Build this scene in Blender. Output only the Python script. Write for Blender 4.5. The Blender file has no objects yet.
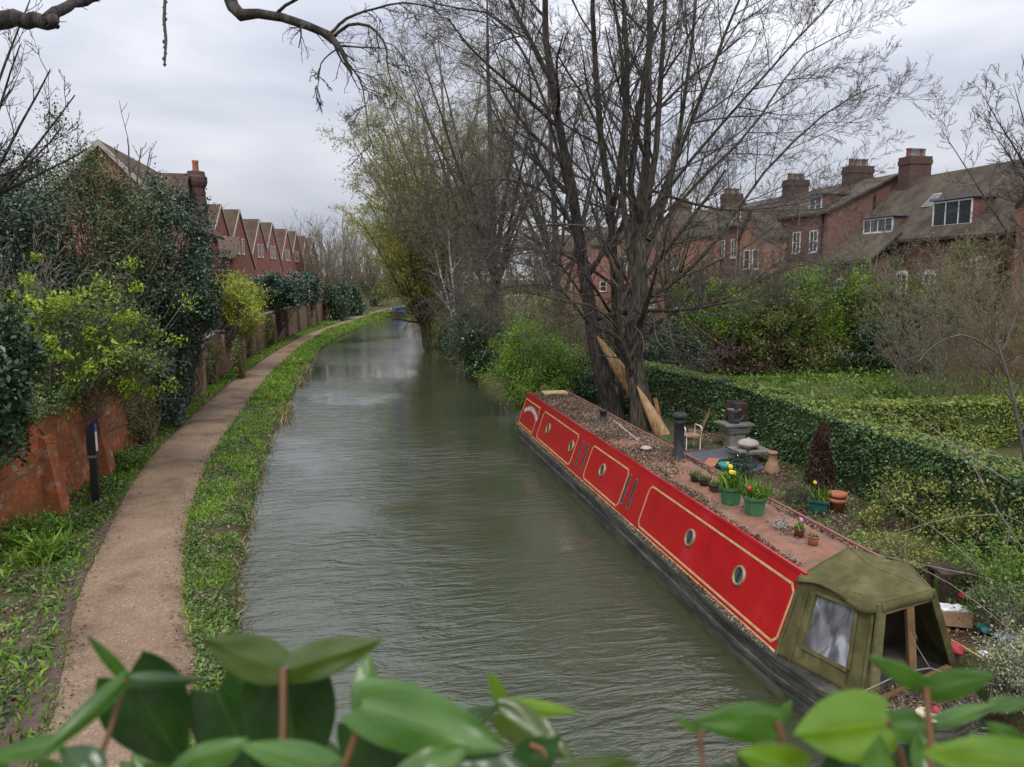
import bpy, math, random
import numpy as np
from mathutils import Vector, Matrix, noise as mnoise
R = math.radians
scene = bpy.context.scene
col = scene.collection

# ------------------------------------------------------------------ camera
EYE = 5.6
FPX, CX, CY = 765.0, 512.0, 383.5
VPX, HOR = 352.0, 277.0
PITCH = math.atan((CY - HOR) / FPX)
YAW = math.atan((CX - VPX) / (FPX / math.cos(PITCH)))
cam = bpy.data.cameras.new('camera')
cam.sensor_width = 36.0
cam.lens = FPX / 1024 * 36.0
cam.clip_start = 0.05
cam.clip_end = 3000
cam.dof.use_dof = True
cam.dof.focus_distance = 16.0
cam.dof.aperture_fstop = 5.5
cam_ob = bpy.data.objects.new('camera', cam)
cam_ob.location = (0, 0, EYE)
cam_ob.rotation_euler = (math.pi / 2 - PITCH, 0, -YAW)
col.objects.link(cam_ob)
scene.camera = cam_ob

# ------------------------------------------------------------------ world, sun, exposure
SUN_ELEV, SUN_AZ = R(52), R(200)
world = bpy.data.worlds.new('World')
scene.world = world
world.use_nodes = True
nt = world.node_tree
bg = nt.nodes['Background']
sky = nt.nodes.new('ShaderNodeTexSky')
sky.sky_type = 'NISHITA'
sky.sun_disc = False
sky.sun_elevation = SUN_ELEV
sky.sun_rotation = SUN_AZ
tc = nt.nodes.new('ShaderNodeTexCoord')
mp = nt.nodes.new('ShaderNodeMapping')
mp.inputs['Scale'].default_value = (1.0, 1.0, 3.6)
nz = nt.nodes.new('ShaderNodeTexNoise')
nz.inputs['Scale'].default_value = 2.8
nz.inputs['Detail'].default_value = 7
nz.inputs['Roughness'].default_value = 0.48
nz.inputs['Distortion'].default_value = 0.25
rp = nt.nodes.new('ShaderNodeValToRGB')
rp.color_ramp.elements[0].position = 0.32
rp.color_ramp.elements[0].color = (0.45, 0.47, 0.555, 1)
rp.color_ramp.elements[1].position = 0.68
rp.color_ramp.elements[1].color = (0.76, 0.768, 0.815, 1)
# brightness with elevation: an overcast sky is brightest overhead
sx = nt.nodes.new('ShaderNodeSeparateXYZ')
mr = nt.nodes.new('ShaderNodeMapRange')
mr.inputs['From Min'].default_value = 0.0
mr.inputs['From Max'].default_value = 1.0
mr.inputs['To Min'].default_value = 7.9
mr.inputs['To Max'].default_value = 27.0
vm = nt.nodes.new('ShaderNodeVectorMath'); vm.operation = 'SCALE'
mx = nt.nodes.new('ShaderNodeMix'); mx.data_type = 'RGBA'
mx.inputs[0].default_value = 0.88
L = nt.links.new
L(tc.outputs['Generated'], mp.inputs['Vector']); L(mp.outputs[0], nz.inputs['Vector'])
L(nz.outputs['Fac'], rp.inputs['Fac']); L(tc.outputs['Generated'], sx.inputs[0])
L(sx.outputs['Z'], mr.inputs['Value']); L(rp.outputs['Color'], vm.inputs[0]); L(mr.outputs[0], vm.inputs['Scale'])
L(sky.outputs[0], mx.inputs[6]); L(vm.outputs[0], mx.inputs[7]); L(mx.outputs[2], bg.inputs['Color'])
bg.inputs['Strength'].default_value = 0.10

sun = bpy.data.lights.new('sun', 'SUN')
sun.energy = 1.5
sun.angle = R(14)
sun.color = (1.0, 0.96, 0.9)
sun_ob = bpy.data.objects.new('sun', sun)
d = Vector((math.sin(SUN_AZ) * math.cos(SUN_ELEV), math.cos(SUN_AZ) * math.cos(SUN_ELEV), math.sin(SUN_ELEV)))
sun_ob.rotation_euler = (-d).to_track_quat('-Z', 'Y').to_euler()
col.objects.link(sun_ob)
scene.view_settings.view_transform = 'Standard'
scene.view_settings.look = 'None'
scene.view_settings.exposure = 0.16
scene.view_settings.gamma = 1.0
try:
    scene.cycles.max_bounces = 6; scene.cycles.transparent_max_bounces = 6
    scene.cycles.diffuse_bounces = 2; scene.cycles.glossy_bounces = 3
except Exception: pass

# ------------------------------------------------------------------ survey helpers: a sight line turned into a place on the ground or at a distance
def ray(px, py):
    a = (px - CX) / FPX; b = (CY - py) / FPX
    cy, sy = math.cos(YAW), math.sin(YAW); cp, sp = math.cos(PITCH), math.sin(PITCH)
    f = Vector((sy * cp, cy * cp, -sp)); r = Vector((cy, -sy, 0)); u = Vector((sy * sp, cy * sp, cp))
    return f + r * a + u * b
def G(px, py, z=0.0):
    d = ray(px, py); t = (z - EYE) / d.z
    return Vector((d.x * t, d.y * t, z))
def P(px, py, Y):
    d = ray(px, py); t = Y / d.y
    return Vector((d.x * t, Y, EYE + d.z * t))
def D(px, py, dist):
    d = ray(px, py)
    return Vector((0, 0, EYE)) + d * dist

# ------------------------------------------------------------------ mesh helpers
def np_mesh(name, V, F, mats, parent=None, smooth=False, midx=None, link=True):
    """V (n,3) array, F (m,k) array of equal-sided faces"""
    V = np.asarray(V, dtype=np.float32); F = np.asarray(F, dtype=np.int32)
    me = bpy.data.meshes.new(name)
    me.vertices.add(len(V)); me.vertices.foreach_set('co', V.ravel())
    m, k = F.shape
    me.loops.add(m * k); me.loops.foreach_set('vertex_index', F.ravel())
    me.polygons.add(m)
    me.polygons.foreach_set('loop_start', np.arange(0, m * k, k, dtype=np.int32))
    me.polygons.foreach_set('loop_total', np.full(m, k, dtype=np.int32))
    if midx is not None: me.polygons.foreach_set('material_index', np.asarray(midx, dtype=np.int32))
    if smooth: me.polygons.foreach_set('use_smooth', np.ones(m, dtype=bool))
    me.update(calc_edges=True)
    for mm in (mats if isinstance(mats, (list, tuple)) else [mats]): me.materials.append(mm)
    o = bpy.data.objects.new(name, me)
    if link: col.objects.link(o)
    if parent is not None: o.parent = parent
    return o

class MB:
    def __init__(s): s.v = []; s.f = []; s.m = []; s.sm = []; s.cur = 0; s.xf = None
    def add(s, vs, fs, smooth=False):
        o = len(s.v)
        for p in vs:
            p = Vector(p)
            if s.xf is not None: p = s.xf @ p
            s.v.append(p)
        for f in fs:
            s.f.append([i + o for i in f]); s.m.append(s.cur); s.sm.append(smooth)
    def box(s, x0, x1, y0, y1, z0, z1):
        s.add([(x0, y0, z0), (x1, y0, z0), (x1, y1, z0), (x0, y1, z0), (x0, y0, z1), (x1, y0, z1), (x1, y1, z1), (x0, y1, z1)],
              [(0, 3, 2, 1), (4, 5, 6, 7), (0, 1, 5, 4), (1, 2, 6, 5), (2, 3, 7, 6), (3, 0, 4, 7)])
    def hexa(s, a):   # 8 corners: bottom 4, top 4
        s.add(a, [(0, 3, 2, 1), (4, 5, 6, 7), (0, 1, 5, 4), (1, 2, 6, 5), (2, 3, 7, 6), (3, 0, 4, 7)])
    def slab(s, pts, off):   # polygon extruded by a vector
        n = len(pts); off = Vector(off)
        a = [Vector(p) for p in pts]; b = [p + off for p in a]
        s.add(a + b, [tuple(range(n))[::-1], tuple(range(n, 2 * n))] + [(i, (i + 1) % n, n + (i + 1) % n, n + i) for i in range(n)])
    def beam(s, a, b, w, h, up=(0, 0, 1)):
        a = Vector(a); b = Vector(b); t = (b - a).normalized(); u = t.cross(Vector(up))
        if u.length < 1e-4: u = t.cross(Vector((1, 0, 0)))
        u.normalize(); v = u.cross(t); u *= w / 2; v *= h / 2
        s.hexa([a - u - v, a + u - v, b + u - v, b - u - v, a - u + v, a + u + v, b + u + v, b - u + v])
    def tube(s, pts, rad, n=8, cap=True, smooth=True):
        pts = [Vector(p) for p in pts]
        if not isinstance(rad, (list, tuple)): rad = [rad] * len(pts)
        t0 = (pts[-1] - pts[0]).normalized()
        ref = Vector((0, 0, 1)) if abs(t0.z) < .8 else Vector((1, 0, 0))
        vs = []
        for i, p in enumerate(pts):
            t = (pts[min(i + 1, len(pts) - 1)] - pts[max(i - 1, 0)]).normalized()
            u = t.cross(ref).normalized(); v = t.cross(u)
            for k in range(n):
                a = 2 * math.pi * k / n
                vs.append(p + (u * math.cos(a) + v * math.sin(a)) * rad[i])
        fs = []
        for i in range(len(pts) - 1):
            for k in range(n):
                a = i * n + k; b = i * n + (k + 1) % n
                fs.append((a, a + n, b + n, b))
        s.add(vs, fs, smooth)
        if cap: s.add(vs[:n], [tuple(range(n))]); s.add(vs[-n:], [tuple(range(n))[::-1]])
    def lathe(s, c, prof, n=16, smooth=True, phase=0.0):
        c = Vector(c); vs = []
        for (r, z) in prof:
            for k in range(n):
                a = 2 * math.pi * k / n + phase
                vs.append(c + Vector((r * math.cos(a), r * math.sin(a), z)))
        fs = []
        for i in range(len(prof) - 1):
            for k in range(n):
                a = i * n + k; b = i * n + (k + 1) % n
                fs.append((a, b, b + n, a + n))
        s.add(vs, fs, smooth)
    def patch(s, p00, p10, p11, p01, nu, nv, disp=None, smooth=True, u0=0, u1=1, v0=0, v1=1):
        p00, p10, p11, p01 = map(Vector, (p00, p10, p11, p01))
        vs = []
        for j in range(nv + 1):
            for i in range(nu + 1):
                u = u0 + (u1 - u0) * i / nu; v = v0 + (v1 - v0) * j / nv
                p = (p00 * (1 - u) + p10 * u) * (1 - v) + (p01 * (1 - u) + p11 * u) * v
                if disp: p = p + disp(u, v, p)
                vs.append(p)
        fs = [(j * (nu + 1) + i, j * (nu + 1) + i + 1, (j + 1) * (nu + 1) + i + 1, (j + 1) * (nu + 1) + i) for j in range(nv) for i in range(nu)]
        s.add(vs, fs, smooth)
    def build(s, name, mats, parent=None):
        me = bpy.data.meshes.new(name)
        me.from_pydata([tuple(p) for p in s.v], [], s.f)
        for mm in (mats if isinstance(mats, (list, tuple)) else [mats]): me.materials.append(mm)
        me.polygons.foreach_set('material_index', s.m)
        me.polygons.foreach_set('use_smooth', s.sm)
        me.update()
        o = bpy.data.objects.new(name, me); col.objects.link(o)
        if parent is not None: o.parent = parent
        return o

def tag(o, label=None, cat=None, group=None, kind=None):
    if label: o['label'] = label
    if cat: o['category'] = cat
    if group: o['group'] = group
    if kind: o['kind'] = kind
    return o
def thing(name, label, cat, group=None):
    o = bpy.data.objects.new(name, None); o.empty_display_size = .1
    col.objects.link(o)
    return tag(o, label, cat, group)
def settle(root, loc):
    """put the Empty at the thing's base while its parts, modelled in place, stay where they are"""
    root.location = loc
    m = Matrix.Translation(Vector(loc)).inverted()
    for ch in list(root.children):
        if ch.type == 'MESH' : ch.data.transform(m)
        for g in ch.children:
            if g.type == 'MESH': g.data.transform(m)
    return root
def copy_tree(o, parent=None):
    c = o.copy(); col.objects.link(c)
    if parent is not None: c.parent = parent
    for ch in list(o.children): copy_tree(ch, c)
    return c

# ------------------------------------------------------------------ materials
def new_mat(name):
    m = bpy.data.materials.new(name); m.use_nodes = True
    n = m.node_tree; b = n.nodes['Principled BSDF']
    return m, n, b
def N(n, t, **kw):
    x = n.nodes.new(t)
    for k, v in kw.items():
        if k in x.inputs: x.inputs[k].default_value = v
        else: setattr(x, k, v)
    return x
def ramp(n, stops):
    r = n.nodes.new('ShaderNodeValToRGB'); e = r.color_ramp.elements
    while len(e) < len(stops): e.new(0.5)
    for i, (p, c) in enumerate(stops): e[i].position = p; e[i].color = (*c, 1)
    return r
def bump_to(n, b, src, strength=.4, dist=.02):
    bp = N(n, 'ShaderNodeBump', Strength=strength, Distance=dist)
    n.links.new(src, bp.inputs['Height']); n.links.new(bp.outputs[0], b.inputs['Normal'])
    return bp
def noise_mat(name, stops, scale=5, rough=.8, detail=6, bump=.3, bdist=.02, bscale=None, stretch=(1, 1, 1), spec=.3, metal=0, distort=0):
    m, n, b = new_mat(name)
    tc = N(n, 'ShaderNodeTexCoord'); mp = N(n, 'ShaderNodeMapping'); mp.inputs['Scale'].default_value = stretch
    n.links.new(tc.outputs['Object'], mp.inputs[0])
    z = N(n, 'ShaderNodeTexNoise', Scale=scale, Detail=detail, Roughness=.6, Distortion=distort)
    n.links.new(mp.outputs[0], z.inputs['Vector'])
    r = ramp(n, stops); n.links.new(z.outputs['Fac'], r.inputs[0]); n.links.new(r.outputs[0], b.inputs['Base Color'])
    z2 = N(n, 'ShaderNodeTexNoise', Scale=bscale or scale * 3, Detail=5, Roughness=.65); n.links.new(mp.outputs[0], z2.inputs['Vector'])
    if bump: bump_to(n, b, z2.outputs['Fac'], bump, bdist)
    b.inputs['Roughness'].default_value = rough; b.inputs['Specular IOR Level'].default_value = spec; b.inputs['Metallic'].default_value = metal
    return m
def leaf_mat(name, c, rough=.45, trans=.25, spec=.4):
    """c: three or more colours picked per leaf"""
    m, n, b = new_mat(name)
    g = N(n, 'ShaderNodeNewGeometry'); k = len(c)
    r = ramp(n, [((i + .5) / k, x) for i, x in enumerate(c)])
    tc = N(n, 'ShaderNodeTexCoord'); z = N(n, 'ShaderNodeTexNoise', Scale=1.1, Detail=3); n.links.new(tc.outputs['Object'], z.inputs['Vector'])
    a = N(n, 'ShaderNodeMath', operation='MULTIPLY_ADD'); a.inputs[1].default_value = .6
    a2 = N(n, 'ShaderNodeMath', operation='MULTIPLY_ADD'); a2.inputs[1].default_value = .9; a2.inputs[2].default_value = -.25
    n.links.new(z.outputs['Fac'], a2.inputs[0])
    n.links.new(g.outputs['Random Per Island'], a.inputs[0]); n.links.new(a2.outputs[0], a.inputs[2])
    n.links.new(a.outputs[0], r.inputs[0]); n.links.new(r.outputs[0], b.inputs['Base Color'])
    b.inputs['Roughness'].default_value = rough; b.inputs['Specular IOR Level'].default_value = spec
    t = N(n, 'ShaderNodeBsdfTranslucent'); n.links.new(r.outputs[0], t.inputs[0])
    ms = N(n, 'ShaderNodeMixShader'); ms.inputs[0].default_value = trans
    n.links.new(b.outputs[0], ms.inputs[1]); n.links.new(t.outputs[0], ms.inputs[2])
    n.links.new(ms.outputs[0], n.nodes['Material Output'].inputs['Surface'])
    return m
def brick_mat(name, c1, c2, mortar, patch=(.12, .1, .06), patch_amt=.35, scale=1.0, pale=None, pscale=.9):
    m, n, b = new_mat(name)
    tc = N(n, 'ShaderNodeTexCoord'); s = N(n, 'ShaderNodeSeparateXYZ'); n.links.new(tc.outputs['Object'], s.inputs[0])
    ad = N(n, 'ShaderNodeMath', operation='ADD'); n.links.new(s.outputs[0], ad.inputs[0]); n.links.new(s.outputs[1], ad.inputs[1])
    cb = N(n, 'ShaderNodeCombineXYZ'); n.links.new(ad.outputs[0], cb.inputs[0]); n.links.new(s.outputs[2], cb.inputs[1])
    br = N(n, 'ShaderNodeTexBrick', Scale=1.0 * scale)
    br.inputs['Brick Width'].default_value = .235; br.inputs['Row Height'].default_value = .078; br.inputs['Mortar Size'].default_value = .009
    br.inputs['Color1'].default_value = (*c1, 1); br.inputs['Color2'].default_value = (*c2, 1); br.inputs['Mortar'].default_value = (*mortar, 1)
    br.inputs['Bias'].default_value = 0
    n.links.new(cb.outputs[0], br.inputs['Vector'])
    z = N(n, 'ShaderNodeTexNoise', Scale=pscale, Detail=10, Roughness=.72); n.links.new(tc.outputs['Object'], z.inputs['Vector'])
    r = ramp(n, [(.5 - patch_amt * .4, (1, 1, 1)), (.58 - patch_amt * .1, (0, 0, 0))]); n.links.new(z.outputs['Fac'], r.inputs[0])
    inv = N(n, 'ShaderNodeInvert'); n.links.new(r.outputs[0], inv.inputs['Color'])
    f = N(n, 'ShaderNodeMath', operation='MULTIPLY'); f.inputs[1].default_value = patch_amt * 1.6; n.links.new(inv.outputs[0], f.inputs[0])
    mx = N(n, 'ShaderNodeMix', data_type='RGBA'); n.links.new(f.outputs[0], mx.inputs[0]); n.links.new(br.outputs['Color'], mx.inputs[6]); mx.inputs[7].default_value = (*patch, 1)
    src = mx.outputs[2]
    if pale:
        z3 = N(n, 'ShaderNodeTexNoise', Scale=3.1, Detail=6, Roughness=.7); n.links.new(tc.outputs['Object'], z3.inputs['Vector'])
        r3 = ramp(n, [(.53, (0, 0, 0)), (.66, (.7, .7, .7))]); n.links.new(z3.outputs['Fac'], r3.inputs[0])
        m3 = N(n, 'ShaderNodeMix', data_type='RGBA'); n.links.new(r3.outputs[0], m3.inputs[0]); n.links.new(src, m3.inputs[6]); m3.inputs[7].default_value = (*pale, 1); src = m3.outputs[2]
    n.links.new(src, b.inputs['Base Color']); b.inputs['Roughness'].default_value = .9; b.inputs['Specular IOR Level'].default_value = .2
    bump_to(n, b, br.outputs['Fac'], .5, -.01)
    return m
def plain(name, c, rough=.5, metal=0, spec=.5, var=.25, scale=6):
    a = tuple(x * (1 - var) for x in c); e = tuple(min(1, x * (1 + var)) for x in c)
    return noise_mat(name, [(.3, a), (.7, e)], scale=scale, rough=rough, bump=.12, bdist=.005, spec=spec, metal=metal)

M = {}
M['bark'] = noise_mat('bark', [(.36, (.022, .018, .014)), (.47, (.075, .064, .05)), (.56, (.105, .1, .062)), (.68, (.17, .15, .125))], scale=13, detail=10, stretch=(1, 1, .2), bump=1.0, bdist=.08, bscale=22)
M['bark_dark'] = noise_mat('dark_bark', [(.36, (.016, .013, .011)), (.5, (.055, .045, .037)), (.68, (.12, .105, .09))], scale=13, detail=10, stretch=(1, 1, .2), bump=1.0, bdist=.08, bscale=22)
M['twig'] = noise_mat('twig_bark', [(.3, (.06, .05, .045)), (.7, (.13, .11, .1))], scale=3, bump=0)
M['twig_grey'] = noise_mat('grey_twig', [(.3, (.15, .13, .105)), (.7, (.28, .245, .2))], scale=3, bump=0)
M['twig_far'] = noise_mat('pale_brown_twig', [(.3, (.13, .115, .085)), (.7, (.25, .225, .165))], scale=.4, bump=0)
M['twig_tan'] = noise_mat('tan_twig', [(.3, (.15, .11, .065)), (.7, (.27, .215, .13))], scale=3, bump=0)
M['twig_olive'] = noise_mat('olive_twig', [(.3, (.11, .1, .055)), (.7, (.2, .185, .09))], scale=3, bump=0)
M['birch'] = noise_mat('birch_bark', [(.35, (.12, .11, .1)), (.45, (.55, .53, .5)), (.8, (.7, .68, .64))], scale=4, stretch=(1, 1, 2.5), bump=.2)
M['stripped'] = noise_mat('stripped_wood', [(.3, (.2, .11, .05)), (.45, (.42, .27, .13)), (.6, (.52, .37, .19)), (.75, (.6, .47, .29))], scale=7, stretch=(1.5, 1.5, .35), bump=.8, bdist=.03)

M['lf_holly'] = leaf_mat('holly_leaf', [(.014, .04, .02), (.028, .07, .034), (.05, .1, .05), (.13, .18, .12)], rough=.3, trans=.1, spec=.6)
M['lf_mixed'] = leaf_mat('mixed_leaf', [(.045, .065, .022), (.08, .11, .038), (.13, .17, .065), (.21, .24, .12)], trans=.2)
M['lf_lime'] = leaf_mat('lime_leaf', [(.16, .26, .02), (.3, .42, .03), (.46, .58, .06)], trans=.4)
M['lf_gold'] = leaf_mat('golden_leaf', [(.2, .25, .03), (.36, .42, .05), (.5, .54, .09)], trans=.35)
M['lf_laurel'] = leaf_mat('laurel_leaf', [(.012, .035, .012), (.025, .065, .02), (.05, .11, .035)], rough=.28, trans=.12, spec=.6)
M['lf_willow'] = leaf_mat('willow_leaf', [(.22, .23, .04), (.36, .36, .065), (.48, .47, .1)], trans=.4)
M['lf_green'] = leaf_mat('green_leaf', [(.045, .1, .012), (.11, .21, .022), (.22, .35, .04)], trans=.3)
M['lf_fresh'] = leaf_mat('fresh_green_leaf', [(.06, .13, .015), (.15, .27, .025), (.28, .42, .05)], trans=.3)
M['lf_olive'] = leaf_mat('olive_leaf', [(.075, .09, .022), (.14, .16, .04), (.23, .25, .075)], trans=.3)
M['lf_hedge'] = leaf_mat('hedge_leaf', [(.022, .06, .022), (.05, .115, .038), (.1, .19, .06), (.2, .3, .08)], rough=.35, trans=.15, spec=.5)
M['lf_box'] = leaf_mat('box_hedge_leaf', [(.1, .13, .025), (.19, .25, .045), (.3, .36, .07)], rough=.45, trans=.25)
M['lf_grass'] = leaf_mat('grass_blade', [(.055, .11, .012), (.125, .24, .022), (.21, .36, .04), (.36, .43, .09)], trans=.35, rough=.5)
M['lf_weed'] = leaf_mat('weed_leaf', [(.03, .065, .02), (.065, .13, .03), (.12, .2, .05), (.2, .24, .09), (.34, .34, .18)], trans=.3, rough=.4)
M['lf_dry'] = leaf_mat('dry_leaf', [(.05, .03, .018), (.11, .07, .045), (.2, .14, .095), (.34, .27, .2)], trans=.05, rough=.8)
M['lf_reed'] = leaf_mat('reed_blade', [(.16, .13, .06), (.28, .23, .11), (.36, .31, .17)], trans=.2)
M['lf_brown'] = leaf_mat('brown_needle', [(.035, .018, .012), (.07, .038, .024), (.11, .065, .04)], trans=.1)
M['lf_privet'] = leaf_mat('privet_leaf', [(.06, .09, .02), (.16, .2, .04), (.3, .34, .07), (.44, .45, .13)], trans=.3)
M['lf_pale'] = leaf_mat('pale_leaf', [(.12, .15, .07), (.3, .32, .17), (.5, .5, .33)], trans=.2)
M['yellow'] = plain('daffodil_yellow', (.85, .62, .02), .5)
M['tulip'] = plain('tulip_red', (.6, .03, .05), .45)
M['cream_petal'] = plain('cream_petal', (.75, .68, .45), .5)
M['pink_petal'] = plain('pink_petal', (.6, .25, .45), .5)

M['brick_red'] = brick_mat('red_garden_brick', (.72, .13, .045), (.5, .085, .035), (.3, .16, .11), patch=(.12, .1, .035), patch_amt=.42, pale=(.5, .34, .28), pscale=2.2)
M['brick_wall'] = brick_mat('weathered_brick', (.4, .16, .10), (.28, .12, .08), (.36, .3, .24), patch=(.17, .15, .095), patch_amt=.42, pale=(.46, .41, .35))
M['brick_gable'] = brick_mat('gable_brick', (.44, .14, .09), (.33, .11, .075), (.3, .22, .18), patch=(.2, .1, .075), patch_amt=.2)
M['brick_brown'] = brick_mat('brown_brick', (.26, .115, .08), (.17, .078, .058), (.2, .15, .13), patch=(.1, .06, .05), patch_amt=.22)
M['brick_orange'] = brick_mat('orange_brick', (.38, .175, .12), (.28, .125, .088), (.4, .28, .22), patch=(.3, .14, .09), patch_amt=.12)
M['chimney_brick'] = brick_mat('chimney_brick', (.12, .058, .048), (.08, .042, .037), (.15, .12, .1), patch=(.07, .045, .04), patch_amt=.25)
def roof_mat(name, a, b_, moss):
    m, n, b = new_mat(name)
    tc = N(n, 'ShaderNodeTexCoord'); s = N(n, 'ShaderNodeSeparateXYZ'); n.links.new(tc.outputs['Object'], s.inputs[0])
    ad = N(n, 'ShaderNodeMath', operation='ADD'); n.links.new(s.outputs[0], ad.inputs[0]); n.links.new(s.outputs[1], ad.inputs[1])
    cb = N(n, 'ShaderNodeCombineXYZ'); n.links.new(ad.outputs[0], cb.inputs[0]); n.links.new(s.outputs[2], cb.inputs[1])
    br = N(n, 'ShaderNodeTexBrick', Scale=1.0); br.inputs['Brick Width'].default_value = .19; br.inputs['Row Height'].default_value = .12; br.inputs['Mortar Size'].default_value = .012
    br.inputs['Color1'].default_value = (*a, 1); br.inputs['Color2'].default_value = (*b_, 1); br.inputs['Mortar'].default_value = (a[0] * .35, a[1] * .35, a[2] * .35, 1)
    n.links.new(cb.outputs[0], br.inputs['Vector'])
    z = N(n, 'ShaderNodeTexNoise', Scale=.8, Detail=9, Roughness=.7); n.links.new(tc.outputs['Object'], z.inputs['Vector'])
    r = ramp(n, [(.42, (0, 0, 0)), (.6, (.85, .85, .85))]); n.links.new(z.outputs['Fac'], r.inputs[0])
    mx = N(n, 'ShaderNodeMix', data_type='RGBA'); n.links.new(r.outputs[0], mx.inputs[0]); n.links.new(br.outputs['Color'], mx.inputs[6]); mx.inputs[7].default_value = (*moss, 1)
    n.links.new(mx.outputs[2], b.inputs['Base Color']); b.inputs['Roughness'].default_value = .85; b.inputs['Specular IOR Level'].default_value = .2
    bump_to(n, b, br.outputs['Fac'], .6, -.02)
    return m
M['roof'] = roof_mat('clay_tile_roof', (.125, .07, .05), (.09, .052, .04), (.11, .088, .058))
M['roof_dark'] = roof_mat('dark_tile_roof', (.09, .066, .053), (.06, .047, .039), (.125, .1, .07))
M['white_paint'] = plain('white_paint', (.72, .71, .68), .5, var=.08)
M['window_glass'] = plain('window_glass', (.035, .045, .055), .08, spec=.8, var=.3)
M['pot_clay'] = noise_mat('terracotta', [(.3, (.3, .1, .05)), (.6, (.43, .17, .09)), (.75, (.45, .27, .19))], scale=9, rough=.8, bump=.15)
M['pot_glaze'] = plain('brown_glazed_pot', (.12, .035, .018), .25)
M['stone'] = noise_mat('garden_stone', [(.3, (.13, .125, .11)), (.6, (.24, .235, .21)), (.75, (.32, .32, .29))], scale=7, rough=.9)
M['stone_pale'] = noise_mat('pale_stone', [(.3, (.3, .26, .23)), (.7, (.46, .41, .37))], scale=7, rough=.8)
M['slate'] = noise_mat('dark_slab', [(.3, (.05, .053, .06)), (.7, (.11, .115, .125))], scale=4, rough=.6)
M['lead'] = plain('lead_grey', (.14, .15, .16), .6)
M['black_metal'] = plain('black_metal', (.012, .012, .014), .45, var=.4)
M['soot'] = noise_mat('sooty_steel', [(.3, (.016, .017, .02)), (.7, (.05, .05, .055))], scale=12, rough=.6, bump=.4, bdist=.01)
M['post_blue'] = plain('sign_blue', (.05, .1, .45), .4)
M['post_white'] = plain('sign_white', (.7, .7, .72), .4)
M['green_pot'] = noise_mat('green_planter', [(.3, (.035, .11, .05)), (.6, (.055, .17, .075)), (.8, (.14, .25, .15))], scale=5, rough=.5, bump=.1)
M['teal_pot'] = plain('teal_planter', (.015, .10, .08), .5)
M['soil'] = noise_mat('soil', [(.3, (.03, .02, .013)), (.7, (.09, .065, .045))], scale=14, rough=.95, bump=.8, bdist=.03)
M['wood'] = noise_mat('old_wood', [(.3, (.13, .075, .035)), (.7, (.26, .16, .08))], scale=3, stretch=(1, 1, 1), rough=.8)
M['wood_dark'] = noise_mat('dark_wood', [(.3, (.03, .018, .014)), (.7, (.075, .05, .04))], scale=5, rough=.7)
M['board'] = noise_mat('orange_board', [(.3, (.22, .09, .04)), (.7, (.38, .18, .09))], scale=3, rough=.8)
M['yellow_hose'] = plain('yellow_hose', (.5, .4, .12), .5)
M['red_plastic'] = plain('red_plastic', (.28, .02, .03), .6, var=.45)
M['blue_plastic'] = plain('blue_plastic', (.04, .1, .4), .3)
M['teal_plastic'] = plain('teal_plastic', (.02, .25, .22), .4)
M['white_plastic'] = plain('white_plastic', (.62, .62, .6), .4)
M['card'] = plain('cardboard', (.3, .19, .11), .8)
# ------------------------------------------------------------------ vegetation helpers
def tubes(Pts, Rad, n=4):
    """Pts (M,K,3), Rad (M,K) -> V,F arrays of open tapered tubes"""
    Mn, K, _ = Pts.shape
    T = np.empty_like(Pts); T[:, 1:-1] = Pts[:, 2:] - Pts[:, :-2]; T[:, 0] = Pts[:, 1] - Pts[:, 0]; T[:, -1] = Pts[:, -1] - Pts[:, -2]
    T /= np.linalg.norm(T, axis=2, keepdims=True) + 1e-9
    mean = Pts[:, -1] - Pts[:, 0]; ax = np.argmin(np.abs(mean), axis=1)
    ref = np.eye(3)[ax][:, None, :]
    U = np.cross(T, np.broadcast_to(ref, T.shape)); U /= np.linalg.norm(U, axis=2, keepdims=True) + 1e-9
    W = np.cross(T, U)
    ang = np.arange(n) * 2 * np.pi / n
    V = Pts[:, :, None, :] + Rad[:, :, None, None] * (U[:, :, None, :] * np.cos(ang)[None, None, :, None] + W[:, :, None, :] * np.sin(ang)[None, None, :, None])
    idx = np.arange(Mn * K * n).reshape(Mn, K, n)
    a = idx[:, :-1, :]; b = np.roll(a, -1, axis=2); c = idx[:, 1:, :]; d_ = np.roll(c, -1, axis=2)
    F = np.stack([a, b, d_, c], axis=-1).reshape(-1, 4)
    return V.reshape(-1, 3), F
def interp(Pts, t):
    """point and tangent at t (M,) on each polyline"""
    K = Pts.shape[1]; x = np.clip(t * (K - 1), 0, K - 1.001); i = x.astype(int); f = (x - i)[:, None]
    m = np.arange(len(Pts)); a = Pts[m, i]; b = Pts[m, i + 1]
    tg = b - a; tg /= np.linalg.norm(tg, axis=1, keepdims=True) + 1e-9
    return a * (1 - f) + b * f, tg
def grow(rng, start, dirn, length, K, wob, up):
    Mn = len(start); out = np.empty((Mn, K, 3)); out[:, 0] = start
    d = dirn / (np.linalg.norm(dirn, axis=1, keepdims=True) + 1e-9); st = (length / (K - 1))[:, None]
    for k in range(1, K):
        out[:, k] = out[:, k - 1] + d * st
        d = d + rng.normal(0, wob, (Mn, 3)); d[:, 2] += up
        d /= np.linalg.norm(d, axis=1, keepdims=True) + 1e-9
    return out
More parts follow.
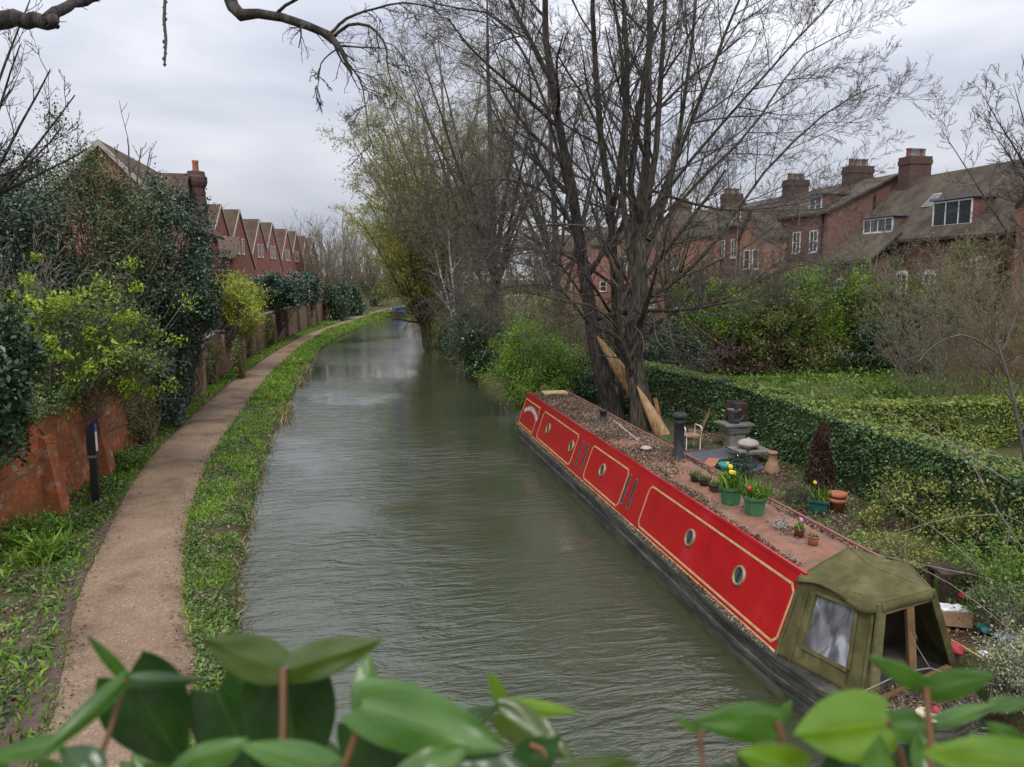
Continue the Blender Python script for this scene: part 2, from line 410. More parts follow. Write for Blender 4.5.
def tree_levels(rng, Pts, r0, r1, levels, K=6):
    """returns list of (Pts,Rad); levels: dict(n,len,ang,rr,up,wob,t0,minr)"""
    res = [(Pts, np.linspace(0, 1, Pts.shape[1])[None, :] * (r1 - r0)[:, None] + r0[:, None])]
    cur, c0, c1 = Pts, r0, r1
    for lv in levels:
        L0 = np.linalg.norm(np.diff(cur, axis=1), axis=2).sum(1)
        n = lv['n']; Mn = len(cur); rep = np.repeat(np.arange(Mn), n)
        t = lv.get('t0', .25) + (1 - lv.get('t0', .25)) * ((np.tile(np.arange(n), Mn) + rng.random(Mn * n)) / n)
        p, tg = interp(cur[rep], t)
        rad = (c0[rep] * (1 - t) + c1[rep] * t)
        perp = np.cross(tg, rng.normal(0, 1, tg.shape)); perp /= np.linalg.norm(perp, axis=1, keepdims=True) + 1e-9
        a = np.radians(lv['ang'] + rng.normal(0, lv.get('angv', 10), len(t)))[:, None]
        dr = tg * np.cos(a) + perp * np.sin(a)
        if 'flat' in lv: dr[:, 2] *= lv['flat']
        if 'push' in lv: dr = dr + np.asarray(lv['push'])
        ln = lv['len'] * L0[rep] * (1 - lv.get('tap', .5) * t) * rng.uniform(.65, 1.25, len(t))
        if 'maxlen' in lv: ln = np.minimum(ln, lv['maxlen'] * rng.uniform(.6, 1, len(ln)))
        q = grow(rng, p, dr, ln, K, lv.get('wob', .12), lv.get('up', .05))
        n0 = np.maximum(rad * lv.get('rr', .6), lv.get('minr', .004)); n1 = np.maximum(n0 * .3, lv.get('minr', .004) * .6)
        res.append((q, np.linspace(0, 1, K)[None, :] * (n1 - n0)[:, None] + n0[:, None]))
        cur, c0, c1 = q, n0, n1
    return res
def tube_mesh(name, sets, sides, mat, parent=None, smooth=True):
    VV, FF, o = [], [], 0
    for (p, r), n in zip(sets, sides):
        v, f = tubes(p, r, n); VV.append(v); FF.append(f + o); o += len(v)
    return np_mesh(name, np.concatenate(VV), np.concatenate(FF), mat, parent, smooth)
def smooth_line(pts, rad, K):
    """resample a hand-laid limb to K points with a Catmull-Rom curve"""
    pts = [np.array(p, float) for p in pts]; n = len(pts); out = []; rr = []
    for k in range(K):
        x = k / (K - 1) * (n - 1); i = min(int(x), n - 2); f = x - i
        p0 = pts[max(i - 1, 0)]; p1 = pts[i]; p2 = pts[i + 1]; p3 = pts[min(i + 2, n - 1)]
        out.append(.5 * ((2 * p1) + (-p0 + p2) * f + (2 * p0 - 5 * p1 + 4 * p2 - p3) * f * f + (-p0 + 3 * p1 - 3 * p2 + p3) * f ** 3))
        rr.append(rad[i] * (1 - f) + rad[i + 1] * f)
    return np.array(out), np.array(rr)
def leaves(name, pos, size, mat, parent=None, aspect=.5, up=.35, rng=None, droop=0., dirs=None, sizev=.5, outward=None, link=True):
    n = len(pos)
    d = rng.normal(0, 1, (n, 3)) if dirs is None else dirs + rng.normal(0, .25, (n, 3))
    d[:, 2] -= droop; d /= np.linalg.norm(d, axis=1, keepdims=True) + 1e-9
    nm = rng.normal(0, 1, (n, 3)); nm[:, 2] = np.abs(nm[:, 2]) + up * 3
    if outward is not None: nm = nm + outward * 2.0
    s = np.cross(nm, d); s /= np.linalg.norm(s, axis=1, keepdims=True) + 1e-9
    nn = np.cross(d, s)
    Ls = (size * rng.uniform(1 - sizev, 1 + sizev, n))[:, None]; W = Ls * aspect
    V = np.stack([pos - d * Ls * .5, pos + s * W * .5 + nn * W * .15 - d * Ls * .05, pos + d * Ls * .5, pos - s * W * .5 + nn * W * .15 - d * Ls * .05], axis=1).reshape(-1, 3)
    F = np.arange(n * 4).reshape(n, 4)
    return np_mesh(name, V, F, mat, parent, link=link)
def blob(rng, c, rad, n, ncl=60, sig=.16, lump=.25, lo=.55, zmin=None, under=1.0):
    """leaf positions in uneven clumps through an ellipsoid"""
    c = np.array(c, float); rad = np.array(rad, float)
    d = rng.normal(0, 1, (ncl, 3)); d /= np.linalg.norm(d, axis=1, keepdims=True)
    d[:, 2] = np.where(d[:, 2] < 0, d[:, 2] * under, d[:, 2])
    r = rng.uniform(lo, 1, ncl) * (1 + rng.normal(0, lump, ncl) * .6)
    cc = d * r[:, None]
    k = rng.integers(0, ncl, n); csz = rng.uniform(.55, 1.35, ncl)[k]
    p = cc[k] + rng.normal(0, sig, (n, 3)) * csz[:, None]
    out = c + p * rad
    if zmin is not None: out[:, 2] = np.maximum(out[:, 2], zmin + rng.random(n) * .15)
    return out, c + cc * rad
def bush(name, label, cat, c, rad, n, size, mat, rng, ncl=70, sig=.15, twig=None, group=None, base=None, lo=.5, aspect=.5, up=.3, nst=None, kw=None, zmin=.3, stem_r=.03, lump=.25, part='foliage', extra=None):
    root = thing(name, label, cat, group)
    p, cc = blob(rng, c, rad, n, ncl, sig, zmin=zmin, lo=lo, lump=lump)
    out = (p - np.array(c)) / np.array(rad); out /= np.linalg.norm(out, axis=1, keepdims=True) + 1e-9
    leaves(part, p, size, mat, root, aspect=aspect, up=up, rng=rng, outward=out * .5, **(kw or {}))
    b = np.array(base if base is not None else (c[0], c[1], zmin - .1), float)
    m = len(cc) if nst is None else min(nst, len(cc))
    tgt = cc[:m]; st = np.repeat(b[None], m, 0) + rng.normal(0, .12, (m, 3)) * np.array([1, 1, 0])
    K = 6; f = np.linspace(0, 1, K)[None, :, None]
    pts = st[:, None] * (1 - f) + tgt[:, None] * f + rng.normal(0, .06, (m, K, 3)) * np.linalg.norm(tgt - st, axis=1)[:, None, None] * .5
    pts[:, 0] = st
    rr = np.linspace(stem_r, stem_r * .25, K)[None].repeat(m, 0) * rng.uniform(.6, 1.2, (m, 1))
    lv = tree_levels(rng, pts, rr[:, 0], rr[:, -1], [dict(n=4, len=.35, ang=38, rr=.6, minr=stem_r * .18, wob=.2)], K=6)
    tube_mesh('stem', lv, [5, 3], twig or M['twig'], root)
    if extra:
        e = extra; q, _ = blob(rng, e['c'], e['rad'], e['n'], e.get('ncl', 40), e.get('sig', .15), zmin=zmin, lo=e.get('lo', .6))
        leaves(e.get('part', 'new_growth'), q, e['size'], e['mat'], root, aspect=e.get('aspect', .5), up=e.get('up', .5), rng=rng)
    return settle(root, tuple(b))

# ------------------------------------------------------------------ the land: lines of bank and path
def tab(Y, ys, xs): return float(np.interp(Y, ys, xs))
def bankL(Y): return tab(Y, [-20, 8, 10, 12, 14, 18.4, 23.8, 28.4, 34, 45, 61, 74, 90, 107, 133, 200, 600], [-1.2, -1.5, -1.6, -1.9, -2.25, -2.5, -2.8, -2.95, -2.95, -3.0, -2.6, -1.3, 1.2, 4.3, 10, 32, 190])
def pathL(Y): return tab(Y, [-20, 8, 9.6, 12.4, 13.8, 17.8, 21, 25.2, 29.8, 41, 55, 70, 92, 107, 121, 133, 200, 600], [-3.2, -3.5, -3.75, -4.46, -4.75, -5.34, -5.75, -6.05, -6.15, -6.1, -5.6, -4.6, -1.5, .7, 3.2, 5.8, 27, 185])
def pathR(Y): return tab(Y, [-20, 8, 10.8, 12.9, 16.6, 20.4, 24.9, 31, 43, 60, 79, 92, 107, 121, 133, 200, 600], [-1.6, -1.8, -2.3, -2.85, -3.57, -4.02, -4.3, -4.46, -4.47, -4.0, -2.6, -.2, 2.1, 4.6, 7.2, 28.6, 187])
def bankR(Y): return tab(Y, [-20, 4, 7, 9, 12, 24, 28, 31, 35, 52, 75, 90, 107, 133, 200, 600], [8.2, 7.9, 7.75, 7.8, 7.85, 7.9, 7.4, 6.9, 6.5, 6.5, 7.4, 9.2, 12.5, 18.5, 41, 200])
def gz_right(x, Y):
    """height of the land on the garden side"""
    e = x - bankR(Y)
    return float(np.interp(e, [0, .25, 1, 2.2, 8, 30, 60], [.1, .38, .42, .5, .55, .7, 1.2]))
rng = np.random.default_rng(7)
ys = np.concatenate([np.arange(-20, 6, 3), np.arange(6, 40, .22), np.arange(40, 130, 1.2), np.arange(130, 610, 12)])
offL = [-700, -250, -80, -30, -14, -8, -6, -5, -4.2, -3.4, -2.6, -2.0, -1.5, -1.05, -.7, -.42, -.2, -.06, .05, .5]
zL = [3, 1.2, .6, .5, .45, .42, .40, .38, .36, .35, .345, .34, .34, .335, .33, .31, .24, .1, -.12, -.9]
offR = [-.5, -.04, .06, .16, .3, .6, 1, 1.6, 2.2, 3, 5, 8, 14, 30, 60, 200, 700]
zR = [-.9, -.15, .12, .3, .39, .41, .42, .46, .5, .51, .53, .55, .6, .7, 1.2, 2, 4]
V, F = [], []
for j, Y in enumerate(ys):
    wl = (mnoise.noise((Y * .9, 3.3, 0)) * .16 + mnoise.noise((Y * 3.1, 7.3, 0)) * .07) if Y < 130 else 0
    wr = (mnoise.noise((Y * .9, 9.3, 0)) * .18) if Y < 130 else 0
    for o_, z in zip(offL, zL):
        x = bankL(Y) + o_ + (wl if o_ > -1 else wl * .2)
        zz = z + (mnoise.noise((x * 1.3, Y * 1.3, 1.7)) * .05 if -12 < o_ < -.2 else 0) * (0.25 if pathL(Y) - .3 < x < pathR(Y) + .2 else 1)
        V.append((x, Y, zz))
    for o_, z in zip(offR, zR):
        x = bankR(Y) + o_ + (wr if o_ < 1 else 0)
        zz = z + (mnoise.noise((x * 1.1, Y * 1.1, 5.7)) * .07 if .2 < o_ < 20 else 0)
        V.append((x, Y, zz))
nc = len(offL) + len(offR)
for j in range(len(ys) - 1):
    for i in range(nc - 1):
        a = j * nc + i; F.append((a, a + 1, a + nc + 1, a + nc))
def ground_mat():
    m, n, b = new_mat('ground')
    tc = N(n, 'ShaderNodeTexCoord')
    z = N(n, 'ShaderNodeTexNoise', Scale=1.4, Detail=9, Roughness=.65); n.links.new(tc.outputs['Object'], z.inputs['Vector'])
    r = ramp(n, [(.34, (.075, .052, .036)), (.46, (.11, .08, .055)), (.55, (.07, .1, .03)), (.7, (.09, .16, .035))]); n.links.new(z.outputs['Fac'], r.inputs[0])
    z2 = N(n, 'ShaderNodeTexNoise', Scale=22, Detail=6, Roughness=.7); n.links.new(tc.outputs['Object'], z2.inputs['Vector'])
    r2 = ramp(n, [(.3, (.45, .45, .45)), (.7, (1.5, 1.45, 1.35))]); n.links.new(z2.outputs['Fac'], r2.inputs[0])
    mx = N(n, 'ShaderNodeMix', data_type='RGBA', blend_type='MULTIPLY'); mx.inputs[0].default_value = 1
    n.links.new(r.outputs[0], mx.inputs[6]); n.links.new(r2.outputs[0], mx.inputs[7]); n.links.new(mx.outputs[2], b.inputs['Base Color'])
    b.inputs['Roughness'].default_value = .95; b.inputs['Specular IOR Level'].default_value = .15
    bump_to(n, b, z2.outputs['Fac'], .8, .05)
    return m
g = np_mesh('ground', V, F, ground_mat(), smooth=True); tag(g, kind='structure')

# towpath: a crowned strip of rolled gravel with ragged edges
V, F = [], []; K = 13
ysp = np.concatenate([np.arange(-20, 6, 2), np.arange(6, 60, .16), np.arange(60, 130, 1), np.arange(130, 600, 12)])
for Y in ysp:
    a = pathL(Y) + mnoise.noise((Y * 1.7, 1, 0)) * .07 + mnoise.noise((Y * 6, 1, 4)) * .035; b = pathR(Y) + mnoise.noise((Y * 1.9, 11, 0)) * .07 + mnoise.noise((Y * 6, 15, 4)) * .035
    for k in range(K):
        t = k / (K - 1); x = a * (1 - t) + b * t
        V.append((x, Y, .372 + .03 * math.sin(math.pi * t) + mnoise.noise((x * 2, Y * 2, 0)) * .008 - (.035 if k in (0, K - 1) else 0)))
F = [(j * K + i, j * K + i + 1, (j + 1) * K + i + 1, (j + 1) * K + i) for j in range(len(ysp) - 1) for i in range(K - 1)]
def path_mat():
    m, n, b = new_mat('towpath_gravel')
    tc = N(n, 'ShaderNodeTexCoord')
    z = N(n, 'ShaderNodeTexNoise', Scale=.8, Detail=6, Roughness=.6); n.links.new(tc.outputs['Object'], z.inputs['Vector'])
    r = ramp(n, [(.3, (.105, .07, .045)), (.46, (.225, .155, .10)), (.7, (.30, .215, .142))]); n.links.new(z.outputs['Fac'], r.inputs[0])
    v = N(n, 'ShaderNodeTexVoronoi', Scale=42); n.links.new(tc.outputs['Object'], v.inputs['Vector'])
    z2 = N(n, 'ShaderNodeTexNoise', Scale=60, Detail=4, Roughness=.8); n.links.new(tc.outputs['Object'], z2.inputs['Vector'])
    r2 = ramp(n, [(.3, (.72, .7, .68)), (.52, (1, 1, 1)), (.7, (1.25, 1.25, 1.25))]); n.links.new(z2.outputs['Fac'], r2.inputs[0])
    mx = N(n, 'ShaderNodeMix', data_type='RGBA', blend_type='MULTIPLY'); mx.inputs[0].default_value = 1
    n.links.new(r.outputs[0], mx.inputs[6]); n.links.new(r2.outputs[0], mx.inputs[7])
    hv = N(n, 'ShaderNodeSeparateColor'); n.links.new(v.outputs['Color'], hv.inputs[0])
    r3 = ramp(n, [(.0, (.72, .72, .72)), (.9, (1.1, 1.1, 1.1)), (.99, (1.6, 1.6, 1.6))]); n.links.new(hv.outputs[0], r3.inputs[0])
    m2 = N(n, 'ShaderNodeMix', data_type='RGBA', blend_type='MULTIPLY'); m2.inputs[0].default_value = .8
    n.links.new(mx.outputs[2], m2.inputs[6]); n.links.new(r3.outputs[0], m2.inputs[7]); n.links.new(m2.outputs[2], b.inputs['Base Color'])
    b.inputs['Roughness'].default_value = .85; b.inputs['Specular IOR Level'].default_value = .25
    bump_to(n, b, v.outputs['Distance'], .5, -.012)
    return m
tag(np_mesh('towpath', V, F, path_mat(), smooth=True), kind='structure')
# trodden bare earth beside the towpath
V, F = [], []; K = 7
ysp = np.arange(6, 19, .2)
for Y in ysp:
    b = pathL(Y) + .06; w = .75 * min(1, max(.02, (19 - Y) / 7)) + mnoise.noise((Y * 1.5, 41, 0)) * .12; w = max(w, .03)
    for k in range(K):
        x = b - w * (1 - k / (K - 1)); V.append((x, Y, .372 + mnoise.noise((x * 3, Y * 3, 0)) * .012 - (.07 if k == 0 else 0)))
F = [(j * K + i, j * K + i + 1, (j + 1) * K + i + 1, (j + 1) * K + i) for j in range(len(ysp) - 1) for i in range(K - 1)]
tag(np_mesh('bare_earth', V, F, noise_mat('earth', [(.3, (.06, .042, .032)), (.7, (.13, .092, .072))], scale=6, rough=.95, bump=.7, bdist=.03), smooth=True), kind='structure')

def water_mat():
    m, n, b = new_mat('canal_water')
    b.inputs['Base Color'].default_value = (.05, .058, .031, 1)
    b.inputs['Roughness'].default_value = .03; b.inputs['IOR'].default_value = 1.5; b.inputs['Specular IOR Level'].default_value = 1.0
    tc = N(n, 'ShaderNodeTexCoord')
    def nn(sc, st, rot=0, det=3, rgh=.55, dis=0.):
        mp = N(n, 'ShaderNodeMapping'); mp.inputs['Scale'].default_value = st; mp.inputs['Rotation'].default_value = (0, 0, rot)
        n.links.new(tc.outputs['Object'], mp.inputs[0])
        z = N(n, 'ShaderNodeTexNoise', Scale=sc, Detail=det, Roughness=rgh, Distortion=dis); n.links.new(mp.outputs[0], z.inputs['Vector']); return z
    z1 = nn(1.0, (1.0, 3.4, 1), R(-10), 4, .58, .9); z2 = nn(1.0, (3.5, 10, 1), R(8), 3, .6, .4); z3 = nn(.12, (1, 1, 1), 0, 3)
    r3 = ramp(n, [(.42, (.18, .18, .18)), (.58, (1, 1, 1))]); n.links.new(z3.outputs['Fac'], r3.inputs[0])
    ad = N(n, 'ShaderNodeMath', operation='MULTIPLY_ADD'); ad.inputs[1].default_value = .26
    n.links.new(z2.outputs['Fac'], ad.inputs[0]); n.links.new(z1.outputs['Fac'], ad.inputs[2])
    mu = N(n, 'ShaderNodeMath', operation='MULTIPLY'); n.links.new(ad.outputs[0], mu.inputs[0]); n.links.new(r3.outputs[0], mu.inputs[1])
    sp = N(n, 'ShaderNodeSeparateXYZ'); n.links.new(tc.outputs['Object'], sp.inputs[0]); mrg = N(n, 'ShaderNodeMapRange'); mrg.inputs['From Min'].default_value = 10; mrg.inputs['From Max'].default_value = 48; mrg.inputs['To Min'].default_value = 1; mrg.inputs['To Max'].default_value = .16
    n.links.new(sp.outputs[1], mrg.inputs[0]); m5 = N(n, 'ShaderNodeMath', operation='MULTIPLY'); n.links.new(mu.outputs[0], m5.inputs[0]); n.links.new(mrg.outputs[0], m5.inputs[1])
    bump_to(n, b, m5.outputs[0], 1.0, .11)
    return m
w = MB(); w.add([(-60, -20, 0), (300, -20, 0), (300, 600, 0), (-60, 600, 0)], [(0, 1, 2, 3)])
tag(w.build('canal_water', water_mat()), kind='structure')
# ------------------------------------------------------------------ garden wall on the left
def wall_run(name, label, pts, h0, h1, mat, th=.34, cope=True, piers=None, group=None):
    root = thing(name, label, 'wall', group)
    m = MB(); c = MB(); pr = MB()
    for i in range(len(pts) - 1):
        a = Vector(pts[i]); b = Vector(pts[i + 1]); t = (b - a).normalized(); nrm = Vector((-t.y, t.x)) * th / 2
        f0 = i / (len(pts) - 1); f1 = (i + 1) / (len(pts) - 1); za = h0 * (1 - f0) + h1 * f0; zb = h0 * (1 - f1) + h1 * f1
        ns = max(1, int((b - a).length / .6))
        for k in range(ns):
            p = a.lerp(b, k / ns); q = a.lerp(b, (k + 1) / ns); zp = za + (zb - za) * k / ns; zq = za + (zb - za) * (k + 1) / ns
            w0 = mnoise.noise((p.x, p.y * .4, 2)) * .05; w1 = mnoise.noise((q.x, q.y * .4, 2)) * .05
            m.hexa([(p.x - nrm.x + w0, p.y - nrm.y, .2), (p.x + nrm.x + w0, p.y + nrm.y, .2), (q.x + nrm.x + w1, q.y + nrm.y, .2), (q.x - nrm.x + w1, q.y - nrm.y, .2),
                    (p.x - nrm.x + w0, p.y - nrm.y, zp), (p.x + nrm.x + w0, p.y + nrm.y, zp), (q.x + nrm.x + w1, q.y + nrm.y, zq), (q.x - nrm.x + w1, q.y - nrm.y, zq)])
            if cope:
                n2 = nrm * 1.25
                c.hexa([(p.x - n2.x + w0, p.y - n2.y, zp + .003), (p.x + n2.x + w0, p.y + n2.y, zp + .003), (q.x + n2.x + w1, q.y + n2.y, zq + .003), (q.x - n2.x + w1, q.y - n2.y, zq + .003),
                        (p.x - nrm.x * .5 + w0, p.y - nrm.y * .5, zp + .11), (p.x + nrm.x * .5 + w0, p.y + nrm.y * .5, zp + .11), (q.x + nrm.x * .5 + w1, q.y + nrm.y * .5, zq + .11), (q.x - nrm.x * .5 + w1, q.y - nrm.y * .5, zq + .11)])
    m.build('brickwork', mat, root)
    if cope: c.build('coping', M['stone'], root)
    for (pa, t, hh) in (piers or []):
        q = MB(); x, y = pa; q.box(x - .05, x + .33, y - .3, y + .3, .2, hh); q.build('pier', M['brick_wall'], root)
    return settle(root, (pts[0][0], pts[0][1], .2))
# near length of bright red brick, buttressed; the far length follows the towpath
wall_run('brick_wall', 'near end of the bright red brick garden wall behind the black milepost', [(-7.5, 13.0), (-7.15, 16.0), (-6.95, 19), (-6.9, 26.4)], 2.7, 2.5, M['brick_red'], th=.45, cope=False,
         piers=None)
bt = MB()
for (x, y, w) in ((-6.8, 18.3, .5), (-6.75, 21.6, .5)):
    bt.hexa([(x - .3, y - w / 2, .2), (x + .42, y - w / 2, .2), (x + .42, y + w / 2, .2), (x - .3, y + w / 2, .2), (x - .3, y - w / 2, 2.3), (x + .15, y - w / 2, 2.1), (x + .15, y + w / 2, 2.1), (x - .3, y + w / 2, 2.3)])
ob = bt.build('buttress', M['brick_red'], bpy.data.objects['brick_wall']); ob.data.transform(Matrix.Translation(bpy.data.objects['brick_wall'].location).inverted())
fw = [(-6.95, 26.4), (-6.95, 30), (-7.1, 36), (-7.2, 45), (-6.9, 55), (-6.3, 66), (-5.2, 78), (-4.4, 88), (-3.9, 94)]
prs = []
for y in np.arange(30, 92, 6.6):
    x = float(np.interp(y, [p[1] for p in fw], [p[0] for p in fw])); prs.append(((x + .1, y), 0, 2.45 + (y - 26) * .006))
wall_run('brick_wall', 'long weathered brick boundary wall with stone coping and piers running beside the towpath', fw, 2.55, 3.0, M['brick_wall'], piers=prs)
wall_run('brick_wall', 'raised brick end bay where the long towpath wall stops, under a ramped coping', [(-3.87, 94.1), (-3.3, 98.5)], 4.1, 3.6, M['brick_gable'])

# ------------------------------------------------------------------ houses
def window(parent, o, ux, w, h, nb=2, nh=2, out=None, frame_t=.07):
    """o: lower left corner (Vector) on the wall, ux: unit vector along the wall, out: unit normal"""
    o = Vector(o); ux = Vector(ux); out = Vector(out); uz = Vector((0, 0, 1))
    f = MB()
    def bar(x0, x1, z0, z1, d0=.0, d1=.07):
        pts = []
        for dz in (z0, z1):
            for (dx, dd) in ((x0, d0), (x1, d0), (x1, d1), (x0, d1)): pts.append(o + ux * dx + uz * dz + out * dd)
        f.hexa(pts)
    bar(0, w, -.08, 0, 0, .12); bar(0, w, h - frame_t, h); bar(0, frame_t, 0, h - frame_t); bar(w - frame_t, w, 0, h - frame_t); bar(frame_t, w - frame_t, 0, frame_t)
    for i in range(1, nb): x = w * i / nb; bar(x - .03, x + .03, frame_t, h - frame_t, 0, .06)
    for i in range(1, nh): z = h * i / nh; bar(frame_t, w - frame_t, z - .025, z + .025, 0, .055)
    fo = f.build('window', M['white_paint'], parent)
    g = MB(); pts = []
    for dz in (frame_t, h - frame_t):
        for (dx, dd) in ((frame_t, .012), (w - frame_t, .012), (w - frame_t, .028), (frame_t, .028)): pts.append(o + ux * dx + uz * dz + out * dd)
    g.hexa(pts); g.build('pane', M['window_glass'], fo)
    return fo
def gable_body(m, x0, x1, y0, y1, z0, ze, zr, axis, rx=None):
    """brick prism with gables; axis 'x' or 'y' = direction of the ridge, rx = ridge place across"""
    if axis == 'x':
        yr = rx if rx is not None else (y0 + y1) / 2
        prof = [(y0, z0), (y1, z0), (y1, ze), (yr, zr), (y0, ze)]
        m.slab([(x0, y, z) for y, z in prof], (x1 - x0, 0, 0))
    else:
        xr = rx if rx is not None else (x0 + x1) / 2
        prof = [(x0, z0), (x1, z0), (x1, ze), (xr, zr), (x0, ze)]
        m.slab([(x, y0, z) for x, z in prof], (0, y1 - y0, 0))
def gable_roof(m, x0, x1, y0, y1, ze, zr, axis, rx=None, ov=.3, th=.16, ze2=None):
    if ze2 is None: ze2 = ze
    if axis == 'x':
        yr = rx if rx is not None else (y0 + y1) / 2
        for (ye, zz, s) in ((y0, ze, -1), (y1, ze2, 1)):
            sl = (zr - zz) / abs(yr - ye); e = ye + s * ov; ez = zz - sl * ov
            a = [(x0 - ov, e, ez + .02), (x1 + ov, e, ez + .02), (x1 + ov, yr, zr + .02), (x0 - ov, yr, zr + .02)]
            m.slab(a if s < 0 else a[::-1], (0, 0, th))
    else:
        xr = rx if rx is not None else (x0 + x1) / 2
        for (xe, zz, s) in ((x0, ze, -1), (x1, ze2, 1)):
            sl = (zr - zz) / abs(xr - xe); e = xe + s * ov; ez = zz - sl * ov
            a = [(e, y0 - ov, ez + .02), (e, y1 + ov, ez + .02), (xr, y1 + ov, zr + .02), (xr, y0 - ov, zr + .02)]
            m.slab(a[::-1] if s < 0 else a, (0, 0, th))
def chimney(parent, x, y, z0, z1, w=1.1, l=1.6, pots=4, mat=None, axis='y'):
    m = MB(); hx, hy = (w / 2, l / 2) if axis == 'y' else (l / 2, w / 2)
    m.box(x - hx, x + hx, y - hy, y + hy, z0, z1 - .5)
    m.box(x - hx - .05, x + hx + .05, y - hy - .05, y + hy + .05, z1 - .5, z1 - .22)
    m.box(x - hx - .02, x + hx + .02, y - hy - .02, y + hy + .02, z1 - .22, z1)
    c = m.build('chimney', mat or M['chimney_brick'], parent)
    for i in range(pots):
        t = (i + .5) / pots * 2 - 1; q = MB()
        px, py = (x, y + hy * t * .82) if axis == 'y' else (x + hx * t * .82, y)
        q.lathe((px, py, z1), [(.17, 0), (.15, .1), (.13, .42), (.17, .47), (.17, .55), (.1, .55), (.1, .2)], 10)
        q.build('chimney_pot', M['stone'] if i % 4 else M['brick_brown'], c)
    return c
def bargeboard(parent, x, y0, y1, ze, zr):
    m = MB(); ym = (y0 + y1) / 2; sl = (zr - ze) / (ym - y0)
    for s, ye in ((-1, y0), (1, y1)):
        m.beam((x, ye + s * .3, ze - sl * .3 + .02), (x, ym, zr + .02), .05, .26, up=(1, 0, 0)) if False else m.slab(
            [(x, ye + s * .31, ze - sl * .31 - .1), (x, ye + s * .31, ze - sl * .31 + .22), (x, ym, zr + .22), (x, ym, zr - .1)], (.07, 0, 0))
    return m.build('bargeboard', M['stone_pale'], parent)
def twin_house(label, X, Y, dx=10.5, ridge=11.2, eave=6.6, hw=3.9, sp=4.8, windows=True, shade=0):
    """semi-detached pair: two steep gables facing the canal, a lower cross roof behind and a low wing towards us"""
    root = thing('gabled_house', label, 'house', 'gabled brick pairs beyond the towpath wall')
    m = MB(); r = MB()
    sl = (ridge - eave) / hw; in_ = sp / 2; zv = ridge - sl * in_; ya = Y - hw; yb = Y + sp + hw
    prof = [(ya, .3), (yb, .3), (yb, eave), (Y + sp, ridge), (Y + in_, zv), (Y, ridge), (ya, eave)]
    m.slab([(X - dx, y, z) for y, z in prof], (dx, 0, 0))
    slopes = ((ya - .28, eave - sl * .28, Y, ridge), (Y + in_, zv, Y, ridge), (Y + in_, zv, Y + sp, ridge), (yb + .28, eave - sl * .28, Y + sp, ridge))
    bb = MB()
    for (ye, ze_, yr, zr_) in slopes:
        a = [(X - dx, ye, ze_ + .02), (X + .06, ye, ze_ + .02), (X + .06, yr, zr_ + .02), (X - dx, yr, zr_ + .02)]
        r.slab(a if ye < yr else a[::-1], (0, 0, .16))
        bb.slab([(X + .062, ye, ze_ - .1), (X + .062, ye, ze_ + .2), (X + .062, yr, zr_ + .2), (X + .062, yr, zr_ - .1)], (.06, 0, 0))
    bb.build('bargeboard', M['stone_pale'], root)
    m.box(X - dx + 2, X - 1.2, Y - hw - 1.6, Y - hw - .003, .3, 6.0)
    m.build('wall', M['brick_gable'], root)
    # lean-to roof on the wing
    r.slab([(X - dx + 1.8, Y - hw - 1.9, 5.95), (X - .95, Y - hw - 1.9, 5.95), (X - .95, Y - hw - .01, 6.9), (X - dx + 1.8, Y - hw - .01, 6.9)], (0, 0, .15))
    r.build('roof', M['roof'], root)
    for k in range(2):
        yc = Y + k * sp
        for (yy, zz, ww, hh) in ((-.95, 7.6, .62, 1.3), (.33, 7.6, .62, 1.3), (-1.5, 4.3, .9, 1.5), (.6, 4.3, .9, 1.5)):
            window(root, (X + .003, yc + yy, zz), (0, 1, 0), ww, hh, 1 if ww < .8 else 2, 2, (1, 0, 0))
    settle(root, (X, Y + 2.4, .3)); root.rotation_euler.z = -.16; return root
twin_house('nearest pair of steep brick gables facing the canal, right of the tall chimney stack', -9.8, 66)
twin_house('second pair of steep brick gables, with a broad dark roof in front of it', -8.65, 82)
twin_house('third pair of brick gables along the towpath, smaller in the distance', -7.25, 98)
twin_house('farthest gabled brick house of the row, next to the bare willows', -5.95, 114)

# the big house nearest us on the left
root = thing('brick_house', 'large brick house with a tiled gable and tall chimney rising behind the evergreen trees', 'house')
m = MB(); r = MB()
gable_body(m, -15.6, -8.4, 42.4, 53, .3, 8.3, 12.1, 'y', rx=-12.0)
gable_body(m, -12, -9.7, 48.8, 53.6, .3, 9.3, 11.55, 'x')
m.box(-10.2, -7.9, 55, 60, .3, 6.9)
m.build('wall', M['brick_gable'], root)
gable_roof(r, -15.6, -8.4, 42.4, 53, 8.3, 12.1, 'y', rx=-12.0, ov=.35)
gable_roof(r, -12.1, -9.75, 48.9, 53.5, 9.35, 11.7, 'x', ov=.15)
r.slab([(-10.5, 54.7, 6.75), (-7.6, 54.7, 6.75), (-8.0, 60.2, 8.4), (-10.5, 60.2, 8.4)], (0, 0, .14))
r.build('roof', M['roof'], root)
m = MB(); sl = (12.1 - 8.3) / 3.6
for s in (-1, 1): m.slab([(-12 + s * 3.95, 42.0, 12.1 - sl * 3.95 - .1), (-12 + s * 3.95, 42.0, 12.1 - sl * 3.95 + .2), (-12, 42.0, 12.3), (-12, 42.0, 12.0)], (0, .06, 0))
m.build('bargeboard', M['stone_pale'], root)
for (x, z, w_) in ((-11.4, 3.2, 1.1),): window(root, (x, 42.39, z), (1, 0, 0), w_, 1.5, 2, 2, (0, -1, 0))
window(root, (-9.69, 50.4, 8.6), (0, 1, 0), 1.3, 1.3, 2, 2, (1, 0, 0))
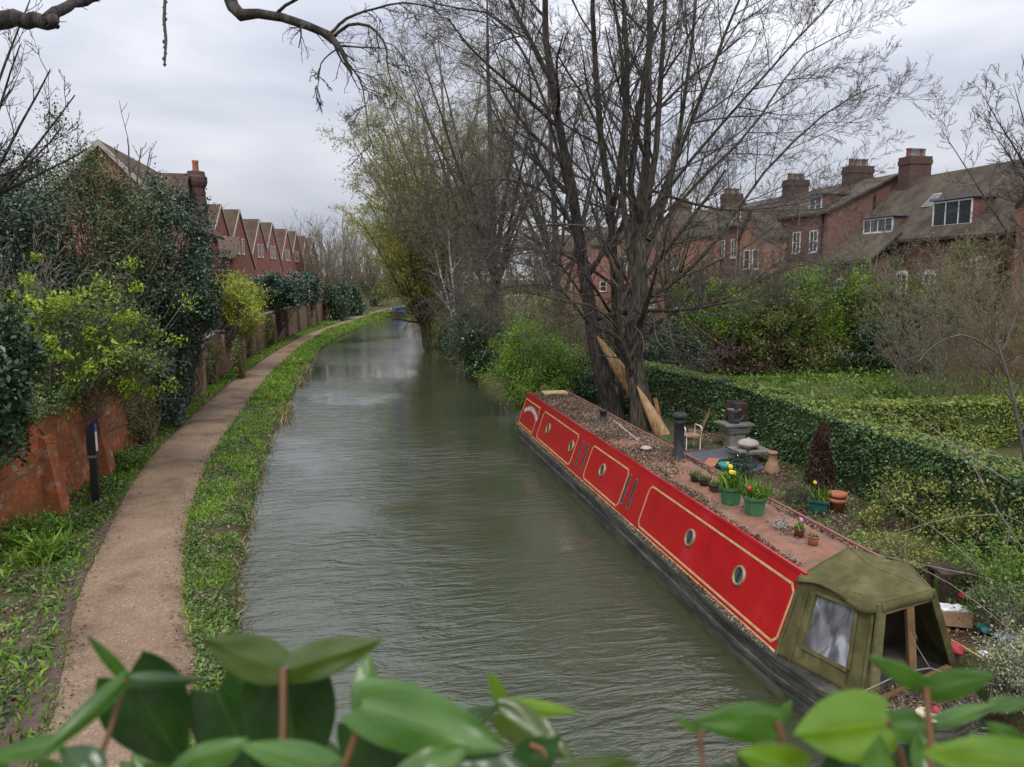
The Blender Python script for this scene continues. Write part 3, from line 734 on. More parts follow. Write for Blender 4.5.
# chimney with a shouldered round-cornered head
c = MB(); c.lathe((-9.35, 52.0, 0), [(.62, 6.5), (.6, 9.9), (.52, 10.6), (.5, 11.1), (.6, 11.25), (.66, 11.45), (.66, 11.75), (.56, 11.85), (.52, 12.1), (.2, 12.15)], 10, smooth=False)
ch = c.build('chimney', M['chimney_brick'], root)
q = MB(); q.lathe((-9.35, 52.0, 12.1), [(.2, 0), (.17, .5), (.2, .55), (.2, .68), (.12, .68)], 10); q.build('chimney_pot', M['pot_clay'], ch)
settle(root, (-12, 47, .3))
# a further roof seen at the left edge
root = thing('brick_house', 'brown tiled house roof at the left edge of the picture behind bare twigs', 'house')
m = MB(); r = MB(); gable_body(m, -27, -18.5, 36, 46, .3, 7.6, 10.2, 'y'); gable_roof(r, -27, -18.5, 36, 46, 7.6, 10.2, 'y')
m.build('wall', M['brick_brown'], root); r.build('roof', M['roof'], root); chimney(root, -22.7, 40, 9, 11.6, 1, 1.3, 3)
window(root, (-20.5, 35.99, 5.5), (1, 0, 0), 1.2, 1.5, 2, 2, (0, -1, 0)); settle(root, (-22.7, 41, .3))

# the terrace on the right: ridge running away from us, rear wings towards the gardens
def dormer(parent, x, y0, y1, z0, h, depth, nb=3, nh=1):
    """flat-roofed dormer whose window looks towards -x; a child with the window under it"""
    m = MB(); m.box(x, x + depth, y0, y1, z0 - .5, z0 + h); m.cur = 1; m.box(x - .18, x + depth, y0 - .15, y1 + .15, z0 + h, z0 + h + .14)
    dd = m.build('dormer', [M['brick_brown'], M['lead']], parent)
    window(parent, (x - .003, y1 - .06, z0), (0, -1, 0), y1 - y0 - .12, h - .06, nb, nh, (-1, 0, 0)); return dd
# nearest
root = thing('terrace_house', 'nearest terrace house on the right with a wide white dormer, skylight and arched windows', 'house', 'brick terrace beyond the gardens')
m = MB(); r = MB()
gable_body(m, 32.6, 40.5, 29, 46.2, .8, 8.0, 11.9, 'y', rx=36.5)
m.box(30.9, 32.597, 41.6, 45.8, .8, 6.7)
m.build('wall', M['brick_brown'], root)
gable_roof(r, 32.6, 40.5, 29, 46.2, 8.0, 11.9, 'y', rx=36.5, ov=.35)
r.slab([(30.5, 41.2, 6.5), (32.55, 41.2, 8.2), (32.55, 46.0, 8.2), (30.5, 46.0, 6.5)], (0, 0, .14))
r.build('roof', M['roof_dark'], root)
dormer(root, 33.0, 36.3, 39.3, 8.45, 1.45, 3, 3, 1)
dormer(root, 32.9, 42.4, 45.3, 8.4, .95, 2.2, 4, 1)
m = MB(); sl = 3.9 / 3.9
m.slab([(34.2, 41.0, 9.78), (35.0, 41.0, 10.58), (35.0, 41.7, 10.58), (34.2, 41.7, 9.78)], (-.06, 0, .06))
sk = m.build('skylight', [M['stone_pale']], root); m = MB(); m.slab([(34.2, 41.08, 9.9), (34.86, 41.08, 10.56), (34.86, 41.62, 10.56), (34.2, 41.62, 9.9)], (-.02, 0, .02)); m.build('pane', M['window_glass'], sk)
for (yy, zz, w_, h_) in ((38.2, 4.6, .95, 1.2), (40.5, 4.6, .95, 1.2), (34.6, 5.0, 1.1, 1.5), (31.6, 5.0, 1.1, 1.5)):
    f = window(root, (32.597, yy + w_, zz), (0, -1, 0), w_, h_, 2, 2, (-1, 0, 0))
    a = MB(); a.slab([(32.6, yy + w_ / 2 + math.cos(t) * w_ / 2, zz + h_ + math.sin(t) * .22) for t in np.linspace(0, math.pi, 7)], (-.06, 0, 0)); a.build('arch', M['white_paint'], f)
for yy in (42.3, 44.0): window(root, (30.897, yy + .9, 4.4), (0, -1, 0), .9, 1.1, 2, 2, (-1, 0, 0))
chimney(root, 36.5, 45.4, 10.5, 13.4, 1.1, 1.6, 6, axis='x'); chimney(root, 36.6, 35.0, 10.5, 13.3, 1.1, 1.4, 4)
p = MB(); p.tube([(30.8, 46.0, 6.4), (30.8, 46.0, .8)], .07, 8); p.tube([(30.5, 41.2, 6.5), (30.5, 46.1, 6.5)], .08, 8); p.build('gutter', M['black_metal'], root)
settle(root, (36.5, 38, .8))
root = thing('terrace_house', 'orange brick bay with a white window, at the right edge behind bare twigs', 'house', 'brick terrace beyond the gardens')
m = MB(); r = MB(); gable_body(m, 31.9, 32.55, 29.0, 32.3, .8, 9.0, 10.6, 'x'); m.build('wall', M['brick_orange'], root)
gable_roof(r, 31.9, 34.5, 29.0, 32.3, 9.0, 10.6, 'x', ov=.12); r.build('roof', M['roof_dark'], root); window(root, (31.897, 31.5, 7.2), (0, -1, 0), .8, 1.5, 1, 2, (-1, 0, 0)); window(root, (31.897, 31.3, 3), (0, -1, 0), 1.0, 1.5, 2, 2, (-1, 0, 0))
settle(root, (31, 31.8, .8))
def terrace(label, y0, y1, xf, ridge, eave, ch_y, wall='brick_brown', wing=(0, 0), shade=0, cw=1.8, chz=13.6):
    root = thing('terrace_house', label, 'house', 'brick terrace beyond the gardens')
    m = MB(); r = MB()
    gable_body(m, xf, 41.5, y0 + .01, y1, .8, eave, ridge, 'y', rx=36.5)
    m.build('wall', M[wall], root)
    gable_roof(r, xf, 41.5, y0 + .01, y1, eave, ridge, 'y', rx=36.5, ov=.25)
    # rear wing of orange brick with its own gable towards the gardens
    wx, wz = wing
    if wx:
        wm = MB(); yw0, yw1 = y1 - 4.6, y1 - .9
        gable_body(wm, wx, xf + .8, yw0, yw1, .8, wz, wz + 1.9, 'x'); wm.build('wing_wall', M['brick_orange'], root)
        gable_roof(r, wx, xf + 2.6, yw0, yw1, wz, wz + 1.9, 'x', ov=.25)
        for zz in (3.6, 6.2):
            if zz + 1.5 < wz: window(root, (wx - .003, (yw0 + yw1) / 2 + 1.0, zz), (0, -1, 0), .85, 1.45, 1, 2, (-1, 0, 0)); window(root, (wx - .003, (yw0 + yw1) / 2 - .3, zz), (0, -1, 0), .85, 1.45, 1, 2, (-1, 0, 0))
        window(root, (wx + 1.0, yw0 - .003, 4.0), (1, 0, 0), .8, 1.1, 1, 2, (0, -1, 0))
    r.build('roof', M['roof_dark'], root)
    window(root, (xf + 1.0, y0 + .007, 4.6), (1, 0, 0), .65, .9, 1, 2, (0, -1, 0)); window(root, (xf + 1.8, y0 + .007, 6.7), (1, 0, 0), .9, 1.3, 2, 2, (0, -1, 0))
    for yy in np.arange(y0 + 1, y1 - 5.2, 2.1): window(root, (xf - .003, yy + .95, eave - 2.6), (0, -1, 0), .95, 1.5, 2, 2, (-1, 0, 0)); window(root, (xf - .003, yy + .95, 3), (0, -1, 0), .95, 1.5, 2, 2, (-1, 0, 0))
    dormer(root, xf + .6, y0 + 1.6, y0 + 3.2, eave + .1, 1.3, 2.6, 2, 2)
    p = MB(); p.tube([(xf + 3.4, y0 - .08, eave + 1.2), (xf + 3.4, y0 - .08, .8)], .07, 6); p.tube([(xf - .08, y0 + .5, eave), (xf - .08, y0 + .5, .8)], .07, 6); p.build('drainpipe', M['black_metal'], root)
    chimney(root, 36.5, ch_y, ridge - 2.5, chz, 1.1, cw, 6, axis='x')
    return settle(root, (36.5, (y0 + y1) / 2, .8))
terrace('second terrace house, its tall brown flank wall with drainpipes and a brick gable facing us', 47, 56.5, 31.4, 12.4, 9.9, 51.3, wing=(29.6, 8.6))
terrace('third terrace house, dark roof with an orange brick rear wing', 58, 66.5, 31.2, 12.3, 9.8, 59.4, wing=(27.6, 9.2), wall='brick_brown')
terrace('fourth terrace house along, half hidden behind the bare branches', 68, 77, 30.8, 12.4, 9.8, 70.5, wing=(26.8, 9.2), wall='brick_orange')
terrace('fifth terrace house, seen through the twigs of the big tree', 79, 88, 30.5, 12.4, 9.8, 82, wing=(26.4, 9.2), chz=13.8)
terrace('farthest terrace house of the right hand row', 91, 101, 30.0, 12.4, 9.8, 95, wing=(26.0, 9.0), wall='brick_orange', chz=13.9)
# low outbuildings in the gardens
def shed(label, x0, x1, y0, y1, h, mat, flat=False, rise=.9):
    root = thing('outbuilding', label, 'outbuilding', 'low buildings behind the terrace'); m = MB(); m.box(x0, x1, y0, y1, .7, h); m.build('wall', mat, root)
    r = MB()
    if flat: r.box(x0 - .2, x1 + .2, y0 - .2, y1 + .2, h + .003, h + .16); r.build('roof', M['white_paint'], root)
    else: r.slab([(x0 - .25, y0 - .25, h + .01), (x1 + .1, y0 - .25, h + rise), (x1 + .1, y1 + .25, h + rise), (x0 - .25, y1 + .25, h + .01)], (0, 0, .14)); r.build('roof', M['roof_dark'], root)
    window(root, (x0 - .003, (y0 + y1) / 2 + .5, h - 1.5), (0, -1, 0), 1.0, 1.0, 2, 1, (-1, 0, 0)); window(root, (x0 + .8, y0 - .003, h - 1.5), (1, 0, 0), .8, .9, 1, 1, (0, -1, 0))
    return settle(root, ((x0 + x1) / 2, (y0 + y1) / 2, .7))
shed('lean-to brick outhouse with a brown tiled roof below the third house', 26.3, 30.5, 51, 54.2, 5.0, M['brick_gable'])
shed('long flat-roofed garden room with a pale roof above the shrubs', 25.6, 31.0, 46.2, 49.6, 3.9, M['stone'], flat=True)
shed('small orange brick outhouse farther down the gardens', 24.2, 28.4, 58, 61.5, 4.6, M['brick_orange'])

# ------------------------------------------------------------------ the narrowboat
ZG, ZR = .60, 1.62
Y0, Y1 = 8.72, 25.3
boat = thing('narrowboat', 'long red and black narrowboat with leaf-strewn roof moored along the right bank', 'boat')
def plan(z_off=0, inset=0):   # half plan of the hull, near side then far side
    near = [(6.5, 6.85), (6.1, 6.98), (5.75, 7.3), (5.5, 7.85), (5.36, 8.6), (5.32, 9.6), (5.30, 24.0), (5.36, 25.0), (5.5, 25.8), (5.72, 26.7), (6.02, 27.6), (6.45, 28.4)]
    far = [(12.96 - x, y) for x, y in near[::-1]][1:-1]
    c = Vector((6.48, 17)); out = []
    for x, y in near + far:
        out.append((x + (inset if x < 6.48 else -inset) * (1 if abs(x - 6.48) > .2 else 0), y + (inset if y < 8 else (-inset if y > 26 else 0))))
    return out
hull = MB()
rings = [(plan(0, .06), -.35), (plan(0, .0), .10), (plan(0, .0), .30), (plan(0, -.025), .31), (plan(0, -.025), .37), (plan(0, 0), .38), (plan(0, 0), ZG - .08), (plan(0, -.03), ZG - .07), (plan(0, -.03), ZG - .001), (plan(0, .02), ZG)]
n = len(rings[0][0]); vs = [(x, y, z) for pl, z in rings for x, y in pl]
hull.add(vs, [(j * n + i, j * n + (i + 1) % n, (j + 1) * n + (i + 1) % n, (j + 1) * n + i) for j in range(len(rings) - 1) for i in range(n)])
hull.add(vs[-n:], [tuple(range(n))])
def hull_mat():
    m, n, b = new_mat('black_hull')
    tc = N(n, 'ShaderNodeTexCoord'); s = N(n, 'ShaderNodeSeparateXYZ'); n.links.new(tc.outputs['Object'], s.inputs[0])
    z = N(n, 'ShaderNodeTexNoise', Scale=2.2, Detail=8, Roughness=.7)
    mp = N(n, 'ShaderNodeMapping'); mp.inputs['Scale'].default_value = (1, .6, 3); n.links.new(tc.outputs['Object'], mp.inputs[0]); n.links.new(mp.outputs[0], z.inputs['Vector'])
    r = ramp(n, [(.35, (.018, .018, .017)), (.48, (.045, .044, .037)), (.6, (.10, .098, .07)), (.75, (.19, .175, .12))]); n.links.new(z.outputs['Fac'], r.inputs[0])
    a = N(n, 'ShaderNodeMath', operation='MULTIPLY_ADD'); a.inputs[1].default_value = .5; a.inputs[2].default_value = -.12; n.links.new(z.outputs['Fac'], a.inputs[0])
    lt = N(n, 'ShaderNodeMath', operation='SUBTRACT'); n.links.new(a.outputs[0], lt.inputs[0]); n.links.new(s.outputs[2], lt.inputs[1])
    rr = ramp(n, [(0, (0, 0, 0)), (.06, (1, 1, 1))]); n.links.new(lt.outputs[0], rr.inputs[0])
    mx = N(n, 'ShaderNodeMix', data_type='RGBA'); n.links.new(rr.outputs[0], mx.inputs[0]); n.links.new(r.outputs[0], mx.inputs[6]); mx.inputs[7].default_value = (.075, .09, .025, 1)
    n.links.new(mx.outputs[2], b.inputs['Base Color']); b.inputs['Roughness'].default_value = .5
    bump_to(n, b, z.outputs['Fac'], .3, .02); return m
hull.build('hull', hull_mat(), boat)
# cabin: sloping sides, cambered roof
XN, XF, BN, BF = 5.77, 7.2, 5.42, 7.56
def red_mat():
    m, n, b = new_mat('red_paint')
    tc = N(n, 'ShaderNodeTexCoord'); z = N(n, 'ShaderNodeTexNoise', Scale=1.6, Detail=6, Roughness=.6); n.links.new(tc.outputs['Object'], z.inputs['Vector'])
    r = ramp(n, [(.3, (.36, .006, .01)), (.6, (.43, .01, .014)), (.8, (.44, .03, .035))]); n.links.new(z.outputs['Fac'], r.inputs[0])
    mp = N(n, 'ShaderNodeMapping'); mp.inputs['Scale'].default_value = (1, 5, .7); n.links.new(tc.outputs['Object'], mp.inputs[0]); z4 = N(n, 'ShaderNodeTexNoise', Scale=2.2, Detail=8, Roughness=.7); n.links.new(mp.outputs[0], z4.inputs['Vector']); r4 = ramp(n, [(.52, (0, 0, 0)), (.75, (.5, .5, .5))]); n.links.new(z4.outputs['Fac'], r4.inputs[0]); mx4 = N(n, 'ShaderNodeMix', data_type='RGBA'); n.links.new(r4.outputs[0], mx4.inputs[0]); n.links.new(r.outputs[0], mx4.inputs[6]); mx4.inputs[7].default_value = (.2, .03, .025, 1)
    n.links.new(mx4.outputs[2], b.inputs['Base Color']); b.inputs['Roughness'].default_value = .28; b.inputs['Coat Weight'].default_value = .3; b.inputs['Coat Roughness'].default_value = .12
    z2 = N(n, 'ShaderNodeTexNoise', Scale=.9, Detail=2); n.links.new(tc.outputs['Object'], z2.inputs['Vector']); bump_to(n, b, z2.outputs['Fac'], .15, .02)
    return m
M['red'] = red_mat()
cabin = MB()
prof = [(BN, ZG), (XN, ZR), (XN + .01, ZR + .035), (XF - .01, ZR + .035), (XF, ZR), (BF, ZG)]
cabin.slab([(x, Y0, z) for x, z in prof][::-1], (0, Y1 - Y0, 0))
cabin.build('cabin', M['red'], boat)
roof = MB(); pr = []
for i in range(9): t = i / 8; pr.append((XN + .06 + (XF - XN - .12) * t, ZR + .037 + .05 * math.sin(math.pi * t)))
vs = []
yy = np.linspace(Y0 + .02, Y1 - .02, 60)
for y in yy:
    for x, z in pr: vs.append((x, y, z + mnoise.noise((x * 3, y * 2, 0)) * .004))
roof.add(vs, [(j * 9 + i, j * 9 + i + 1, (j + 1) * 9 + i + 1, (j + 1) * 9 + i) for j in range(59) for i in range(8)], True)
def boatroof_mat():
    m, n, b = new_mat('faded_red_roof')
    tc = N(n, 'ShaderNodeTexCoord'); s = N(n, 'ShaderNodeSeparateXYZ'); n.links.new(tc.outputs['Object'], s.inputs[0])
    z = N(n, 'ShaderNodeTexNoise', Scale=1.5, Detail=8, Roughness=.65); n.links.new(tc.outputs['Object'], z.inputs['Vector'])
    r = ramp(n, [(.32, (.15, .068, .04)), (.5, (.25, .115, .072)), (.64, (.29, .15, .095)), (.78, (.32, .22, .14))]); n.links.new(z.outputs['Fac'], r.inputs[0])
    rt = ramp(n, [(.34, (.17, .11, .075)), (.6, (.29, .19, .125))]); n.links.new(z.outputs['Fac'], rt.inputs[0])
    mr = N(n, 'ShaderNodeMapRange'); mr.inputs['From Min'].default_value = 10.5; mr.inputs['From Max'].default_value = 13.2; n.links.new(s.outputs[1], mr.inputs[0])
    mx = N(n, 'ShaderNodeMix', data_type='RGBA'); n.links.new(mr.outputs[0], mx.inputs[0]); n.links.new(r.outputs[0], mx.inputs[6]); n.links.new(rt.outputs[0], mx.inputs[7])
    z2 = N(n, 'ShaderNodeTexNoise', Scale=4.5, Detail=9, Roughness=.75); n.links.new(tc.outputs['Object'], z2.inputs['Vector'])
    r2 = ramp(n, [(.5, (0, 0, 0)), (.6, (.8, .8, .8))]); n.links.new(z2.outputs['Fac'], r2.inputs[0])
    m2 = N(n, 'ShaderNodeMix', data_type='RGBA'); n.links.new(r2.outputs[0], m2.inputs[0]); n.links.new(mx.outputs[2], m2.inputs[6]); m2.inputs[7].default_value = (.12, .08, .06, 1)
    n.links.new(m2.outputs[2], b.inputs['Base Color']); b.inputs['Roughness'].default_value = .75; bump_to(n, b, z2.outputs['Fac'], .25, .01); return m
roof.build('roof', boatroof_mat(), boat)
# handrails along both roof edges
hr = MB(); hr.slab([(XN + .0, Y0, ZR + .036), (XN + .055, Y0, ZR + .036), (XN + .055, Y0, ZR + .085), (XN + .012, Y0, ZR + .085)], (0, Y1 - Y0, 0)); hr.build('handrail', M['red'], boat)
hr = MB(); hr.slab([(XF - .055, Y0, ZR + .036), (XF, Y0, ZR + .036), (XF - .012, Y0, ZR + .09), (XF - .055, Y0, ZR + .09)], (0, Y1 - Y0, 0)); hr.build('handrail', plain('faded_red_rail', (.26, .1, .075), .6), boat)
slope = Vector((XN - BN, 0, ZR - ZG)); SN = Vector((-(ZR - ZG), 0, XN - BN)).normalized(); SU = slope.normalized(); SL = slope.length
def SP(y, s, off=0): return Vector((BN, y, ZG)) + slope * s + SN * off
def side_line(m, a, b, w, off=.004, th=.004):
    """painted coach line lying on the sloping side, from (y,s) to (y,s)"""
    pa, pb = SP(*a, off), SP(*b, off); t = (pb - pa).normalized(); u = t.cross(SN).normalized() * w / 2
    pa -= t * w * .3; pb += t * w * .3
    m.slab([pa - u, pb - u, pb + u, pa + u], SN * th)
M['cream'] = plain('cream_coachline', (.62, .46, .21), .5, var=.25)
def yroof(px, py): return G(px, py, 1.5).y
cuts = {'B': (yroof(539, 411), yroof(576.5, 435)), 'C': (yroof(588.5, 445), yroof(628.5, 470)), 'D': (yroof(646.5, 485), Y0 + .10)}
cl = MB()
def rr_path(y_a, y_b, s0, s1, c=.09):
    cs = c / SL
    return [(y_a - c, s0), (y_b + c, s0), (y_b, s0 + cs), (y_b, s1 - cs), (y_b + c, s1), (y_a - c, s1), (y_a, s1 - cs), (y_a, s0 + cs)]
for k, (ya, yb) in cuts.items():
    pth = rr_path(ya, yb, .09, .87)
    for w_, ins in ((.034, 0),):
        for i in range(8): side_line(cl, pth[i], pth[(i + 1) % 8], w_)
pth = rr_path(Y1 - .12, yroof(535, 408), .09, .87, .05)
for i in range(8): side_line(cl, pth[i], pth[(i + 1) % 8], .03)
side_line(cl, (Y1, .015), (Y0 + .01, .015), .03); 
cl.build('coach_line', M['cream'], boat)
cl = MB()
for k, (ya, yb) in cuts.items():
    pth = rr_path(ya, yb, .09, .87)
    for i in range(8): side_line(cl, pth[i], pth[(i + 1) % 8], .007, .0085, .001)
cl.build('fine_line', plain('brown_line', (.3, .12, .06), .5), boat)
sm_ = MB()
for ysm in (11.2, 13.6, 17.2, 20.4, 22.9): side_line(sm_, (ysm, .0), (ysm, 1.0), .012, .0, .0025)
sm_.build('plate_seam', M['red'], boat)
# fixed joints between panels
sj = MB()
side_line(sj, (cuts['B'][0] + .17, 0.02), (cuts['B'][0] + .17, .98), .03, .002, .002); sj.build('panel_joint', M['black_metal'], boat)
# name panel: pale painted scroll lettering, worn
nm = MB(); ya = Y1 - .35; yb = yroof(536, 409) + .12; k = 26
arc = [(ya + (yb - ya) * i / k, .52 + .16 * math.sin(math.pi * i / k) + .05 * math.sin(i * 2.3)) for i in range(k + 1)]
for i in range(k): side_line(nm, arc[i], arc[i + 1], .05 + .03 * (i % 3), .006)
nm.build('painted_scroll', M['white_plastic'], boat)
# portholes
def porthole(px, py, r=.155):
    q = G(px, py, 1.12); y = q.y; c = SP(y, .52, .0)
    m = MB(); m.xf = Matrix.Translation(c) @ Matrix((( 0, SU.x, SN.x), (-1, SU.y, SN.y), (0, SU.z, SN.z))).to_4x4()
    m.lathe((0, 0, 0), [(r * .74, .006), (r * .78, .03), (r * .9, .036), (r, .026), (r * 1.03, .0)], 28)
    o = m.build('porthole', plain('brass_rim', (.26, .2, .11), .45, metal=.2), boat)
    g = MB(); g.xf = m.xf; g.lathe((0, 0, 0), [(0.001, .008), (r * .76, .008)], 28); g.build('glass', M['window_glass'], o)
    g = MB(); g.xf = m.xf
    for s in (-1, 1): g.add([(s * r * .2, -r * .66, .011), (s * r * .6, -r * .4, .011), (s * r * .6, r * .4, .011), (s * r * .2, r * .66, .011)], [(0, 1, 2, 3) if s > 0 else (3, 2, 1, 0)])
    g.build('curtain', plain('net_curtain', (.05, .055, .055), .8), o)
for q in ((543, 429), (565.5, 447), (597, 471), (683.7, 539), (732.6, 577)): porthole(*q)
# tall ventilation slots between panels
for (pa, pb) in (((579, 441), (585, 445)), ((632, 475), (639.5, 480))):
    y0v, y1v = yroof(*pa) + .28, yroof(*pb) + .28
    for yv in (y0v - .0, y1v + .02):
        v = MB()
        wv = .11
        v.slab([SP(yv - wv / 2, .2, .003), SP(yv - wv / 2, .82, .003), SP(yv + wv / 2, .82, .003), SP(yv + wv / 2, .2, .003)], SN * .012)
        o = v.build('vent_slot', plain('slot_frame', (.2, .2, .2), .4, metal=.4), boat)
        v = MB(); v.slab([SP(yv - wv / 3, .22, .0155), SP(yv - wv / 3, .8, .0155), SP(yv + wv / 3, .8, .0155), SP(yv + wv / 3, .22, .0155)], SN * .002); v.build('slot_opening', M['window_glass'], o)
# roof fittings
def ZC(x): return ZR + .037 + .05 * math.sin(math.pi * min(1, max(0, (x - XN - .06) / (XF - XN - .12))))
c = G(676, 458, ZC(6.85)); c.x = 6.87
m = MB(); zc = ZC(c.x)
m.lathe((c.x, c.y, zc - .01), [(.16, 0), (.16, .02), (.12, .03), (.115, .05), (.105, .06), (.105, .78), (.12, .79), (.125, .8), (.125, .84), (.1, .85)], 16)
m.lathe((c.x, c.y, zc), [(.1, .83), (.09, .9)], 10); m.lathe((c.x, c.y, zc), [(.001, .90), (.15, .90), (.17, .92), (.16, .97), (.12, 1.0), (.001, 1.01)], 16)
m.build('stovepipe', M['soot'], boat)
c = G(603, 422, ZC(6.8)); m = MB(); m.lathe((c.x, c.y, ZC(c.x)), [(.12, 0), (.1, .04), (.085, .05), (.085, .26), (.11, .27), (.11, .33), (.02, .34)], 12); m.build('roof_vent', M['soot'], boat)
c = G(646, 451, ZC(6.6)); m = MB(); m.lathe((c.x, c.y, ZC(c.x)), [(.1, 0), (.07, .02), (.07, .05), (.13, .055), (.13, .08), (.09, .11), (.001, .125)], 16); m.build('mushroom_vent', M['stone_pale'], boat)
c = G(541, 385, ZC(6.5)); m = MB()
a = G(533, 394, ZR + .1); b = G(561, 391, ZR + .1)
m.box(6.15, 6.95, Y1 - .95, Y1 - .45, ZR + .08, ZR + .17); m.build('fore_hatch', M['cream'], boat)
m = MB(); m.tube([(6.1, Y1 - .7, ZR + .06), (6.08, Y1 - .7, ZR + .25), (6.12, Y1 - .66, ZR + .33), (6.25, Y1 - .6, ZR + .34), (6.4, Y1 - .6, ZR + .27)], .03, 8); m.build('grab_hook', M['wood'], boat)
m = MB(); m.slab([(BN + .03, Y0 - .03, ZG + .01), (BF - .03, Y0 - .03, ZG + .01), (XF - .02, Y0 - .03, ZR - .02), (XN + .02, Y0 - .03, ZR - .02)], (0, .027, 0)); m.build('rear_bulkhead', M['wood_dark'], boat)
settle(boat, (6.48, 17, 0))

# pole lying on the roof
q = MB(); a = G(614, 420, ZR + .12); b = G(638, 440, ZR + .12); q.tube([(a.x, a.y, ZC(a.x) + .03), (b.x, b.y, ZC(b.x) + .025)], .022, 8)
tag(q.build('boat_pole', M['stone_pale'], None), 'thin pale pole lying along the boat roof beside the small black vent', 'pole')

# ------------------------------------------------------------------ canvas canopy at the stern
def canvas_mat():
    m, n, b = new_mat('olive_canvas')
    tc = N(n, 'ShaderNodeTexCoord'); z = N(n, 'ShaderNodeTexNoise', Scale=2.4, Detail=8, Roughness=.65); n.links.new(tc.outputs['Object'], z.inputs['Vector'])
    r = ramp(n, [(.3, (.055, .052, .02)), (.5, (.098, .09, .036)), (.66, (.15, .135, .06)), (.82, (.25, .22, .14))]); n.links.new(z.outputs['Fac'], r.inputs[0])
    n.links.new(r.outputs[0], b.inputs['Base Color']); b.inputs['Roughness'].default_value = .85; b.inputs['Specular IOR Level'].default_value = .2
    z2 = N(n, 'ShaderNodeTexNoise', Scale=7, Detail=6, Roughness=.6, Distortion=1.2); n.links.new(tc.outputs['Object'], z2.inputs['Vector']); bump_to(n, b, z2.outputs['Fac'], .5, .03); return m
M['canvas'] = canvas_mat()
M['canvas_dark'] = plain('canvas_binding', (.05, .05, .025), .8)
can = thing('stern_canopy', 'olive canvas cover on a frame over the stern of the red boat', 'canopy')
F0 = Vector((5.40, 8.74, .60)); F1 = Vector((5.745, 8.78, 1.66)); F2 = Vector((6.46, 8.78, 2.0)); F3 = Vector((7.24, 8.78, 1.66)); F4 = Vector((7.6, 8.74, .6))
E_ = Vector((5.96, 7.45, 1.81)); D_ = Vector((6.72, 7.56, 1.86)); C_ = Vector((6.95, 8.28, 1.93))
BNr = Vector((5.86, 7.36, .56)); BFr = Vector((7.5, 7.95, .56))
def wr(amp, fx, fy, nrm):
    def f(u, v, p): return Vector(nrm) * (amp * (mnoise.noise((u * fx, v * fy, 3.1)) + .5 * mnoise.noise((u * fx * 2.3, v * fy * 2.3, 7))))
    return f
top = MB()
def sag(a):
    def f(u, v, p):
        e = min(1, 5 * min(u, 1 - u, v, 1 - v)); return Vector((0, 0, -a * math.sin(math.pi * u) * math.sin(math.pi * v))) + Vector((0, 0, .05 * mnoise.noise((p.x * 3.5, p.y * 2.2, 1.3)) + .02 * mnoise.noise((p.x * 11, p.y * 4, 5)))) * (.25 + .75 * e)
    return f
MID = (F2 * .55 + (E_ + D_) * .225) + Vector((-.05, 0, .03))
top.patch(F1, F2, MID, E_ * .6 + F1 * .4 + Vector((0, 0, .03)), 12, 10, sag(.05))
top.patch(E_ * .6 + F1 * .4 + Vector((0, 0, .03)), MID, D_ + Vector((0, 0, .02)), E_ + Vector((0, 0, .02)), 12, 10, sag(.05))
top.patch(F2, F3 * .5 + C_ * .5, C_, MID, 8, 8, sag(.03)); top.patch(MID, C_, D_ + Vector((0, 0, .02)), D_ + Vector((0, 0, .02)), 8, 8, sag(.02))
top.patch(F3 * .5 + C_ * .5, F3, F3, C_, 4, 4, None)
# drooping valance down the water side, with a wavy lower hem
def hem(u, v, p): return Vector((-.045 * v, 0, -v * (.06 + .035 * math.sin(u * 9 + 1) + .03 * mnoise.noise((u * 5, 0, 0))))) if True else None
A1 = F1 + Vector((-.015, 0, .0)); A2 = E_ * .6 + F1 * .4 + Vector((-.01, 0, .03)); A3 = E_ + Vector((-.01, -.01, .02))
top.patch(A1, A2, A2, A1, 12, 3, lambda u, v, p: Vector((-.05 * v, 0, -v * (.10 - .07 * math.sin(u * 3.1)))))
top.patch(A2, A3, A3, A2, 14, 3, lambda u, v, p: Vector((-.05 * v, 0, -v * (.10 + .09 * math.sin(u * 3.0)))))
top.patch(A3, D_ + Vector((0, -.01, .02)), D_ + Vector((0, -.01, .02)), A3, 12, 2, lambda u, v, p: Vector((0, -.03 * v, -v * .10)))
top.patch(D_ + Vector((.01, -.01, .02)), C_ + Vector((.01, 0, 0)), C_ + Vector((.01, 0, 0)), D_ + Vector((.01, -.01, .02)), 10, 2, lambda u, v, p: Vector((.03 * v, 0, -v * .1)))
o = top.build('canopy_top', M['canvas'], can); wl = o.modifiers.new('weld', 'WELD'); wl.merge_threshold = .02; md = o.modifiers.new('thickness', 'SOLIDIFY'); md.thickness = .006
# water side wall with a clear window
wa = MB(); p00, p10, p11, p01 = F0, BNr, E_ - Vector((0, 0, .03)), F1 - Vector((0, 0, .04))
dsp = wr(.03, 4, 2, (-1, 0, .2))
flat = lambda u, v, p: Vector((0, 0, 0))
u0, u1, v0, v1 = .27, .72, .26, .88
for (a, b, c_, d__) in ((0, u0, 0, 1), (u1, 1, 0, 1), (u0, u1, 0, v0), (u0, u1, v1, 1)):
    def dd(u, v, p):
        e = min(min(abs(u - u0), abs(u - u1)) if v0 <= v <= v1 else 1, min(abs(v - v0), abs(v - v1)) if u0 <= u <= u1 else 1, 1)
        return dsp(u, v, p) * min(1, e * 9)
    wa.patch(p00, p10, p11, p01, max(2, int((b - a) * 24)), max(2, int((d__ - c_) * 18)), dd, True, a, b, c_, d__)
o = wa.build('side_wall', M['canvas'], can); wl = o.modifiers.new('weld', 'WELD'); wl.merge_threshold = .02; md = o.modifiers.new('thickness', 'SOLIDIFY'); md.thickness = .006
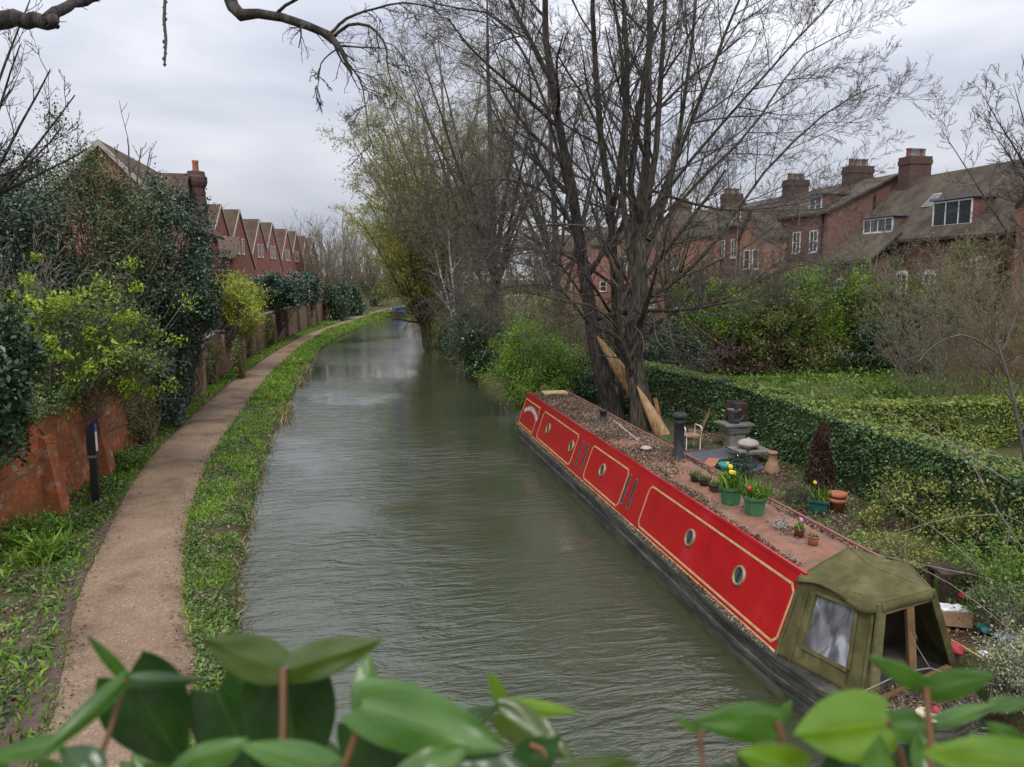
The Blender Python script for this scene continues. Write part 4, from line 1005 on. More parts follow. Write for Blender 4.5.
def bil(u, v): return (p00 * (1 - u) + p10 * u) * (1 - v) + (p01 * (1 - u) + p11 * u) * v
fl = MB(); nrm = (p10 - p00).cross(p01 - p00).normalized(); nrm = -nrm if nrm.x > 0 else nrm
for (ua, va, ub, vb, w_) in ((u0 - .02, v0 - .02, u1 + .02, v0 - .02, .045), (u0 - .02, v1 + .02, u1 + .02, v1 + .02, .045), (u0 - .03, v0, u0 - .03, v1, .045), (u1 + .03, v0, u1 + .03, v1, .045), (.18, .02, .16, .9, .02), (.03, 0, .03, 1, .03), (.9, .0, .93, .97, .04)):
    a = bil(ua, va) + nrm * .014; b = bil(ub, vb) + nrm * .014; fl.beam(a, b, w_, .01, up=nrm)
fl.build('binding', M['canvas'], can)
sm = MB()
for a, b in ((F1, F2), (E_ + Vector((0, 0, .02)), D_ + Vector((0, 0, .02))), (F2, MID), (MID, D_ + Vector((0, 0, .02))), (MID, E_ * .6 + F1 * .4 + Vector((0, 0, .03))), (F1, E_ * .6 + F1 * .4 + Vector((0, 0, .03))), (E_ * .6 + F1 * .4 + Vector((0, 0, .03)), E_ + Vector((0, 0, .02))), (D_ + Vector((0, 0, .02)), C_)):
    sm.tube([a.lerp(b, t) + Vector((0, 0, .05 * mnoise.noise((a.lerp(b, t).x * 3.5, a.lerp(b, t).y * 2.2, 1.3)) * .25 + .002)) for t in np.linspace(0, 1, 9)], .011, 6)
sm.build('seam', M['canvas'], can)
pn = MB(); pn.patch(p00, p10, p11, p01, 22, 18, lambda u, v, p: nrm * (.012 * mnoise.noise((u * 14, v * 5 + u * 9, 0)) - .01), True, u0, u1, v0, v1)
def film_mat():
    m, n, b = new_mat('clear_film'); b.inputs['Base Color'].default_value = (.55, .56, .6, 1); b.inputs['Roughness'].default_value = .12; b.inputs['Specular IOR Level'].default_value = .9
    t = N(n, 'ShaderNodeBsdfTransparent'); t.inputs[0].default_value = (.9, .9, .95, 1); tc = N(n, 'ShaderNodeTexCoord')
    mp = N(n, 'ShaderNodeMapping'); mp.inputs['Rotation'].default_value = (.5, 0, .4); mp.inputs['Scale'].default_value = (4, 4, 1.1); n.links.new(tc.outputs['Object'], mp.inputs[0])
    z = N(n, 'ShaderNodeTexNoise', Scale=1.1, Detail=5, Distortion=1.2); n.links.new(mp.outputs[0], z.inputs['Vector'])
    r = ramp(n, [(.36, (.14, .14, .14)), (.55, (.35, .35, .35)), (.68, (.75, .75, .75))]); n.links.new(z.outputs['Fac'], r.inputs[0])
    ms = N(n, 'ShaderNodeMixShader'); n.links.new(r.outputs[0], ms.inputs[0]); n.links.new(t.outputs[0], ms.inputs[1]); n.links.new(b.outputs[0], ms.inputs[2]); n.links.new(ms.outputs[0], n.nodes['Material Output'].inputs[0])
    bump_to(n, b, z.outputs['Fac'], .5, .02); return m
pn.build('clear_window', film_mat(), can)
# far side, the open rear with its frame
fs = MB(); fs.patch(BFr, F4, F3, D_, 10, 10, wr(.02, 3, 3, (1, 0, 0)))
o = fs.build('far_side_wall', M['canvas'], can)
fr = MB()
fr.beam(BNr + Vector((0, 0, 0)), E_ - Vector((0, 0, .0)), .11, .035, up=(0, 1, 0)); fr.build('corner_flap', M['canvas'], can)
fr = MB(); fr.beam(BFr, D_, .09, .035, up=(0, 1, 0)); fr.build('corner_flap', M['canvas'], can)
fr = MB(); fr.beam(E_ - Vector((-.05, 0, .09)), D_ - Vector((.03, 0, .09)), .045, .06); fr.build('cross_rail', M['wood'], can)
fr = MB(); t_ = E_ * .45 + D_ * .55 - Vector((0, 0, .1)); b_ = Vector((6.62, 7.62, .56)); fr.beam(b_, t_, .10, .05, up=(0, 1, 0)); fr.build('timber_post', M['wood'], can)
fr = MB(); fr.beam(BNr + Vector((.05, .02, .03)), BFr + Vector((-.05, 0, .03)), .06, .12); fr.build('sill_board', M['wood'], can)
settle(can, (6.48, 8.1, .6))
# things inside the canopy, seen through the clear window
q = MB(); q.box(5.95, 6.2, 7.85, 8.1, .62, .85); tag(q.build('storage_box', M['red_plastic']), 'red box just inside the clear window of the canopy', 'box')
q = MB(); q.lathe((6.03, 7.98, .853), [(.06, 0), (.075, .02), (.075, .16), (.03, .2), (.03, .25), (.001, .25)], 12); tag(q.build('bottle', M['white_plastic']), 'white bottle standing on the red box inside the canopy', 'bottle')
q = MB(); q.lathe((6.14, 7.98, .853), [(.05, 0), (.055, .02), (.055, .1), (.001, .11)], 12); tag(q.build('cup', M['teal_plastic']), 'teal cup beside the white bottle inside the canopy', 'cup')
# ------------------------------------------------------------------ left bank planting
rg = np.random.default_rng
A = np.array
c = P(182, 262, 31)
bush('holly_tree', 'tall dark blue-green holly overhanging the brick wall, left of the chimney', 'tree', (c.x - .75, 31, 5.5), (2.0, 2.8, 3.8), 60000, .115, M['lf_holly'], rg(1), ncl=170, sig=.09, lo=.55, lump=.12, stem_r=.06, zmin=1.2, base=(c.x - .6, 31, .3), aspect=.55)
c = P(168, 370, 28.5)
bush('ivy_mound', 'dark ivy spilling over the wall below the holly', 'ivy', (c.x - .2, 28.5, 2.0), (.75, 2.2, 1.6), 14000, .085, M['lf_holly'], rg(2), ncl=60, sig=.14, zmin=.5, base=(c.x, 28.5, .3), aspect=.8)
c = P(95, 245, 27)
bush('mixed_tree', 'grey-green shrubby tree with pale shoots in front of the house gable', 'tree', (c.x - .6, 27.5, 6.4), (2.7, 2.6, 3.5), 50000, .10, M['lf_mixed'], rg(3), ncl=150, sig=.10, lo=.5, stem_r=.05, twig=M['twig_grey'], base=(c.x - .6, 27.5, .4))
c = P(30, 230, 25)
bush('dark_evergreen', 'broad dark evergreen at the left edge behind the bright green shrub', 'tree', (c.x - 1.6, 25.5, 5.6), (3.0, 2.4, 3.7), 40000, .11, M['lf_holly'], rg(4), ncl=120, sig=.12, lo=.5, stem_r=.06, base=(c.x - 1.8, 25.5, .4))
c = P(72, 330, 19.2)
bush('elder_bush', 'bright lime-green leafing elder above the red brick wall', 'shrub', (c.x - .35, 20.6, 4.1), (2.2, 1.5, 1.75), 8500, .1, M['lf_lime'], rg(5), ncl=130, sig=.06, lo=.5, lump=.35, twig=M['twig_grey'], up=.9, stem_r=.02, base=(-7.9, 21.2, .4), aspect=.5, zmin=2.2,
     extra=dict(c=(c.x - .3, 20.8, 3.7), rad=(2.0, 1.3, 1.5), n=13000, size=.085, mat=M['lf_mixed'], part='older_leaves', sig=.12))
c = P(5, 340, 15.5)
bush('laurel_bush', 'glossy dark laurel at the far left edge of the frame', 'shrub', (c.x - .5, 16, 3.5), (.85, 1.3, 1.5), 9000, .13, M['lf_laurel'], rg(6), ncl=60, sig=.15, aspect=.45, base=(-7.6, 16, .4))
c = P(25, 425, 18.7)
bush('bramble_bush', 'tangled bramble and ivy hanging over the red wall beside the milepost', 'shrub', (-7.0, 19.6, 2.75), (.55, 2.6, .5), 8000, .075, M['lf_weed'], rg(7), ncl=70, sig=.15, zmin=2.0, twig=M['twig'], base=(-7.6, 20.2, .4), aspect=.7)
c = P(150, 400, 27)
bush('wall_ivy', 'brown stemmed ivy and thicket hanging down the wall between the red bricks and the holly', 'ivy', (-6.55, 25.4, 1.6), (.28, 1.4, 1.2), 4500, .07, M['lf_olive'], rg(8), ncl=60, sig=.16, twig=M['twig_tan'], base=(-6.5, 25.6, .3), aspect=.7, stem_r=.02)
for i, (yy, lb) in enumerate(((33.5, 'ivy patch on the long wall just past the holly'), (39.5, 'ivy patch on the long wall under the golden shrub'), (52, 'dark creeper clinging to the middle of the long wall'), (62, 'creeper patch on the distant stretch of the long wall'))):
    x = float(np.interp(yy, [p[1] for p in fw], [p[0] for p in fw])) + .28
    bush('wall_ivy', lb, 'ivy', (x, yy, 1.5), (.22, 1.3 + i * .5, 1.1), 2600, .09, M['lf_olive'], rg(20 + i), ncl=40, sig=.2, twig=M['twig_tan'], base=(x, yy, .3), aspect=.7, stem_r=.03, group='creepers on the towpath wall')
c = P(243, 300, 44)
bush('golden_shrub', 'bright yellow-green shrub leaning over the towpath wall', 'shrub', (c.x - .3, 44, 4.1), (1.75, 2.2, 1.7), 15000, .12, M['lf_gold'], rg(9), ncl=90, sig=.13, lo=.45, base=(c.x - 2.2, 44, .5), up=.7, zmin=2.3)
bush('climber', 'brownish climber hanging from the wall under the golden shrub', 'climber', (c.x - .05, 41.5, 1.5), (.25, 1.0, .9), 2000, .1, M['lf_olive'], rg(10), ncl=40, sig=.18, twig=M['twig_tan'], base=(c.x + .2, 41.5, .3), stem_r=.03)
c = P(283, 287, 66)
bush('dark_evergreen', 'dark rounded evergreen standing in front of the second pair of gables', 'tree', (c.x - .5, 66, 4.5), (2.3, 2.3, 1.5), 9000, .22, M['lf_holly'], rg(11), ncl=70, sig=.14, base=(c.x - .8, 66, .5))
c = P(312, 280, 84)
bush('dark_evergreen', 'small dark evergreen at the end of the gabled row, beside the bare willows', 'tree', (c.x - .6, 84, 4.4), (1.6, 2, 2.0), 5000, .25, M['lf_holly'], rg(12), ncl=50, sig=.15, base=(c.x - .6, 84, .5))
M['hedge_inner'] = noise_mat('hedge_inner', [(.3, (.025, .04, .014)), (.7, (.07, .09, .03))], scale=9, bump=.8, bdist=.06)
# clipped hedge behind the far wall
def hedge(name, label, a, b, w, z0, z1, n, size, mat, rng, cat='hedge', topmat=None):
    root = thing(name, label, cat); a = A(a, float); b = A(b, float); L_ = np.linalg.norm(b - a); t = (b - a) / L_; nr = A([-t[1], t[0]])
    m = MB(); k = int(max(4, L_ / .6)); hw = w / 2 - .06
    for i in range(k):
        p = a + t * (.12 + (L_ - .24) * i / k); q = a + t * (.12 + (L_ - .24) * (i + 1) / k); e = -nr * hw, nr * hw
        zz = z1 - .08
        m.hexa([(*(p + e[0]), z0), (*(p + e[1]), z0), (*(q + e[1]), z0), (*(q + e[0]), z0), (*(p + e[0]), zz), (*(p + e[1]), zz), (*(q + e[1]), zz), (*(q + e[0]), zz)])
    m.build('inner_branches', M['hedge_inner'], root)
    # leaves over every face, gently uneven
    areas = [L_ * (z1 - z0)] * 2 + [L_ * w * 1.25] + [w * (z1 - z0)] * 2; areas = A(areas) / sum(areas); cnt = (areas * n).astype(int)
    pos, out = [], []
    for f, m_ in enumerate(cnt):
        u = rng.random(m_); v = rng.random(m_); dp = np.abs(rng.normal(0, .05, m_))
        if f < 2:
            s = -1 if f == 0 else 1; p = a + t[None] * (u * L_)[:, None] + nr[None] * (s * (w / 2 - dp))[:, None]; z = z0 + (z1 - z0) * v; o = np.tile(A([*(nr * s), .2]), (m_, 1))
        elif f == 2: p = a + t[None] * (u * L_)[:, None] + nr[None] * ((v - .5) * w)[:, None]; z = z1 - dp; o = np.tile(A([0, 0, 1.]), (m_, 1))
        else:
            s = -1 if f == 3 else 1; p = (a if s < 0 else b) + t[None] * (-s * dp)[:, None] + nr[None] * ((u - .5) * w)[:, None]; z = z0 + (z1 - z0) * v; o = np.tile(A([*(t * s), .2]), (m_, 1))
        pos.append(np.column_stack([p, z])); out.append(o)
    pos = np.concatenate(pos); out = np.concatenate(out)
    wv = A([mnoise.noise((p[0] * 1.1, p[1] * 1.1, p[2] * 1.4)) * .09 + mnoise.noise((p[0] * 4, p[1] * 4, p[2] * 4)) * .05 for p in pos])
    pos += out * wv[:, None]
    leaves('clipped_leaves', pos, size, mat, root, aspect=.6, up=.1, rng=rng, outward=out * .8)
    sp = pos[(out[:, 2] > .9)][::3] + A([0, 0, .05]); leaves('lit_top_leaves', sp, size * 1.1, M['lf_box'] if topmat is None else topmat, root, aspect=.5, up=.3, rng=rng)  # paler leaves put the light on the hedge top into its colour
    return settle(root, ((a[0] + b[0]) / 2, (a[1] + b[1]) / 2, z0))
hedge('garden_hedge', 'dark clipped hedge showing above the far end of the towpath wall', (-8.6, 62), (-6.2, 86), 1.6, .5, 4.1, 9000, .2, M['lf_green'], rg(30))

# ------------------------------------------------------------------ ground cover: verge grass, weeds, lawn
def scatter_strip(rng, n, f0, f1, ya, yb, p=1.0):
    u = rng.random(n); y = ya + (yb - ya) * u ** p; a = A([f0(t) for t in y]); b = A([f1(t) for t in y]); v = rng.random(n)
    return a + (b - a) * v, y, v
def clumpy(rng, x, y, sc, thr):
    k = A([mnoise.noise((a * sc, b * sc, 4.4)) for a, b in zip(x, y)]); keep = k + rng.normal(0, .18, len(k)) > thr
    return keep
def zground(x, y):   # left bank height
    return A([np.interp(a - bankL(b), offL, zL) for a, b in zip(x, y)])
def blades(name, x, y, z, size, mat, rng, lean=.45, aspect=.09, kind='stuff', parent=None):
    n = len(x); d = rng.normal(0, lean, (n, 3)); d[:, 2] = 1
    s = size * rng.uniform(.5, 1.4, n); d /= np.linalg.norm(d, axis=1, keepdims=True)
    az = rng.random(n) * 6.283; sd = np.column_stack([np.cos(az), np.sin(az), np.zeros(n)]) * (s * aspect)[:, None]
    p = np.column_stack([x, y, z]); mid = p + d * (s * .55)[:, None]; tip = p + d * s[:, None] + np.column_stack([d[:, 0], d[:, 1], -np.abs(d[:, 0])]) * (s * .5)[:, None]
    V = np.stack([p - sd * .6, p + sd * .6, mid + sd, mid - sd, tip], axis=1).reshape(-1, 3)
    b = np.arange(n)[:, None] * 5
    F = np.concatenate([b + A([0, 1, 2, 3]), b + A([3, 2, 4, 4])]) 
    F = np.concatenate([b + A([0, 1, 2, 3])]); F2 = (b + A([3, 2, 4]))
    V1 = V; me = bpy.data.meshes.new(name)
    me.vertices.add(len(V1)); me.vertices.foreach_set('co', V1.astype(np.float32).ravel())
    li = np.concatenate([F.ravel(), F2.ravel()]).astype(np.int32); me.loops.add(len(li)); me.loops.foreach_set('vertex_index', li)
    me.polygons.add(2 * n); me.polygons.foreach_set('loop_start', np.concatenate([np.arange(n) * 4, n * 4 + np.arange(n) * 3]).astype(np.int32))
    me.polygons.foreach_set('loop_total', np.concatenate([np.full(n, 4), np.full(n, 3)]).astype(np.int32)); me.update(calc_edges=True)
    me.materials.append(mat); o = bpy.data.objects.new(name, me); col.objects.link(o)
    if parent is not None: o.parent = parent
    elif kind: o['kind'] = kind
    return o
r_ = rg(40)
# verge between path and water
x, y, v = scatter_strip(r_, 62000, lambda t: pathR(t) + .02, lambda t: bankL(t) - .05, 7, 34, 1.35)
k = clumpy(r_, x, y, 1.6, -.04) & ((y > 13) | (r_.random(len(y)) < .35)); x, y = x[k], y[k]
o = blades('verge_grass', x, y, zground(x, y) - .01, .11, M['lf_grass'], r_, lean=.6, aspect=.13); o['label'] = 'bright green grass on the verge between the towpath and the water'
x, y, v = scatter_strip(r_, 30000, lambda t: pathR(t) + .03, lambda t: bankL(t) - .02, 34, 125, 1.4)
o = blades('verge_grass', x, y, zground(x, y) - .01, .2, M['lf_grass'], r_, lean=.5, aspect=.16); o['label'] = 'distant stretch of verge grass beside the canal'
# low weeds, nettles and clover leaves in it
x, y, v = scatter_strip(r_, 40000, lambda t: pathR(t) + .04, lambda t: bankL(t) - .0, 7, 36, 1.3)
k = clumpy(r_, x, y, 1.5, -.02) ; x, y = x[k], y[k]
pos = np.column_stack([x, y, zground(x, y) + np.abs(r_.normal(0, .055, len(x)))])
tag(leaves('verge_weeds', pos, .055, M['lf_weed'], None, aspect=.75, up=.9, rng=r_), 'low nettles, ivy and clover on the verge by the water', kind='stuff')
x, y, v = scatter_strip(r_, 26000, lambda t: pathR(t) + .04, lambda t: bankL(t) + .05, 6, 16, 1.0)
pos = np.column_stack([x, y, zground(x, y) + np.abs(r_.normal(0, .03, len(x)))])
k = clumpy(r_, x, y, 1.2, .0); tag(leaves('leaf_litter', pos[k], .05, M['lf_dry'], None, aspect=.6, up=.9, rng=r_), 'dry leaf litter on the near verge', kind='stuff')
# plants hanging over the brink
n = 9000; y = 7 + 60 * r_.random(n) ** 1.5; x = A([bankL(t) for t in y]) + r_.normal(-.08, .09, n); k = clumpy(r_, x, y, .9, -.12); x, y = x[k], y[k]
tag(leaves('brink_plants', np.column_stack([x, y, .02 + np.abs(r_.normal(0, .11, len(x)))]), .07, M['lf_weed'], None, aspect=.55, up=.5, rng=r_), 'leafy plants and ivy hanging over the brink of the canal', kind='stuff')
n = 2600; y = 7 + 50 * r_.random(n) ** 1.5; x = A([bankL(t) for t in y]) + r_.normal(-.02, .08, n); k = clumpy(r_, x, y, 1.3, .1); x, y = x[k], y[k]
o = blades('brink_grass', x, y, np.full(len(x), .0), .32, M['lf_reed'], r_, lean=.7, aspect=.035); o['label'] = 'dead grass stems leaning over the water along the left brink'
x, y, v = scatter_strip(r_, 9000, lambda t: bankL(t) - .75, lambda t: bankL(t) + .02, 7, 30, 1.2); k = clumpy(r_, x, y, 1.0, .1); x, y = x[k], y[k]
tag(leaves('brink_litter', np.column_stack([x, y, zground(x, y) + np.abs(r_.normal(.02, .03, len(x)))]), .05, M['lf_dry'], None, aspect=.5, up=.9, rng=r_), 'brown dead leaves in patches along the water edge of the verge', kind='stuff')
# between wall and path
def wallx(t): return float(np.interp(t, [6, 17, 19, 20.3, 22.4, 26.4, 36, 45, 55, 66, 78, 94], [-9, -8.6, -8.4, -7.6, -6.85, -6.7, -6.8, -6.95, -6.65, -6.05, -4.95, -3.6]))
x, y, v = scatter_strip(r_, 30000, wallx, lambda t: pathL(t) - .1, 9, 30, 1.1); x[(y < 19) & (x > pathL(12) + .2)] -= .3
k = clumpy(r_, x, y, 1.6, -.16); x, y, v = x[k], y[k], v[k]
hgt = .05 + .16 * (1 - v) ** 1.5
pos = np.column_stack([x, y, zground(x, y) + np.abs(r_.normal(0, 1, len(x))) * hgt])
tag(leaves('bank_weeds', pos, .085, M['lf_weed'], None, aspect=.5, up=.6, rng=r_), 'ivy, nettles and weeds between the red wall and the towpath', kind='stuff')
x, y, v = scatter_strip(r_, 26000, wallx, lambda t: pathL(t) - .08, 9, 94, 1.6); k = clumpy(r_, x, y, 1.1, -.1); x, y = x[k], y[k]
o = blades('bank_grass', x, y, zground(x, y) - .01, .17, M['lf_grass'], r_, lean=.6, aspect=.13); o['label'] = 'grass along the foot of the garden wall'
x, y, v = scatter_strip(r_, 9000, lambda t: pathL(t) - 3.2, lambda t: pathL(t) - .05, 7, 20, 1.0)
pos = np.column_stack([x, y, zground(x, y) + .02]); k = clumpy(r_, x, y, 1.5, -.05)
tag(leaves('leaf_litter', pos[k], .06, M['lf_dry'], None, aspect=.6, up=.9, rng=r_), 'dry leaf litter beside the trodden edge of the towpath', kind='stuff')
# taller leafy plants near the milepost
for i, (px, py, nn, lb) in enumerate(((118, 470, 1500, 'clump of fresh green cow parsley just right of the milepost'), (20, 545, 2200, 'leafy clump of nettles at the lower left edge'), (45, 560, 0, 'strap-leaved plant with drooping blades below the red wall'), (35, 500, 1500, 'weedy clump at the foot of the red wall'))):
    q = G(px, py, .35)
    root = thing('weed_clump' if nn else 'strap_leaf_plant', lb, 'plant')
    rr = rg(60 + i)
    if nn:
        p, _ = blob(rr, (q.x, q.y, .5), (.8, .7, .45), nn, 30, .16, zmin=.36); leaves('foliage', p, .085, M['lf_green'], root, aspect=.45, up=.7, rng=rr)
    else: blades('foliage', q.x + rr.normal(0, .13, 160), q.y + rr.normal(0, .13, 160), np.full(160, .34), .55, M['lf_grass'], rr, lean=.6, aspect=.035, parent=root)
    st = MB(); [st.tube([(q.x + dx, q.y + dy, .33), (q.x + dx * 2.5, q.y + dy * 2.5, .75)], .008, 4) for dx, dy in ((.05, 0), (-.07, .05), (.02, -.1), (-.1, -.08))]; st.build('stem', M['lf_green'], root)
    settle(root, (q.x, q.y, .34))
# reeds at the water's edge
for i, (px, py) in enumerate(((312, 372), (304, 384), (298, 412), (291, 421))):
    q = G(px, py, .0); rr = rg(70 + i); root = thing('reed_clump', ['farthest tuft of dry tan reeds at the water edge', 'second tuft of dry reeds, just nearer than the farthest', 'reed tuft bending over the water beside the grass verge', 'nearest tuft of dry reeds leaning into the canal'][i], 'reeds', 'dry reeds on the left bank')
    x0 = bankL(q.y) + .0
    blades('blades', x0 + rr.normal(0, .17, 260), q.y + rr.normal(0, .5, 260), np.full(260, .0), .42, M['lf_reed'], rr, lean=.55, aspect=.04, parent=root)
    blades('fresh_blades', x0 - .15 + rr.normal(0, .15, 120), q.y + rr.normal(0, .5, 120), np.full(120, .05), .4, M['lf_grass'], rr, lean=.4, aspect=.04, parent=root)
    settle(root, (x0, q.y, 0))

# ------------------------------------------------------------------ bare trees
def bare_tree(name, label, limbs, levels, rng, mat, K=10, sides=(10, 6, 4, 3, 3, 3), cat='tree', group=None, twig=None, base=None, foliage=None, split=2):
    """limbs: list of (points, radii) laid by hand; twigs grow from them"""
    root = thing(name, label, cat, group); Pn, Rn = [], []
    for pts, rad in limbs:
        p, r = smooth_line(pts, rad, K); p[1:-1] += rng.normal(0, .035, (K - 2, 3)) * min(1.5, max(rad) * 5); Pn.append(p); Rn.append(r)
    Pn = A(Pn); Rn = A(Rn)
    sets = tree_levels(rng, Pn, Rn[:, 0], Rn[:, -1], levels, K=6); sets[0] = (Pn, Rn)
    if name in ('briar', 'overhanging_branch'):
        tube_mesh('stem', sets, [sides[0]] + list(sides[1:len(sets)]), mat, root); return settle(root, tuple(base if base is not None else limbs[0][0][0])), sets
    tube_mesh('trunk', sets[:1], sides[:1], mat, root)
    tube_mesh('limbs', sets[1:split], sides[1:split], mat, root) if split > 1 and len(sets) > 1 else None
    if len(sets) > split: tube_mesh('twigs', sets[split:], sides[split:], twig or mat, root)
    if foliage:
        tips = sets[-1][0]; tips = tips[rng.random(len(tips)) < foliage.get('frac', 1)]
        m = foliage['per']; f = rng.random((len(tips), m)) ; q, _ = interp(np.repeat(tips, m, 0), f.ravel()); q = q + rng.normal(0, foliage.get('jit', .08), q.shape)
        leaves('foliage', q, foliage['size'], foliage['mat'], root, aspect=foliage.get('aspect', .35), rng=rng, droop=foliage.get('droop', 0.))
    b = base if base is not None else limbs[0][0][0]
    return settle(root, tuple(b)), sets
def L3(*q): return [tuple(P(a, b, c_)) for a, b, c_ in q]
# A: leaning dark trunk, B: slim trunk, C: the big forked trunk. They share a root plate.
lvA = [dict(n=14, len=.42, ang=50, angv=14, rr=.4, up=.05, wob=.12, t0=.2, tap=.45, maxlen=5.6), dict(n=9, len=.52, ang=42, rr=.55, up=.05, wob=.15, t0=.2), dict(n=6, len=.48, ang=40, rr=.55, up=.06, wob=.15, t0=.15, minr=.006), dict(n=4, len=.5, ang=38, rr=.6, up=.06, wob=.15, minr=.0045)]
lim = [(L3((616, 420, 25.0), (598, 360, 25.2), (580, 260, 25.4), (565, 150, 25.6), (548, 40, 25.8), (545, -60, 26), (548, -150, 26)), [.36, .3, .21, .15, .11, .08, .04])
       , (L3((556, 90, 25.7), (520, 20, 25.2), (480, -60, 24.8), (450, -130, 24.4)), [.13, .09, .06, .03])
       , (L3((573, 215, 25.5), (540, 90, 26.4), (500, 20, 27), (440, 5, 27.5), (410, -10, 28)), [.09, .07, .05, .035, .02])
       , (L3((590, 325, 25.2), (560, 290, 24.6), (520, 285, 24.2), (485, 295, 24)), [.08, .05, .035, .02])
       , (L3((575, 230, 25.4), (540, 190, 26.5), (490, 180, 27), (440, 205, 27.5)), [.07, .05, .035, .02])
       , (L3((585, 300, 25.4), (550, 255, 26.0), (500, 250, 26.2), (450, 275, 26.4)), [.07, .05, .035, .02])]
lim = [lim[0]] + [(p_, [q * .72 for q in r_l]) for p_, r_l in lim[1:]]
bare_tree('bare_tree', 'dark leaning trunk at the left of the big canalside group, its crown bare', lim, lvA, rg(101), M['bark_dark'], twig=M['twig'], group='big bare trees behind the boat')
lim = [(L3((625, 415, 25.6), (618, 330, 25.7), (612, 230, 25.8), (598, 110, 26), (592, 0, 26.2), (596, -120, 26.4)), [.2, .17, .14, .11, .08, .04]),
       (L3((612, 215, 25.8), (625, 110, 26.3), (615, 0, 26.8), (605, -90, 27)), [.09, .07, .05, .03])]
bare_tree('bare_tree', 'slim upright dark trunk between the leaning trunk and the big forked one', lim, lvA, rg(102), M['bark_dark'], twig=M['twig'], group='big bare trees behind the boat')
lim = [(L3((640, 430, 23.8), (637, 380, 23.8), (636, 320, 23.8), (640, 250, 23.8), (644, 150, 23.9), (650, 20, 24.1), (652, -120, 24.3)), [.38, .32, .29, .21, .12, .08, .03]),
       (L3((637, 290, 23.8), (622, 190, 23.6), (628, 80, 23.4), (622, -30, 23.2), (618, -140, 23)), [.17, .14, .11, .08, .04]),
       (L3((638, 280, 23.9), (632, 170, 24.3), (648, 60, 24.7), (652, -50, 25), (655, -150, 25.2)), [.17, .14, .11, .08, .04]),
       (L3((640, 250, 23.8), (655, 150, 23.2), (664, 40, 22.8), (668, -70, 22.4)), [.17, .13, .09, .05]),
       (L3((645, 260, 23.8), (672, 180, 24.2), (688, 70, 24.6), (700, -40, 25), (706, -130, 25.2)), [.14, .11, .08, .06, .03]),
       (L3((646, 230, 23.8), (700, 100, 22.6), (735, 10, 22), (765, -60, 21.6)), [.12, .08, .05, .03]),
       (L3((645, 300, 23.8), (690, 270, 23.0), (730, 220, 22.4), (775, 160, 22), (830, 110, 21.7), (880, 85, 21.5)), [.10, .08, .065, .05, .035, .018]),
       (L3((640, 345, 23.8), (668, 315, 23.4), (720, 300, 23), (770, 275, 22.6), (815, 262, 22.3)), [.09, .06, .045, .03, .015]),
       (L3((648, 240, 23.8), (690, 190, 24.5), (750, 130, 25.2), (800, 60, 25.8), (850, 30, 26.2)), [.1, .075, .055, .035, .018]),
       (L3((647, 215, 23.8), (700, 150, 23.2), (760, 80, 22.8), (815, 20, 22.4), (850, -20, 22)), [.09, .07, .05, .035, .018]),
       (L3((640, 320, 23.7), (690, 345, 22.6), (720, 305, 22.2), (765, 300, 22)), [.05, .035, .025, .012]),
       (L3((636, 300, 23.8), (600, 235, 22.6), (550, 225, 22), (505, 240, 21.6), (470, 280, 21.2)), [.08, .055, .04, .025, .014]),
       (L3((636, 350, 23.7), (600, 310, 22.8), (560, 300, 22.2), (510, 290, 21.8), (470, 300, 21.6)), [.08, .05, .04, .025, .012]),
       (L3((630, 200, 23.6), (590, 110, 22.6), (560, 60, 22), (530, 20, 21.6)), [.07, .05, .035, .02]),
       (L3((650, 190, 23.8), (720, 210, 24.6), (790, 205, 25.2), (850, 190, 25.6)), [.07, .05, .035, .016])]
lvC = [dict(n=13, len=.46, ang=40, angv=12, rr=.42, up=.06, wob=.09, t0=.15, tap=.4, maxlen=4.6), dict(n=10, len=.5, ang=38, rr=.5, up=.07, wob=.11, t0=.12), dict(n=6, len=.5, ang=40, rr=.6, up=.09, wob=.16, t0=.15, minr=.0065), dict(n=5, len=.5, ang=38, rr=.6, up=.1, wob=.16, minr=.005)]
lim = [lim[0]] + [(p_, [q * .74 for q in r_l]) for p_, r_l in lim[1:]]
bare_tree('bare_tree', 'big grey-green trunk forking into many upright stems, spreading bare branches over the houses', lim, lvC, rg(103), M['bark'], twig=M['twig'], group='big bare trees behind the boat')
for (q, rr_) in ((G(633, 424, .5), 104),):
    bush('trunk_ivy', 'ivy growing round the foot of the big forked trunk', 'ivy', (q.x - .05, q.y - .1, 1.0), (.42, .42, .75), 2600, .075, M['lf_laurel'], rg(rr_), ncl=40, sig=.15, aspect=.8, base=(q.x, q.y, .4), stem_r=.012)
# the split limb, stripped pale, leaning behind the trunk
a = P(642, 402, 24.5); b = P(597, 336, 24.55)
m = MB(); ax = [a.lerp(b, t) for t in (0, .12, .3, .5, .7, .85, .95, 1)]
m.tube(ax, [.27, .27, .25, .22, .165, .11, .055, .01], 9)
t_ = (b - a).normalized(); 
root = thing('split_limb', 'upper pale barkless split limb, pointing up left between the leaning trunk and the big trunk', 'log'); m.build('timber', M['stripped'], root)
m = MB(); up = t_.cross(Vector((0, 1, 0))).normalized(); up = up if up.z > 0 else -up
m.tube([p + up * .17 * (1 - i / 9) for i, p in enumerate(ax[:-1])], [.12, .13, .12, .1, .08, .05, .02], 7); m.build('bark_strip', M['bark'], root); settle(root, tuple(a))
a = P(664, 438, 23.15); b = P(637, 386, 23.4); ax = [a.lerp(b, t) for t in (0, .1, .3, .5, .7, .85, .95, 1)]
